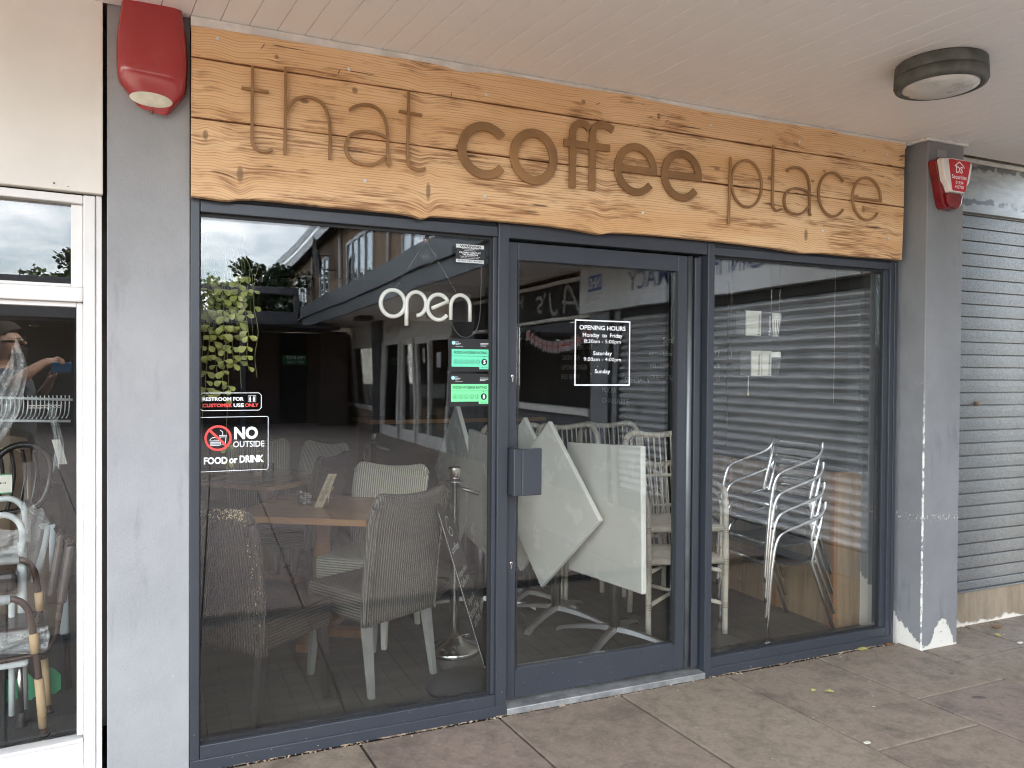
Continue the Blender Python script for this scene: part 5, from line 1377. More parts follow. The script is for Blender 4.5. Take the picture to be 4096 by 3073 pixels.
def caddy(x, y, label, grp='wire baskets on the oak tables'):
    k = empty('wire_basket', (x, y, TZ), label, 'basket', grp)
    b = MB(); w = 0.036; h = 0.075
    for i in range(9):
        o_ = -w + 2 * w * i / 8
        for (ax, ay) in ((o_, -w), (o_, w), (-w, o_), (w, o_)): b.tube([(ax, ay, 0.001), (ax, ay, h)], 0.0009, 4)
    for j in range(8):
        z_ = 0.002 + (h - 0.003) * j / 7
        b.tube([(-w, -w, z_), (w, -w, z_), (w, w, z_), (-w, w, z_)], 0.0009, 4, True)
    b.build('mesh_sides', M['wire'], k, local=True)
    b = MB()
    for i in range(16):
        s = bmesh.new(); bmesh.ops.create_icosphere(s, subdivisions=1, radius=random.uniform(.007, .013))
        q = Vector((random.uniform(-.024, .024), random.uniform(-.024, .024), 0.012 + 0.062 * i / 16))
        b.merge(s, lambda p, q=q: p + q)
    b.build('white_pebble_fill', M['shell'], k, local=True)
    return k
caddy(0.745, 1.36, 'small black wire basket of white shells left of the menu card')
caddy(0.725, 2.86, 'dim wire basket on the farther oak table')
def card(x, y, label, tilt, rz):
    m = empty('menu_card', (x, y, TZ), label, 'menu', 'menu cards on the oak tables', rz)
    def Mc(p): return Vector((p.x + tilt * p.z, p.y, p.z))
    b = MB(); b.box(-0.024, 0.024, -0.002, 0.002, 0.0, 0.185, 0, Mc); b.build('card_board', M['card'], m, local=True)
    b = MB()
    random.seed(int(x * 100))
    for i in range(26):
        z_ = 0.03 + 0.0055 * i; w_ = random.uniform(0.004, 0.017)
        b.box(-w_, w_, -0.0026, -0.0021, z_, z_ + 0.0022, 0, Mc)
    b.build('print', M['black_vinyl'], m, local=True)
    return m
card(0.800, 1.262, 'tall narrow menu card leaning to the right on the near oak table', 0.42, R(-18))
card(0.645, 2.76, 'dim menu card standing on the farther oak table', 0.08, R(-20))
vz = empty('flower_jar', (0.868, 1.33, TZ), 'small glass jar of dried flowers behind the leaning menu card', 'vase')
b = MB(); b.lathe([(0.018, 0.0), (0.021, 0.004), (0.021, 0.05), (0.012, 0.062), (0.013, 0.07)], (0, 0, 0), 18); b.build('jar', M['glass_jar'], vz, local=True)
b = MB()
random.seed(5)
for i in range(34):
    a = random.uniform(0, 6.28); r_ = random.uniform(0, 0.03); z_ = random.uniform(0.085, 0.125)
    b.tube([(0, 0, 0.01), (0.3 * r_ * math.cos(a), 0.3 * r_ * math.sin(a), 0.065), (r_ * math.cos(a), r_ * math.sin(a), z_)], 0.0008, 4)
    s = bmesh.new(); bmesh.ops.create_icosphere(s, subdivisions=1, radius=random.uniform(.003, .0065)); q = Vector((r_ * math.cos(a), r_ * math.sin(a), z_)); b.merge(s, lambda p, q=q: p + q)
b.build('flower_bunch', M['dried_flower'], vz, local=True)

# ---- stanchions
def stanchion(label):
    s = empty('rope_post', (0, 0, 0.02), label, 'post', 'steel rope posts inside the cafe')
    b = MB(); b.lathe([(0.001, 0.0), (0.140, 0.0), (0.143, 0.004), (0.143, 0.022), (0.138, 0.027), (0.10, 0.036), (0.052, 0.062), (0.040, 0.080), (0.028, 0.086)], (0, 0, 0), 40); b.build('base', M['steel'], s, local=True)
    b = MB(); b.lathe([(0.0255, 0.0865), (0.0255, 0.900), (0.048, 0.903), (0.048, 0.907), (0.0255, 0.910)], (0, 0, 0), 28); b.build('pole', M['steel'], s, local=True)
    b = MB(); b.lathe([(0.026, 0.9105), (0.030, 0.94), (0.035, 0.972), (0.034, 0.979), (0.022, 0.984), (0.001, 0.986)], (0, 0, 0), 28); b.build('cap', M['steel'], s, local=True)
    b = MB(); b.tube([(0.02, -0.01, 0.872), (0.050, -0.025, 0.862), (0.118, -0.055, 0.840)], [0.009, 0.010, 0.0125], 12); b.build('barrier_arm', M['chrome'], s, local=True)
    b = MB(); b.tube([(q.x, q.y, q.z) for q in smooth_path([(0.03, -0.03, 0.09), (0.06, -0.05, 0.10), (0.07, -0.04, 0.085), (0.055, -0.02, 0.08)], 4)], 0.003, 6); b.build('hook', M['chrome'], s, local=True)
    return s
s1 = stanchion('nearer polished rope post standing between the grey chair and the door'); s1.location = (1.425, 0.775, 0.02)
s2 = copy_tree(s1); s2['label'] = 'farther rope post seen above the cream chair'; s2.location = (1.60, 3.2, 0.02 - 0.14); s2.scale = (1, 1, 1)
s2.location = (1.60, 3.2, 0.02)

# ---- leaning pavement sign stored behind the window
ab2 = empty('board_sign', (1.30, 0.3, 0.02), 'dark leaning board sign with chalk white lettering stored beside the rope post', 'sign')
P1 = Vector((1.195, 0.40, 0.869)); P0 = Vector((1.334, 0.12, 0.174)); H_ = Vector((0.135, 0.235, -0.005))
nn = (P1 - P0).cross(H_).normalized()
if nn.y > 0: nn = -nn
def BM_(u, v, h): return P0 + (P1 - P0) * v + H_ * u + nn * h
b = MB(); b.prism([(0.0, 0.0), (1.0, 0.0), (1.0, 0.94), (0.93, 0.985), (0.80, 1.0), (0.12, 1.0), (0.03, 0.985), (0.0, 0.95)], BM_, -0.004, 0.0); b.build('board', M['blackboard'], ab2)
b = MB(); b.prism([(0.0, 0.0), (0.012, 0.0), (0.012, 0.95), (0.0, 0.95)], BM_, 0.0002, 0.0012); b.build('edge_strip', M['chalk'], ab2)
b = MB()
b.text("coffee", 0.14, 0.675, 0.80, 0.725, BM_, 0.01, h=0.001)
b.text("Independent", 0.12, 0.515, 0.88, 0.565, BM_, 0.0, h=0.001); b.text("Coffee Shop", 0.14, 0.455, 0.86, 0.505, BM_, 0.0, h=0.001)
b.text("Organic &", 0.20, 0.335, 0.80, 0.385, BM_, 0.0, h=0.001); b.text("Fairtrade Coffee", 0.06, 0.275, 0.94, 0.325, BM_, 0.0, h=0.001); b.text("and More!", 0.20, 0.215, 0.80, 0.265, BM_, 0.0, h=0.001)
b.ribbon([(q.x, q.y) for q in smooth_path([(0.35, 0.80), (0.5, 0.83), (0.62, 0.80), (0.55, 0.77), (0.38, 0.79), (0.30, 0.84), (0.45, 0.90), (0.6, 0.88)], 5)], 0.008, BM_, 0.0006, 0.001)
b.build('lettering', M['chalk'], ab2)
b = MB(); b.lathe([(0.001, 0.020), (0.185, 0.020), (0.185, 0.030), (0.165, 0.050), (0.06, 0.062), (0.001, 0.064)], (1.315, 0.315, 0), 36); b.build('base', M['cup_dark'], ab2)

# ---- flip-top tables
def flip_table(label, rx, L=0.70):
    t = empty('folding_table', (0, 0, 0.02), label, 'table', 'white flip top tables stacked by the door')
    b = MB(); b.lathe([(0.030, 0.06), (0.030, 0.66)], (0, 0, 0), 24); b.build('column', M['chrome'], t, local=True)
    for k in range(4):
        a = R(45 + 90 * k)
        b = MB()
        pts = []
        for i in range(8):
            u = i / 7
            r_ = 0.02 + 0.33 * u
            z_ = 0.075 - 0.055 * u ** 1.6
            pts.append((r_, z_, 0.026 - 0.004 * u, 0.030 - 0.018 * u))
        rows = []
        for r_, z_, w_, h_ in pts:
            c, s = math.cos(a), math.sin(a)
            rows.append([Vector((r_ * c - o * s, r_ * s + o * c, z)) for o, z in ((-w_, z_ - h_ * 0.5 if r_ < 0.33 else 0.0), (w_, z_ - h_ * 0.5 if r_ < 0.33 else 0.0), (w_ * 0.6, z_ + h_ * 0.35), (-w_ * 0.6, z_ + h_ * 0.35))])
        v = [[b.bm.verts.new(p) for p in r_] for r_ in rows]
        for A_, B_ in zip(v, v[1:]):
            for q in range(4):
                f = b.bm.faces.new((A_[q], A_[(q + 1) % 4], B_[(q + 1) % 4], B_[q])); f.smooth = q == 2
        b.bm.faces.new(v[0][::-1]); b.bm.faces.new(v[-1])
        b.build('foot', M['cast_alu'], t, local=True)
    b = MB(); b.box(-0.05, 0.05, -0.02, 0.045, 0.62, 0.70, 0.006); b.build('hinge_bracket', M['dark_alu'], t, local=True)
    return t
def flip_top(t, cen, nrm, roll, L=0.70, th=0.034):
    """the tabletop tipped upright: centre, outward normal (world xy), roll in its own plane"""
    n = Vector((nrm[0], nrm[1], nrm[2] if len(nrm) > 2 else 0)).normalized(); s = Vector((0, 0, 1)).cross(n).normalized(); u = n.cross(s)
    cr, sr = math.cos(R(roll)), math.sin(R(roll))
    e1 = s * cr + u * sr; e2 = -s * sr + u * cr
    inv = t.matrix_world.inverted()
    def Mt(p): return inv @ (Vector(cen) + e1 * p.x + e2 * p.y + n * p.z)
    b = MB(); b.box(-L / 2, L / 2, -L / 2, L / 2, -th + 0.003, 0.0, 0.006, Mt)
    o = b.build('tabletop', M['table_white'], t, local=True)
    return o
w1 = flip_table('white flip top table standing upright nearest the right side of the door', 0); w1.location = (2.30, 0.585, 0.02); w1.rotation_euler.z = R(-8)
w2 = copy_tree(w1); w2['label'] = 'white flip top table tipped on its corner in the middle of the door'; w2.location = (2.18, 1.062, 0.02); w2.rotation_euler.z = R(-10)
w3 = copy_tree(w1); w3['label'] = 'white flip top table on its corner just behind the door lock stile'; w3.location = (2.17, 1.44, 0.02)
w4 = copy_tree(w1); w4['label'] = 'white flip top table upright seen through the right end of the left window'; w4.location = (1.83, 1.42, 0.02); w4.rotation_euler.z = R(20)
w5 = copy_tree(w1); w5['label'] = 'white flip top table on its corner behind the left window rating stickers'; w5.location = (1.93, 1.95, 0.02)
bpy.context.view_layer.update()
flip_top(w1, (2.205, 0.575, 0.742), (-1, -0.03, 0.02), 3.2, 0.745)
flip_top(w2, (2.045, 0.955, 0.735), (-1, -0.18, 0.02), 43, 0.69)
flip_top(w3, (2.085, 1.36, 0.735), (-1, -0.12, 0.02), 45, 0.69)
flip_top(w4, (1.715, 1.10, 0.80), (-1, 0.10, 0.0), -2, 0.68)
flip_top(w5, (1.815, 1.86, 0.80), (-1, 0.05, 0.0), 44, 0.70)

# ---- cane armchairs
def cane_chair(label, grp='pale cane armchairs stacked behind the tables'):
    t = empty('cane_armchair', (0, 0, 0), label, 'armchair', grp)
    hoop = [(-0.205, -0.185, 0.44), (-0.222, -0.215, 0.62), (-0.232, -0.255, 0.78), (-0.215, -0.285, 0.885), (-0.165, -0.300, 0.925), (-0.08, -0.305, 0.918), (0, -0.307, 0.908), (0.08, -0.305, 0.910), (0.165, -0.300, 0.922), (0.215, -0.285, 0.885), (0.232, -0.255, 0.78), (0.222, -0.215, 0.62), (0.205, -0.185, 0.44)]
    HP = smooth_path(hoop, 5)
    b = MB(); b.tube(HP, 0.0185, 10); fr = b.build('back_hoop', M['cane'], t, local=True)
    b = MB()
    for i in range(2, len(HP) - 2, 1):
        if i % 5 == 0 and abs(HP[i].x) < 0.17: continue
        for o in (0.0, 0.5):
            p = HP[i].lerp(HP[i + 1], o); dv = (HP[i + 1] - HP[i]).normalized() * 0.0016
            b.tube([p - dv, p + dv], 0.0205, 9)
    b.build('binding', M['cane_bind'], fr, local=True)
    for i in range(11):
        f = -1 + 2 * i / 10
        x0, x1 = 0.165 * f, 0.185 * f
        b = MB(); b.tube([(x0, -0.185, 0.43), (0.5 * (x0 + x1), -0.243, 0.67), (x1, -0.298, 0.912 - 0.03 * abs(f) ** 4)], 0.0052, 6); b.build('spindle', M['cane'], t, local=True)
    b = MB(); b.tube([(-0.225, -0.232, 0.66), (0, -0.245, 0.665), (0.225, -0.232, 0.66)], 0.010, 8); b.build('cross_rail', M['cane'], t, local=True)
    for sx in (-1, 1):
        b = MB(); b.tube(smooth_path([(sx * 0.225, 0.215, 0.0), (sx * 0.228, 0.215, 0.30), (sx * 0.230, 0.212, 0.50), (sx * 0.236, 0.190, 0.590), (sx * 0.245, 0.130, 0.632), (sx * 0.250, 0.0, 0.645), (sx * 0.245, -0.12, 0.655), (sx * 0.228, -0.22, 0.675)], 4), 0.0165, 10); b.build('leg', M['cane'], t, local=True)
        b = MB(); b.tube([(sx * 0.200, -0.245, 0.0), (sx * 0.203, -0.205, 0.25), (sx * 0.205, -0.185, 0.46)], 0.0165, 10); b.build('leg', M['cane'], t, local=True)
        b = MB(); b.tube(smooth_path([(sx * 0.212, 0.195, 0.30), (sx * 0.215, 0.185, 0.48), (sx * 0.226, 0.150, 0.555), (sx * 0.232, 0.06, 0.600), (sx * 0.230, -0.10, 0.620)], 4), 0.011, 8); b.build('arm_brace', M['cane'], t, local=True)
    b = MB(); b.tube([(-0.222, 0.212, 0.415), (0.222, 0.212, 0.415), (0.205, -0.185, 0.415), (-0.205, -0.185, 0.415)], 0.0165, 10, True); b.build('seat_ring', M['cane'], t, local=True)
    b = MB()
    for i in range(17):
        yy = -0.175 + 0.38 * i / 16
        b.tube([(-0.21, yy, 0.428), (0.21, yy, 0.428)], 0.0085, 6)
    b.build('seat_canes', M['cane'], t, local=True)
    b = MB()
    b.tube([(-0.225, 0.213, 0.17), (0.202, -0.222, 0.20)], 0.0125, 8); b.tube([(0.225, 0.213, 0.17), (0.012, -0.005, 0.184)], 0.0125, 8); b.tube([(-0.012, -0.020, 0.205), (-0.202, -0.222, 0.20)], 0.0125, 8)
    b.build('cross_brace', M['cane'], t, local=True)
    b = MB()
    for (x, y, z) in ((-0.2285, 0.213, 0.415), (0.2285, 0.213, 0.415), (-0.2255, 0.2145, 0.17), (0.2255, 0.2145, 0.17), (-0.205, -0.19, 0.415), (0.205, -0.19, 0.415)):
        for k_ in range(4): b.tube([(x, y, z - 0.02 + 0.010 * k_), (x, y, z - 0.015 + 0.010 * k_)], 0.0192, 10)
    b.build('binding', M['cane_bind'], t, local=True)
    return t
c0 = cane_chair('upper cane armchair of the stack at the right edge of the door')
def cput(c, x, y, f, z): 
    f = Vector(f).normalized(); c.location = (x, y, z); c.rotation_euler.z = math.atan2(-f.x, f.y); return c
DXR = (-0.28, -0.96)
cput(c0, 2.79, 0.72, DXR, 0.205)
c1 = copy_tree(c0); c1['label'] = 'lowest cane armchair standing on the floor at the right edge of the door'; cput(c1, 2.79, 0.715, DXR, 0.02)
for i, (x, y, f, n, nm) in enumerate([(2.22, 1.62, (-0.15, -1), 2, 'left end of the door'), (2.62, 1.55, (-0.12, -1), 2, 'middle of the door'), (2.99, 1.62, (-0.18, -1), 2, 'right half of the door')]):
    for k in range(n):
        c = copy_tree(c0)
        c['label'] = ('upper' if k else 'lower') + ' cane armchair of the row of stacks behind the tables, ' + nm
        cput(c, x, y - 0.01 * k, f, 0.02 + 0.185 * k)

# ---- aluminium stacking armchairs
def alu_chair(label):
    t = empty('aluminium_chair', (0, 0, 0), label, 'chair', 'stacked aluminium armchairs behind the right window')
    for sx in (-1, 1):
        b = MB(); b.tube(smooth_path([(sx * 0.212, 0.245, 0.0), (sx * 0.212, 0.228, 0.25), (sx * 0.212, 0.205, 0.45), (sx * 0.213, 0.180, 0.560), (sx * 0.215, 0.135, 0.605), (sx * 0.215, 0.0, 0.645), (sx * 0.213, -0.11, 0.678), (sx * 0.205, -0.155, 0.715), (sx * 0.195, -0.172, 0.760)], 5), 0.0105, 12); b.build('leg', M['alu_tube'], t, local=True)
        b = MB(); b.tube([(sx * 0.200, -0.245, 0.0), (sx * 0.198, -0.150, 0.23), (sx * 0.196, -0.075, 0.42), (sx * 0.194, -0.130, 0.60), (sx * 0.192, -0.170, 0.758)], 0.0105, 12); b.build('leg', M['alu_tube'], t, local=True)
        b = MB()
        for (y, z) in ((0.213, 0.41), (0.206, 0.45)): b.lathe([(0.001, 0.0), (0.006, 0.001), (0.006, 0.004), (0.001, 0.006)], (sx * 0.212 + sx * 0.0095 if sx > 0 else -0.228, y, z), 10, 'x')
        b.build('bolt', M['chrome'], t, local=True)
    b = MB(); b.grid(lambda u, v: Vector((-0.195 + 0.39 * u, 0.20 - 0.31 * v, 0.440 - 0.018 * math.sin(math.pi * v) - 0.006 * math.sin(math.pi * u) - 0.03 * max(0, v * 0 + (0.06 - v)) / 0.06)), 8, 14)
    b.slab(lambda u, v: Vector((-0.195 + 0.39 * u, 0.20 - 0.31 * v, 0.438 - 0.018 * math.sin(math.pi * v) - 0.006 * math.sin(math.pi * u))), (0, 0, -0.012), 1.0, 8, 10)
    b.build('seat', M['black_weave'], t, local=True)
    b = MB(); b.tube([(-0.205, 0.206, 0.425), (0.205, 0.206, 0.425)], 0.0115, 10); b.tube([(-0.197, -0.10, 0.415), (0.197, -0.10, 0.415)], 0.0095, 10); b.build('cross_tube', M['alu_tube'], t, local=True)
    for zz_ in (0.655, 0.700, 0.742):
        b = MB(); b.slab(lambda u, v: Vector((-0.186 + 0.372 * u, -0.146 - 0.28 * (zz_ - 0.64) - 0.018 * math.sin(math.pi * u), zz_ - 0.011 + 0.022 * v)), (0, -0.004, 0), 1.0, 10, 1); b.build('back_slat', M['alu_tube'], t, local=True)
    return t
a0 = alu_chair('lowest aluminium armchair of the stack behind the right window')
def aput(c, k):
    c.location = (3.31 - 0.006 * k, 0.425 + 0.004 * k, 0.02 + 0.112 * k); c.rotation_euler.z = R(90 - 3 + 0.5 * k)
aput(a0, 0)
for k, nm in ((1, 'second aluminium armchair from the floor in the stack by the pine counter'), (2, 'third aluminium armchair up in the stack by the pine counter'), (3, 'topmost aluminium armchair of the stack by the pine counter')):
    c = copy_tree(a0); c['label'] = nm; aput(c, k)

# ---- hanging shelves with cup cartons in the right window
def shelf(z0, label):
    s = empty('hanging_shelf', (2.91, 0.17, z0), label, 'shelf', 'clear hanging shelves in the right window')
    b = MB(); b.box(2.735, 3.080, 0.125, 0.215, z0 - 0.006, z0, 0.001); b.build('shelf_panel', M['glass_jar'], s)
    return s
sA = shelf(1.705, 'upper clear shelf of cup cartons hung in the right window'); sB = shelf(1.494, 'lower clear shelf of cup cartons hung in the right window')
b = MB()
for x in (2.745, 3.013, 3.070): b.tube([(x, 0.17, 1.7055), (x, 0.17, 2.15)], 0.0009, 5)
b.build('suspension_wire', M['steel'], sA)
b = MB()
for x in (2.745, 3.013, 3.070): b.tube([(x, 0.17, 1.4945), (x, 0.17, 1.698)], 0.0009, 5)
b.build('suspension_wire', M['steel'], sB)
def carton(x0, x1, z0, z1, mat_, label, word=True, dark=True):
    c = empty('cup_carton', ((x0 + x1) / 2, 0.165, z0), label, 'carton', 'reusable cup cartons in the right window')
    b = MB(); b.box(x0, x1, 0.140, 0.205, z0 + 0.0005, z1, 0.002); b.build('box', M[mat_], c)
    if word:
        xm = x1 - 0.012
        F_ = lambda u, v, h: Vector((xm - v, 0.1395 - h, z0 + u))
        b = MB(); b.text("Huskee.", 0.006, -0.004, (z1 - z0) - 0.012, 0.014, F_, 0.01, h=0.0004)
        b.build('lettering', M['black_vinyl'] if dark else M['grey_vinyl'], c)
    return c
def cup(x, z0, mat_, label, h=0.125):
    c = empty('cup', (x, 0.165, z0), label, 'cup', 'reusable cups in the right window')
    b = MB(); b.lathe([(0.020, 0.0005), (0.022, 0.003), (0.033, h * 0.72), (0.0335, h * 0.76)], (x, 0.165, z0), 24); b.build('body', M[mat_], c)
    b = MB(); b.lathe([(0.0345, h * 0.765), (0.035, h * 0.8), (0.034, h * 0.97), (0.030, h), (0.001, h)], (x, 0.165, z0), 24); b.build('lid', M['cup_white'], c)
    b = MB()
    for i in range(16):
        a = 2 * math.pi * i / 16
        b.tube([(x + 0.0225 * math.cos(a), 0.165 + 0.0225 * math.sin(a), z0 + 0.006), (x + 0.0335 * math.cos(a), 0.165 + 0.0335 * math.sin(a), z0 + h * 0.70)], 0.0016, 5)
    b.build('rib', M['cup_dark'] if mat_ == 'cup_white' else M['cable'], c)
    return c
carton(2.750, 2.812, 1.705, 1.835, 'cup_dark', 'dark carton at the left end of the upper shelf', False)
carton(2.816, 2.918, 1.705, 1.838, 'carton', 'pale carton in the middle of the upper shelf')
carton(2.924, 2.990, 1.705, 1.834, 'cup_dark', 'dark carton with pale lettering beside the white cup on the upper shelf', True, False)
cup(3.030, 1.705, 'cup_white', 'white ribbed cup at the right end of the upper shelf', 0.126)
carton(2.855, 2.920, 1.494, 1.627, 'carton', 'pale carton in the middle of the lower shelf')
carton(2.924, 2.990, 1.494, 1.627, 'carton', 'pale carton beside the dark cup on the lower shelf')
cup(3.030, 1.494, 'cup_dark', 'dark ribbed cup at the right end of the lower shelf', 0.130)
carton(2.780, 2.850, 1.494, 1.625, 'cup_dark', 'dark carton at the left end of the lower shelf', False)
for nm_, x_, za, zb_ in (('longer white cord dangling at the right side of the right window', 3.46, 1.34, 1.62),):
    b = MB(); b.tube([(x_, 0.16, za), (x_, 0.16, 2.16)], 0.0006, 5); b.build('cord', M['white_vinyl'], label=nm_, cat='cord')
pull = empty('pull_cord', (2.885, 0.2, 1.45), 'short white pull cord below the lower cup shelf', 'cord')
b = MB(); b.tube([(2.885, 0.2, 1.41), (2.885, 0.2, 1.50)], 0.0018, 5); b.build('string', M['white_vinyl'], pull)
b = MB(); b.lathe([(0.001, 0.0), (0.006, 0.004), (0.006, 0.016), (0.002, 0.024)], (2.885, 0.2, 1.387), 10); b.build('toggle', M['straw'], pull)

# ---- pendant bulbs
def pendant(x, y, z, label, big=False):
    p = empty('pendant_bulb', (x, y, z), label, 'lamp', 'bare pendant bulbs in the cafe')
    r_ = 0.055 if big else 0.022
    b = MB(); b.tube([(0, 0, 0.09), (0, 0, 2.62 - z)], 0.002, 6); b.build('flex', M['wire'], p, local=True)
    b = MB(); b.lathe([(0.006, 0.10), (0.016, 0.09), (0.016, 0.052), (0.012, 0.048)], (0, 0, 0), 14); b.build('lamp_holder', M['copper'], p, local=True)
    b = MB(); b.lathe([(0.012, 0.047), (0.018, 0.035), (r_, 0.0 if not big else -0.01), (r_ * 0.8, -r_ * 0.8), (r_ * 0.4, -r_ * 1.1), (0.001, -r_ * 1.2)], (0, 0, 0), 18); b.build('bulb', M['glass_jar'], p, local=True)
pendant(1.17, 0.5, 2.075, 'round clear bulb hanging high behind the left window', True)
pendant(2.08, 1.9, 2.22, 'copper holder bulb hanging at the upper left of the door glass')
pendant(2.62, 2.6, 2.30, 'copper holder bulb hanging near the middle of the door glass')
pendant(2.33, 2.9, 2.36, 'copper holder bulb farthest back in the door glass')

# ---- blackboards on the side wall and back
mb = empty('menu_board', (3.9, 2.6, 1.6), 'black chalk menu board on the right wall of the cafe', 'blackboard')
b = MB(); b.box(3.905, 3.9185, 1.62, 4.6, 0.95, 2.20, 0.003); b.build('board', M['blackboard'], mb)
FB = lambda u, v, h: Vector((3.9045 - h, 4.6 - u, v))
b = MB()
for s, u0, u1, z, h in (("SPECIALS", 1.55, 1.95, 1.42, 0.05), ("MOCHA", 1.15, 1.40, 1.32, 0.05), ("CHAI LATTE", 1.15, 1.62, 1.22, 0.05), ("RED - Summer fruits, Raspberry", 1.95, 2.90, 1.64, 0.05), ("YELLOW - Mango, Passionfruit", 1.95, 2.90, 1.54, 0.05), ("GREEN - Spinach, Apple & Kiwi", 1.95, 2.90, 1.44, 0.05), ("Smoothies", 2.15, 2.60, 1.76, 0.055), ("LEMON & GINGER", 0.3, 0.85, 1.54, 0.05), ("GREEN TEA", 0.3, 0.70, 1.64, 0.05), ("RED BERRY", 0.3, 0.70, 1.44, 0.05), ("ENGLISH BREAKFAST", 0.3, 0.95, 1.74, 0.05)):
    b.text(s, u0, z, u1, z + h, FB, 0.0, h=0.0006)
b.build('chalk_lettering', M['chalk'], mb)
dk = empty('service_counter', (2.4, 4.2, 0.0), 'dim service counter at the back of the cafe', 'counter')
b = MB(); b.box(1.8, 3.5, 4.0, 4.6, 0.02, 1.02, 0.004); b.build('body', M['black_wall'], dk)
b = MB(); b.box(1.75, 3.55, 3.95, 4.65, 1.0202, 1.06, 0.004); b.build('worktop', M['oak_table'], dk)

# ---- trailing plant
pt = empty('trailing_plant', (0.25, 0.22, 1.95), 'trailing plant with round yellow green leaves hanging in the corner of the left window', 'plant')
b = MB(); b.lathe([(0.05, 0.0), (0.075, 0.11), (0.08, 0.115), (0.078, 0.12), (0.001, 0.10)], (0.24, 0.23, 1.925), 20); b.build('pot', M['pot'], pt)
random.seed(11)
stems = []
specs = [(0.150, 1.36, .6), (0.172, 1.40, 1), (0.205, 1.48, 1), (0.235, 1.36, .9), (0.262, 1.50, 1), (0.290, 1.62, 1.0), (0.315, 1.50, .8), (0.335, 1.62, .5), (0.352, 1.475, .35), (0.190, 1.60, 1), (0.225, 1.64, 1), (0.275, 1.70, 1), (0.160, 1.66, 1), (0.245, 1.10, .35), (0.158, 1.24, .35), (0.305, 1.43, .45)]
leafb = MB(); stemb = MB()
def leafshape(p, dirv, up, L, W):
    """thick spoon-shaped leaf"""
    d = dirv.normalized(); s = d.cross(up).normalized(); n = s.cross(d)
    prof = [(0, .0), (.10, .06), (.25, .20), (.45, .40), (.65, .50), (.82, .46), (.94, .28), (1.0, 0.0)]
    c = [p + d * (a * L) + n * (0.10 * L * math.sin(a * 2.6)) for a, w in prof]
    v_c = [leafb.bm.verts.new(q) for q in c]
    vl = [leafb.bm.verts.new(c[i] + s * (prof[i][1] * W) + n * 0.0035 * (prof[i][1] > 0)) for i in range(len(prof))]
    vr = [leafb.bm.verts.new(c[i] - s * (prof[i][1] * W) + n * 0.0035 * (prof[i][1] > 0)) for i in range(len(prof))]
    for i in range(len(prof) - 1):
        for a, b_ in ((vl, v_c), (v_c, vr)):
            try:
                f = leafb.bm.faces.new((a[i], a[i + 1], b_[i + 1], b_[i])); f.smooth = True
            except ValueError: pass
for i, (sx, zb, dens) in enumerate(specs):
    y0 = 0.20 + random.uniform(-0.05, 0.06)
    ctrl = [(0.24 + (sx - 0.24) * 0.35, 0.23 + (y0 - 0.23) * 0.5, 2.04), (sx + random.uniform(-.01, .01), y0, 1.93)]
    z = 1.86
    while z > zb:
        ctrl.append((sx + random.uniform(-.010, .010), y0 + random.uniform(-.012, .012), z)); z -= 0.10
    ctrl.append((sx + random.uniform(-.01, .01), y0, zb))
    path = smooth_path(ctrl, 5)
    stemb.tube(path, 0.0013, 5)
    zt = 1.88
    z = zt - random.uniform(0, 0.03)
    while z > zb:
        k_ = min(range(len(path)), key=lambda q: abs(path[q].z - z))
        p = path[k_]
        if random.random() < dens:
            for sg in (-1, 1):
                if random.random() < 0.82:
                    a = random.uniform(-0.9, 0.9) + (0 if sg > 0 else math.pi)
                    d = Vector((math.cos(a), 0.55 * math.sin(a) - 0.25, random.uniform(-1.3, -0.2)))
                    L = random.uniform(0.026, 0.043) * (0.75 + 0.25 * dens)
                    leafshape(p, d, Vector((random.uniform(-.3, .3), -1.0, 0.45)), L, L * random.uniform(0.60, 0.78))
        z -= random.uniform(0.026, 0.044) / (0.6 + 0.4 * dens)
leafb.build('foliage', M['leaf'], pt); stemb.build('stems', M['stem'], pt)

# ================================================================== OPPOSITE ROW (seen in the glass): runs away from the cafe on the right
def RW(u, w, z): return Vector((4.72 + 0.0232 * u - w, -u - 0.0232 * w, z))
def RM(p): return RW(p.x, p.y, p.z)
def RF(w): return lambda u, v, h: RW(u, w + h, v)
rwp = lambda u, w, z: tuple(RW(u, w, z))
# pharmacy
ph = empty('pharmacy_shopfront', rwp(2.6, 0, 0), 'closed pharmacy shopfront with white sign and grey shutter facing the paved court', 'shopfront')
b = MB(); b.box(0.35, 5.20, 0.02, 0.16, 2.225, 2.785, 0.004, RM); sg = b.build('sign_panel', M['pharm_white'], ph)
b = MB(); b.text("YATTON PHARMACY", 1.15, 2.40, 4.09, 2.61, RF(0.16), 0.004, h=0.003); b.build('lettering', M['navy'], sg)
b = MB(); b.prism([(4.65, 2.47), (4.97, 2.47), (4.97, 2.655), (4.65, 2.655)], RF(0.16), 0.0, 0.003); b.build('blue_panel', M['nhs_blue'], sg)
b = MB(); b.text("NHS", 4.675, 2.50, 4.945, 2.63, RF(0.16), 0.03, h=0.006); b.build('logo_lettering', M['white_vinyl'], sg)
b = MB(); b.text("NHS services", 4.65, 2.415, 4.95, 2.445, RF(0.16), 0.0, h=0.003); b.text("available here", 4.65, 2.365, 4.95, 2.40, RF(0.16), 0.0, h=0.003); b.build('small_lettering', M['sign_grey_text'], sg)
b = MB()
prof = []; z = 0.20
while z < 2.12:
    prof += [(0.026 + 0.026 * math.sin(math.pi * i / 5), z + 0.066 * i / 5) for i in range(6)] + [(0.012, z + 0.069), (0.012, z + 0.075)]
    z += 0.078
n = len(prof)
b._faces([RW(0.62, y_, z_) for y_, z_ in prof] + [RW(4.40, y_, z_) for y_, z_ in prof], [(i, i + 1, n + i + 1, n + i) for i in range(n - 1)]); b.build('shutter', M['shutter_far'], ph)
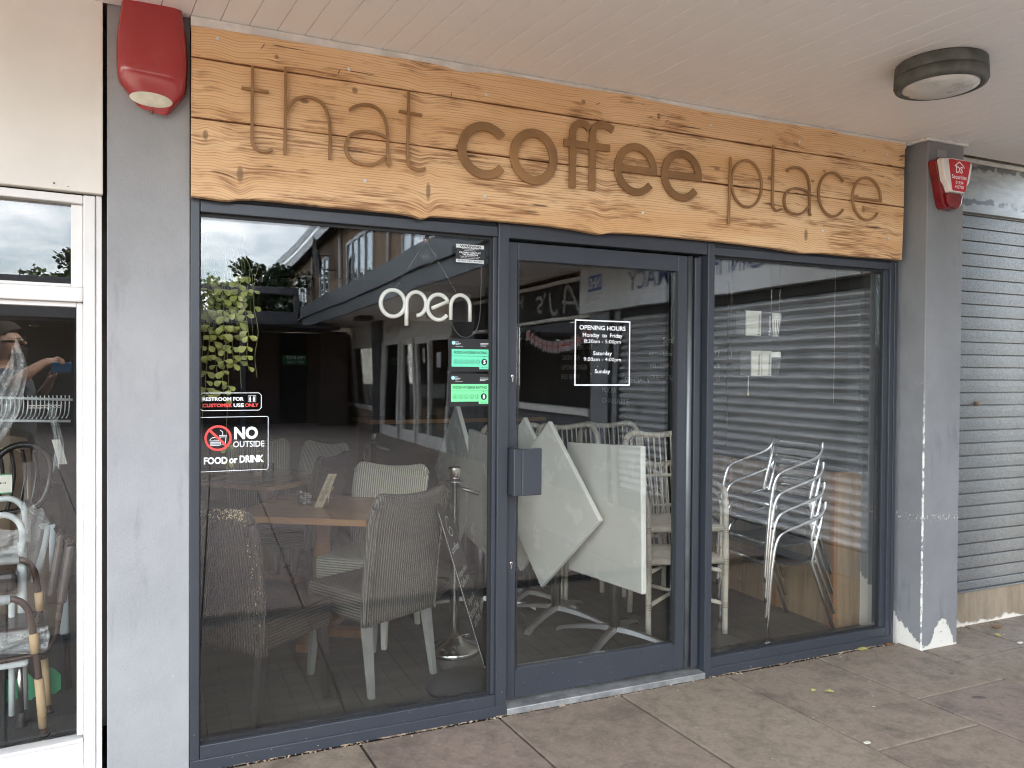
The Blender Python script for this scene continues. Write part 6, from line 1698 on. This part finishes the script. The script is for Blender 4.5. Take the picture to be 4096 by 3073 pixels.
b = MB(); b.box(0.5, 4.40, 0.0, 0.058, 2.14, 2.224, 0.004, RM); b.build('shutter_box', M['far_dark'], ph)  # dark colour stands in for the shaded gap below the sign
b = MB(); b.box(0.3, 4.45, -0.10, 0.06, 0.0, 0.195, 0.004, RM); b.build('stall_riser', M['galv'], ph)
b = MB(); b.box(4.41, 4.52, -0.1, 0.075, 0.0, 2.222, 0.003, RM); b.box(0.3, 0.60, -0.1, 0.07, 0.196, 2.222, 0.003, RM); b.build('guide_rail', M['pier_grey'], ph)
b = MB(); b.box(4.60, 5.02, -0.2, 0.09, 0.0, 2.223, 0.004, RM); b.build('pier', M['pier_grey'], label='grey pier between the pharmacy and the hair shop', cat='pillar')
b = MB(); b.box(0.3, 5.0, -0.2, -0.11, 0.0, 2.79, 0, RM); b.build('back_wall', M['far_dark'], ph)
# hair shop
hs = empty('hair_shopfront', rwp(7.5, 0, 0), 'dark hair shop front with brushed script sign and flag bunting', 'shopfront')
b = MB(); b.box(5.21, 9.3, 0.0, 0.06, 2.23, 2.66, 0.003, RM); sg = b.build('sign_panel', M['black_wall'], hs)
b = MB(); b.box(5.21, 9.3, 0.02, 0.10, 2.662, 2.710, 0.003, RM); b.box(5.03, 9.3, 0.02, 0.10, 2.185, 2.228, 0.003, RM); b.build('trim', M['far_frame'], sg)
def brush(paths, name='lettering'):
    b = MB()
    for i, p in enumerate(paths): b.ribbon([(q.x, q.y) for q in smooth_path(p, 4)], 0.048, RF(0.06), 0.001 + 0.001 * i, 0.004 + 0.001 * i)
    b.build(name, M['sign_grey_text'], sg)
brush([[(5.38, 2.26), (5.52, 2.45), (5.66, 2.62), (5.74, 2.58), (5.78, 2.40), (5.80, 2.28)], [(5.50, 2.40), (5.66, 2.41), (5.84, 2.43)], [(5.96, 2.33), (6.02, 2.29), (6.12, 2.30), (6.18, 2.42), (6.20, 2.58)], [(6.34, 2.60), (6.38, 2.52)], [(6.68, 2.53), (6.52, 2.54), (6.44, 2.47), (6.58, 2.42), (6.60, 2.36), (6.46, 2.34)]])
brush([[(7.20, 2.62), (7.22, 2.44)], [(7.40, 2.63), (7.42, 2.43)], [(7.20, 2.53), (7.42, 2.54)], [(7.52, 2.43), (7.62, 2.63), (7.72, 2.43)], [(7.55, 2.50), (7.69, 2.50)]])
b = MB(); b.box(5.03, 9.3, -0.06, 0.12, 0.98, 1.06, 0.004, RM); b.build('sill', M['far_frame'], hs)
b = MB(); b.box(5.03, 9.3, -0.08, 0.04, 0.0, 0.979, 0.004, RM); b.build('stall_riser', M['pier_dark'], hs)
b = MB(); b.box(5.04, 9.25, -0.02, -0.014, 1.061, 2.183, 0, RM); b.build('window_pane', M['glass_far'], hs)
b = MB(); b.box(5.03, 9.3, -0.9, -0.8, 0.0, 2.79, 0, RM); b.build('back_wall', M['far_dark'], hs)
bt = empty('flag_bunting', rwp(6.1, 0.03, 2.0), 'string of red and white cross flags sagging across the hair shop window', 'bunting')
b = MB(); sag = lambda f: 2.15 - 0.20 * math.sin(math.pi * f) - 0.05 * f
b.tube([RW(5.05 + 2.1 * i / 20, 0.03, sag(1 - i / 20)) for i in range(21)], 0.004, 5); b.build('string', M['wire'], bt)
for i in range(13):
    f = (i + 0.5) / 13; u = 5.05 + 2.1 * f; z = sag(1 - f)
    b = MB(); b.prism([(u - 0.062, z), (u + 0.062, z), (u + 0.062, z - 0.17), (u, z - 0.13), (u - 0.062, z - 0.17)], RF(0.03), 0.001, 0.003); fl_ = b.build('flag', M['curtain'], bt)
    b = MB(); b.prism([(u - 0.012, z), (u + 0.012, z), (u + 0.012, z - 0.138), (u - 0.012, z - 0.138)], RF(0.03), 0.0035, 0.0040); b.prism([(u - 0.062, z - 0.055), (u + 0.062, z - 0.055), (u + 0.062, z - 0.080), (u - 0.062, z - 0.080)], RF(0.03), 0.0042, 0.0048); b.build('red_cross', M['red_vinyl'], fl_)
b = MB(); b.box(9.31, 10.70, -0.3, 0.05, 0.0, 2.79, 0.004, RM); b.build('dark_wall', M['pier_dark'], label='dark wall bay between the hair shop and the charity shop', cat='wall')
# charity shop
cs = empty('charity_shopfront', rwp(13.4, 0, 0), 'charity shop front with hand lettered pale fascia and white framed doors', 'shopfront')
b = MB(); b.box(10.74, 16.05, -0.04, 0.04, 2.24, 2.79, 0.004, RM); sg = b.build('sign_panel', M['charity_panel'], cs)
b = MB(); b.text("Charity Shop", 13.25, 2.40, 15.80, 2.68, RF(0.04), 0.0, h=0.004); b.build('lettering', M['black_vinyl'], sg)
b = MB()
for u0, u1 in ((10.76, 10.86), (11.86, 11.96), (12.70, 12.80), (12.98, 13.10), (13.98, 14.10), (14.30, 14.42), (15.70, 15.80), (15.98, 16.08)): b.box(u0, u1, 0.0, 0.07, 0.0, 2.238, 0.004, RM)
b.box(10.862, 11.858, 0.002, 0.068, 2.15, 2.236, 0.003, RM); b.box(11.962, 12.698, 0.002, 0.068, 2.10, 2.236, 0.003, RM); b.box(13.102, 13.978, 0.002, 0.068, 2.10, 2.236, 0.003, RM); b.box(14.422, 15.698, 0.002, 0.068, 2.15, 2.236, 0.003, RM)
b.build('window_frame', M['far_frame'], cs)
b = MB()
for u0, u1 in ((10.862, 11.858), (11.962, 12.698), (13.102, 13.978), (14.422, 15.698)): b.box(u0, u1, 0.004, 0.06, 0.0, 0.24, 0.004, RM)
b.build('bottom_rail', M['far_frame'], cs)
b = MB()
for u0, u1 in ((10.862, 11.858), (11.962, 12.698), (13.102, 13.978), (14.422, 15.698)): b.box(u0, u1, 0.03, 0.036, 0.241, 2.10, 0, RM)
b.build('window_pane', M['glass_far'], cs)
b = MB(); b.box(11.962, 13.0, -0.30, -0.26, 0.95, 1.25, 0, RM); b.box(13.1, 14.0, -0.30, -0.26, 0.95, 1.22, 0, RM); b.build('display_shelf', M['pharm_white'], cs)
b = MB(); b.box(12.1, 12.6, -0.5, -0.3, 0.30, 0.75, 0.02, RM); b.box(13.2, 13.7, -0.5, -0.3, 0.3, 0.72, 0.02, RM); b.build('display_box', M['card_wrap'], cs)
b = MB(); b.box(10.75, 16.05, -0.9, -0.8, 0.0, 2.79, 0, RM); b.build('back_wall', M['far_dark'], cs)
for u_, z_, w_, h_ in ((11.3, 1.6, .21, .30), (12.2, 1.7, .15, .3), (13.5, 1.65, .15, .22), (13.45, 1.4, .15, .2)):
    b = MB(); b.box(u_, u_ + w_, 0.0375, 0.039, z_, z_ + h_, 0, RM); b.build('notice', M['pharm_white'], cs)
b = MB(); b.box(16.10, 16.95, -0.2, 0.12, -0.02, 2.79, 0.004, RM); b.build('pier', M['pier_dark'], label='dark pier between the charity shop and the corner shop', cat='pillar')
# corner shop
xs_ = empty('corner_shopfront', rwp(18.4, 0, 0), 'corner shop front with pale fascia, white window and pinkish stall riser', 'shopfront')
b = MB(); b.box(16.96, 19.95, -0.04, 0.04, 2.25, 2.79, 0.004, RM); b.build('sign_panel', M['charity_panel'], xs_)
b = MB(); b.box(16.96, 17.12, 0.0, 0.07, 0.58, 2.248, 0.004, RM); b.box(19.60, 19.80, 0.0, 0.07, 0.58, 2.248, 0.004, RM); b.box(17.122, 19.598, 0.002, 0.068, 2.13, 2.246, 0.003, RM); b.build('window_frame', M['far_frame'], xs_)
b = MB(); b.box(16.96, 20.2, -0.02, 0.14, 0.49, 0.578, 0.004, RM); b.build('sill', M['far_frame'], xs_)
b = MB(); b.box(16.96, 20.0, -0.05, 0.06, 0.0, 0.488, 0.004, RM); b.build('stall_riser', M['pink_stall'], xs_)
b = MB(); b.box(17.122, 19.598, 0.03, 0.036, 0.579, 2.129, 0, RM); b.build('window_pane', M['glass_far'], xs_)
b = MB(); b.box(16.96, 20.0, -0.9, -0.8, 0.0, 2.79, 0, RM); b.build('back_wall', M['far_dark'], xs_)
# upper storey, canopy and roof of the row
uf = empty('terrace_building', rwp(18, 0, 3.3), 'long buff brick terrace with white windows above the row of shops', 'building')
b = MB(); b.box(0.1, 46, -0.3, 0.0, 2.80, 5.95, 0, RM); b.build('brick_wall', M['brick'], uf)
b = MB(); b.box(20.3, 46, -0.3, 0.001, 0.0, 2.799, 0, RM); b.build('brick_wall', M['brick'], uf)
b = MB(); b.box(0.0, 46.2, -6.0, 0.42, 5.96, 6.06, 0, RM)
b._faces([RW(0, 0.30, 6.30), RW(46.2, 0.30, 6.30), RW(46.2, -6, 7.0), RW(0, -6, 7.0)], [(0, 1, 2, 3)]); b.build('roof', M['roof'], uf)
b = MB(); b.box(0.0, 46.2, 0.422, 0.46, 5.80, 6.12, 0.003, RM); b.box(0.0, 46.2, 0.50, 0.54, 6.20, 6.50, 0.003, RM); b.build('eaves_board', M['white_paint'], uf)
for u0, u1 in ((3.0, 6.0), (7.4, 9.6), (11.1, 14.0), (17.3, 20.8), (23.4, 25.2), (28.7, 32.4), (33.8, 38.8)):
    b = MB(); z0, z1 = 3.55, 5.35
    b.box(u0, u1, 0.001, 0.05, z1 - 0.10, z1, 0.003, RM); b.box(u0, u1, 0.001, 0.05, z0, z0 + 0.10, 0.003, RM)
    nmul = max(2, int((u1 - u0) / 0.8))
    for i in range(nmul + 1):
        uu = u0 + (u1 - u0 - 0.09) * i / nmul
        b.box(uu, uu + 0.09, 0.001, 0.052, z0 + 0.101, z1 - 0.101, 0.003, RM)
    fr = b.build('window', M['white_paint'], uf)
    b = MB(); b.box(u0 + 0.05, u1 - 0.05, 0.012, 0.020, z0 + 0.1, z1 - 0.1, 0, RM); b.build('pane', M['glass_far'], fr)
    b = MB()
    m_ = 40
    b.grid(lambda u, v: RW(u0 + 0.05 + (u1 - u0 - 0.1) * u, 0.0065 + 0.004 * math.sin(u * 140), z0 + 0.1 + (z1 - z0 - 0.2) * v), 120, 1); b.build('curtain', M['curtain'], fr)
for u in (10.4, 15.6, 21.6, 27.0):
    b = MB(); b.tube([RW(u, 0.06, 3.3), RW(u, 0.06, 5.93)], 0.045, 10); b.build('downpipe', M['white_paint'], uf)
rc_ = empty('canopy', rwp(11, 0.8, 2.79), 'dark edged walkway canopy along the opposite row of shops', 'canopy')
b = MB(); b.box(3.6, 20.2, 0.02, 1.36, 2.792, 2.84, 0, RM); b.build('soffit', M['soffit'], rc_)
b = MB(); b.box(3.6, 20.2, 1.362, 1.40, 2.74, 3.02, 0.004, RM); b.build('lower_fascia', M['dark_fascia'], rc_)
b = MB(); b.box(3.6, 20.2, 1.405, 1.45, 3.0, 3.34, 0.004, RM); b.build('upper_fascia', M['dark_fascia'], rc_)
b = MB(); b.box(3.6, 20.2, 0.01, 1.40, 3.28, 3.33, 0, RM); b.build('roof_deck', M['roof'], rc_)
ll = empty('bulkhead_lamp', rwp(14.9, 0.75, 2.79), 'long dark bulkhead lamp under the canopy of the opposite shops', 'lamp')
b = MB(); b.box(14.6, 15.3, 0.6, 0.9, 2.70, 2.791, 0.01, RM); b.build('casing', M['lamp_body'], ll)
# satellite dishes
for i, (u, z) in enumerate(((22.6, 4.95), (23.4, 5.5))):
    sd_ = empty('satellite_dish', rwp(u, 0.3, z), ('lower' if i == 0 else 'upper') + ' round dark mesh satellite dish on the brick terrace wall', 'satellite dish', 'satellite dishes on the terrace')
    b = MB(); c_ = RW(u, 0.55, z)
    def dsh(a, r_): 
        t_ = 2 * math.pi * a; rr = 0.42 * r_
        return c_ + Vector((-0.25 * (1 - r_ * r_) * -0.6 - 0.1 * math.sin(t_) * rr, 0.9 * math.cos(t_) * rr * 0.9, math.sin(t_) * rr))
    b.slab(lambda a, r_: dsh(a, max(r_, 0.02)), (0.006, 0, 0), 1.0, 28, 6); b.build('dish', M['pier_dark'], sd_)
    b = MB(); b.tube([RW(u, 0.0, z - 0.2), RW(u, 0.35, z - 0.2), RW(u, 0.45, z)], 0.025, 8); b.tube([RW(u, 0.5, z - 0.3), RW(u, 0.95, z - 0.1)], 0.012, 6); b.build('bracket', M['pier_dark'], sd_)
# far covered way across the court
fw = empty('covered_walkway', (0, -18, 0), 'dark covered walkway across the far end of the court', 'walkway')
b = MB(); b.box(-9, 3.25, -17.7, -17.5, 2.68, 3.0, 0.01); b.build('lower_beam', M['dark_fascia'], fw)
b = MB(); b.box(-9, 3.25, -17.72, -17.48, 3.45, 3.62, 0.01); b.build('upper_beam', M['dark_fascia'], fw)
for x in (-8.5, -5.2, -1.7, 1.75, 3.17):
    b = MB(); b.box(x, x + 0.12, -17.68, -17.52, (0.0 if x not in (3.17,) else 2.999), 3.449 if x > 1 else 2.679, 0.004); b.build('post', M['dark_fascia'], fw)
b = MB(); b.box(-9, 4.4, -20.4, -17.9, 2.62, 2.70); b.build('roof_deck', M['roof'], fw)
ew = empty('end_wall', (0, -20.4, 0), 'dark brick wall with a fire exit at the far end of the court', 'wall')
b = MB(); b.box(-10, 3.25, -20.7, -20.4, 0, 2.6); b.box(3.98, 5.3, -20.7, -20.4, 0, 2.6); b.build('brickwork', M['brick_dark'], ew)
b = MB(); b.box(3.255, 3.975, -20.6, -20.5, 0.0, 2.6, 0.01); b.build('exit_door', M['black_wall'], ew)
fx = empty('exit_sign', (3.64, -20.0, 1.8), 'green fire exit keep clear sign on the dark far door', 'sign')
FE = lambda u, v, h: Vector((3.945 - u, -20.395 + h, v))
b = MB(); b.box(3.335, 3.945, -20.4985, -20.395, 1.66, 1.95, 0.003); b.build('panel', M['exit_green'], fx)
b = MB(); b.text("FIRE EXIT", 0.05, 1.82, 0.56, 1.915, FE, 0.02, h=0.002); b.text("KEEP CLEAR", 0.08, 1.70, 0.53, 1.77, FE, 0.01, h=0.002); b.build('lettering', M['white_vinyl'], fx)
b = MB(); b.box(4.25, 4.85, -19.8, -19.2, 0, 2.62); b.build('brick_pier', M['brick_dark'], label='dark brick pier beside the fire exit at the far end', cat='pillar')

# ================================================================== TREES beyond the court
def tree(label, x, y, h, r, mat_, seed, n=5200, squash=0.8):
    rnd = random.Random(seed)
    t = empty('tree', (x, y, 0), label, 'tree', 'trees beyond the end wall')
    b = MB(); b.tube([(0, 0, 0), (0.1, 0.05, h * 0.3), (0.05, -0.1, h * 0.55), (0.2, 0, h * 0.85)], [0.25, 0.2, 0.13, 0.04], 10)
    for k in range(9):
        a = rnd.uniform(0, 6.28); z0 = h * rnd.uniform(.3, .6); rr = r * rnd.uniform(.5, .85)
        b.tube([(0.05, 0, z0), (rr * .5 * math.cos(a), rr * .5 * math.sin(a), z0 + h * .12), (rr * math.cos(a), rr * math.sin(a), z0 + h * rnd.uniform(.12, .3))], [0.09, 0.05, 0.02], 6)
    b.build('trunk', M['bark'], t, local=True)
    cl = []
    for k in range(46):
        a = rnd.uniform(0, 6.28); q = rnd.uniform(-1, 1); rr = (rnd.random() ** 0.4) * r
        cl.append((Vector((rr * math.cos(a) * math.sqrt(1 - q * q), rr * math.sin(a) * math.sqrt(1 - q * q), h * 0.66 + q * rr * squash)), r * rnd.uniform(.13, .30)))
    b = MB(); bm = b.bm
    for k in range(n):
        c, s = cl[rnd.randrange(len(cl))]
        d = Vector((rnd.gauss(0, 1), rnd.gauss(0, 1), rnd.gauss(0, 0.8))); d = d.normalized() * s * rnd.random() ** 0.4
        p = c + d; L = rnd.uniform(0.10, 0.20)
        u = Vector((rnd.gauss(0, 1), rnd.gauss(0, 1), rnd.gauss(0, .6))).normalized(); v = u.cross(Vector((rnd.gauss(0, 1), rnd.gauss(0, 1), rnd.gauss(0, 1)))).normalized()
        q = [bm.verts.new(p + u * L * a + v * L * b_) for a, b_ in ((-.5, 0), (0, .42), (.6, 0.05), (0, -.42))]
        bm.faces.new(q)
    b.build('crown', mat_, t, local=True, recalc=False)
    return t
tree('tall dark tree behind the covered walkway, nearest the brick terrace', 3.3, -27.5, 6.3, 2.0, M['leaf_tree_dark'], 1)
tree('broad green tree behind the covered walkway seen through its gap', 1.9, -24.5, 4.5, 1.7, M['leaf_tree'], 2)
tree('light green tree farther left beyond the end wall', -0.9, -30, 5.0, 2.3, M['leaf_tree'], 3)
tree('dark tree far left beyond the end wall', -5.5, -29, 6.6, 3.0, M['leaf_tree_dark'], 4)

# ================================================================== PERSON taking the picture (seen only as a reflection)
def skinned(name, chain, edges, mat_, parent=None, root=0, lv=2):
    me = bpy.data.meshes.new(name)
    me.from_pydata([c[:3] for c in chain], edges, [])
    o = bpy.data.objects.new(name, me); link(o)
    me.materials.append(mat_)
    md = o.modifiers.new('skin', 'SKIN'); md.use_smooth_shade = True
    for i, c in enumerate(chain):
        r_ = c[3] if isinstance(c[3], (tuple, list)) else (c[3], c[3])
        me.skin_vertices[0].data[i].radius = r_
        me.skin_vertices[0].data[i].use_root = (i == root)
    s = o.modifiers.new('smooth', 'SUBSURF'); s.levels = lv; s.render_levels = lv
    if parent: o.parent = parent; LOC[o.name] = LOC[parent.name]
    return o
PX, PY = -0.325, -3.46
per = empty('person', (PX, PY, 0), 'bearded man in glasses and dark T-shirt holding up a phone, mirrored in shop glass', 'person')
# local frame of the man: +x is where he faces (right along the shopfront)
V = [(0, 0, 0.95, (.15, .13)), (0.02, 0, 1.12, (.165, .15)), (0.03, 0, 1.28, (.15, .165)), (0.0, 0, 1.42, (.10, .155)), (0.0, 0, 1.50, (.062, .065)), (0.02, 0, 1.57, (.060, .062)), (0.035, 0, 1.65, (.098, .078)), (0.030, 0, 1.735, (.104, .080)), (0.025, 0, 1.800, (.060, .055)),
     (0.02, 0.17, 1.42, .066), (0.06, 0.30, 1.40, .052), (0.13, 0.315, 1.475, .042), (0.225, 0.29, 1.545, .032), (0.270, 0.285, 1.552, (.020, .036)),
     (0.0, -0.17, 1.42, .066), (0.06, -0.27, 1.20, .052), (0.20, -0.17, 1.22, .040), (0.27, 0.0, 1.38, .032), (0.285, 0.06, 1.43, (.020, .032)),
     (0.0, 0.09, 0.86, .098), (0.02, 0.10, 0.50, .066), (0.0, 0.105, 0.10, .042), (0.13, 0.115, 0.045, .038),
     (0.0, -0.09, 0.86, .098), (0.03, -0.10, 0.50, .066), (-0.03, -0.105, 0.10, .042), (0.10, -0.115, 0.045, .038)]
E_ = [(0, 1), (1, 2), (2, 3), (3, 4), (4, 5), (5, 6), (6, 7), (7, 8), (3, 9), (9, 10), (10, 11), (11, 12), (12, 13), (3, 14), (14, 15), (15, 16), (16, 17), (17, 18), (0, 19), (19, 20), (20, 21), (21, 22), (0, 23), (23, 24), (24, 25), (25, 26)]
# fingers and thumb of the raised hand close on the phone edge
for k, (dy, dz, L) in enumerate(((0.012, 0.016, 0.050), (0.015, 0.004, 0.055), (0.014, -0.008, 0.052), (0.010, -0.019, 0.042))):
    i = len(V); V += [(0.297, 0.285 + dy, 1.552 + dz, .0085), (0.297 + L * .55, 0.285 + dy + 0.008, 1.552 + dz + 0.004, .008), (0.297 + L, 0.285 + dy - 0.004, 1.552 + dz, .007)]
    E_ += [(13, i), (i, i + 1), (i + 1, i + 2)]
i = len(V); V += [(0.283, 0.268, 1.575, .010), (0.305, 0.258, 1.586, .0095), (0.330, 0.258, 1.580, .008)]; E_ += [(13, i), (i, i + 1), (i + 1, i + 2)]
for k, (dy, dz, L) in enumerate(((0.020, 0.018, 0.045), (0.022, 0.006, 0.050), (0.020, -0.006, 0.047), (0.016, -0.016, 0.038))):
    i = len(V); V += [(0.295, 0.085 + dy, 1.445 + dz, .0085), (0.295 + L * .3, 0.085 + dy + L * .5, 1.455 + dz, .008), (0.295 + L * .4, 0.085 + dy + L * .95, 1.468 + dz, .007)]
    E_ += [(18, i), (i, i + 1), (i + 1, i + 2)]
i = len(V); V += [(0.272, 0.075, 1.462, .010), (0.278, 0.095, 1.480, .0095), (0.290, 0.120, 1.488, .008)]; E_ += [(18, i), (i, i + 1), (i + 1, i + 2)]
# nose, brow, chin and ears
i = len(V); V += [(0.120, 0, 1.700, .017), (0.148, 0, 1.680, .014)]; E_ += [(7, i), (i, i + 1)]
i = len(V); V += [(0.105, 0, 1.622, (.026, .030))]; E_ += [(6, i)]
for sy in (-1, 1):
    i = len(V); V += [(0.020, sy * 0.085, 1.695, (.020, .010))]; E_ += [(7, i)]
skinned('body', V, E_, M['skin'], per)
b = MB()   # T-shirt: sleeved tube round the trunk
b.lathe([(0.172, 0.90), (0.178, 0.98), (0.196, 1.10), (0.198, 1.22), (0.190, 1.34), (0.170, 1.42), (0.12, 1.475), (0.078, 1.50)], (0.015, 0, 0), 28)
for v in b.bm.verts: v.co.y *= 1.12
for a0, a1, a2 in (((0.01, 0.13, 1.42), (0.035, 0.205, 1.415), (0.055, 0.280, 1.405)), ((0.0, -0.13, 1.42), (0.03, -0.22, 1.32), (0.055, -0.265, 1.23))): b.tube([a0, a1, a2], [0.092, 0.080, 0.072], 14)
b.build('t_shirt', M['tshirt'], per, local=True)
b = MB(); b.lathe([(0.176, 0.98), (0.182, 0.90), (0.180, 0.84)], (0.0, 0, 0), 24)
for sy in (-1, 1): b.tube([(0, sy * 0.085, 0.88), (0.015, sy * 0.10, 0.66), (0.02, sy * 0.10, 0.50)], [0.112, 0.105, 0.095], 14)
b.build('shorts', M['shorts'], per, local=True)
b = MB()
def hairf(u, v):
    a = 2 * math.pi * u; e = v * 1.45
    lim = 1.0
    x = 0.022 + 0.112 * math.sin(e) * math.cos(a); y = 0.089 * math.sin(e) * math.sin(a); z = 1.735 + 0.112 * math.cos(e)
    if math.cos(a) > 0.2: z = max(z, 1.772 + 0.02 * math.cos(a)); x = min(x, 0.118)
    return Vector((x, y, z))
b.grid(hairf, 28, 10, True, True); b.build('hair', M['hair'], per, local=True)
b = MB()
b.slab(lambda u, v: Vector((0.06 + 0.085 * math.sin(math.pi * u) - 0.015 * v, -0.078 + 0.156 * u, 1.650 - 0.075 * v + 0.025 * abs(2 * u - 1))), (0.012, 0, 0), 1.0, 18, 6); b.build('beard', M['hair'], per, local=True)
b = MB(); b.tube([(0.142, -0.022, 1.643), (0.146, 0.0, 1.645), (0.142, 0.022, 1.643)], 0.005, 6); b.build('mouth', M['recliner'], per, local=True)
b = MB()
for sy in (-1, 1):
    b.tube([(0.135 + 0.004 * math.cos(t_), sy * 0.034 + 0.026 * math.cos(t_), 1.716 + 0.019 * math.sin(t_)) for t_ in [2 * math.pi * q / 20 for q in range(20)]], 0.0028, 6, True)
    b.tube([(0.133, sy * 0.060, 1.722), (0.10, sy * 0.088, 1.720), (0.03, sy * 0.096, 1.715)], 0.0026, 6)
b.tube([(0.139, -0.009, 1.720), (0.142, 0, 1.724), (0.139, 0.009, 1.720)], 0.0026, 6); b.build('glasses', M['black_gloss'], per, local=True)
for sy in (-1, 1):
    b = MB(); s = bmesh.new(); bmesh.ops.create_uvsphere(s, u_segments=12, v_segments=8, radius=0.0125); b.merge(s, lambda p, sy=sy: p + Vector((0.116, sy * 0.034, 1.714))); b.build('eye', M['white_paint'], per, local=True)
for sy, ox in ((-1, -0.03), (1, 0.0)):
    b = MB(); b.box(-0.07 + ox, 0.20 + ox, sy * 0.11 - 0.05, sy * 0.11 + 0.05, 0.0, 0.085, 0.03); b.build('shoe', M['gasket'], per, local=True)
# the phone in his hand
phn = empty('phone', (0.005, -3.165, 1.515), 'slim dark blue phone held up landscape by the reflected man', 'phone', rz=R(-24.07))
b = MB(); b.box(-0.075, 0.075, 0.0, 0.008, -0.036, 0.036, 0.004)
b.build('case', M['phone_blue'], phn, local=True)
b = MB(); b.box(-0.070, 0.070, -0.0008, -0.0001, -0.032, 0.032); b.build('screen', M['black_gloss'], phn, local=True)
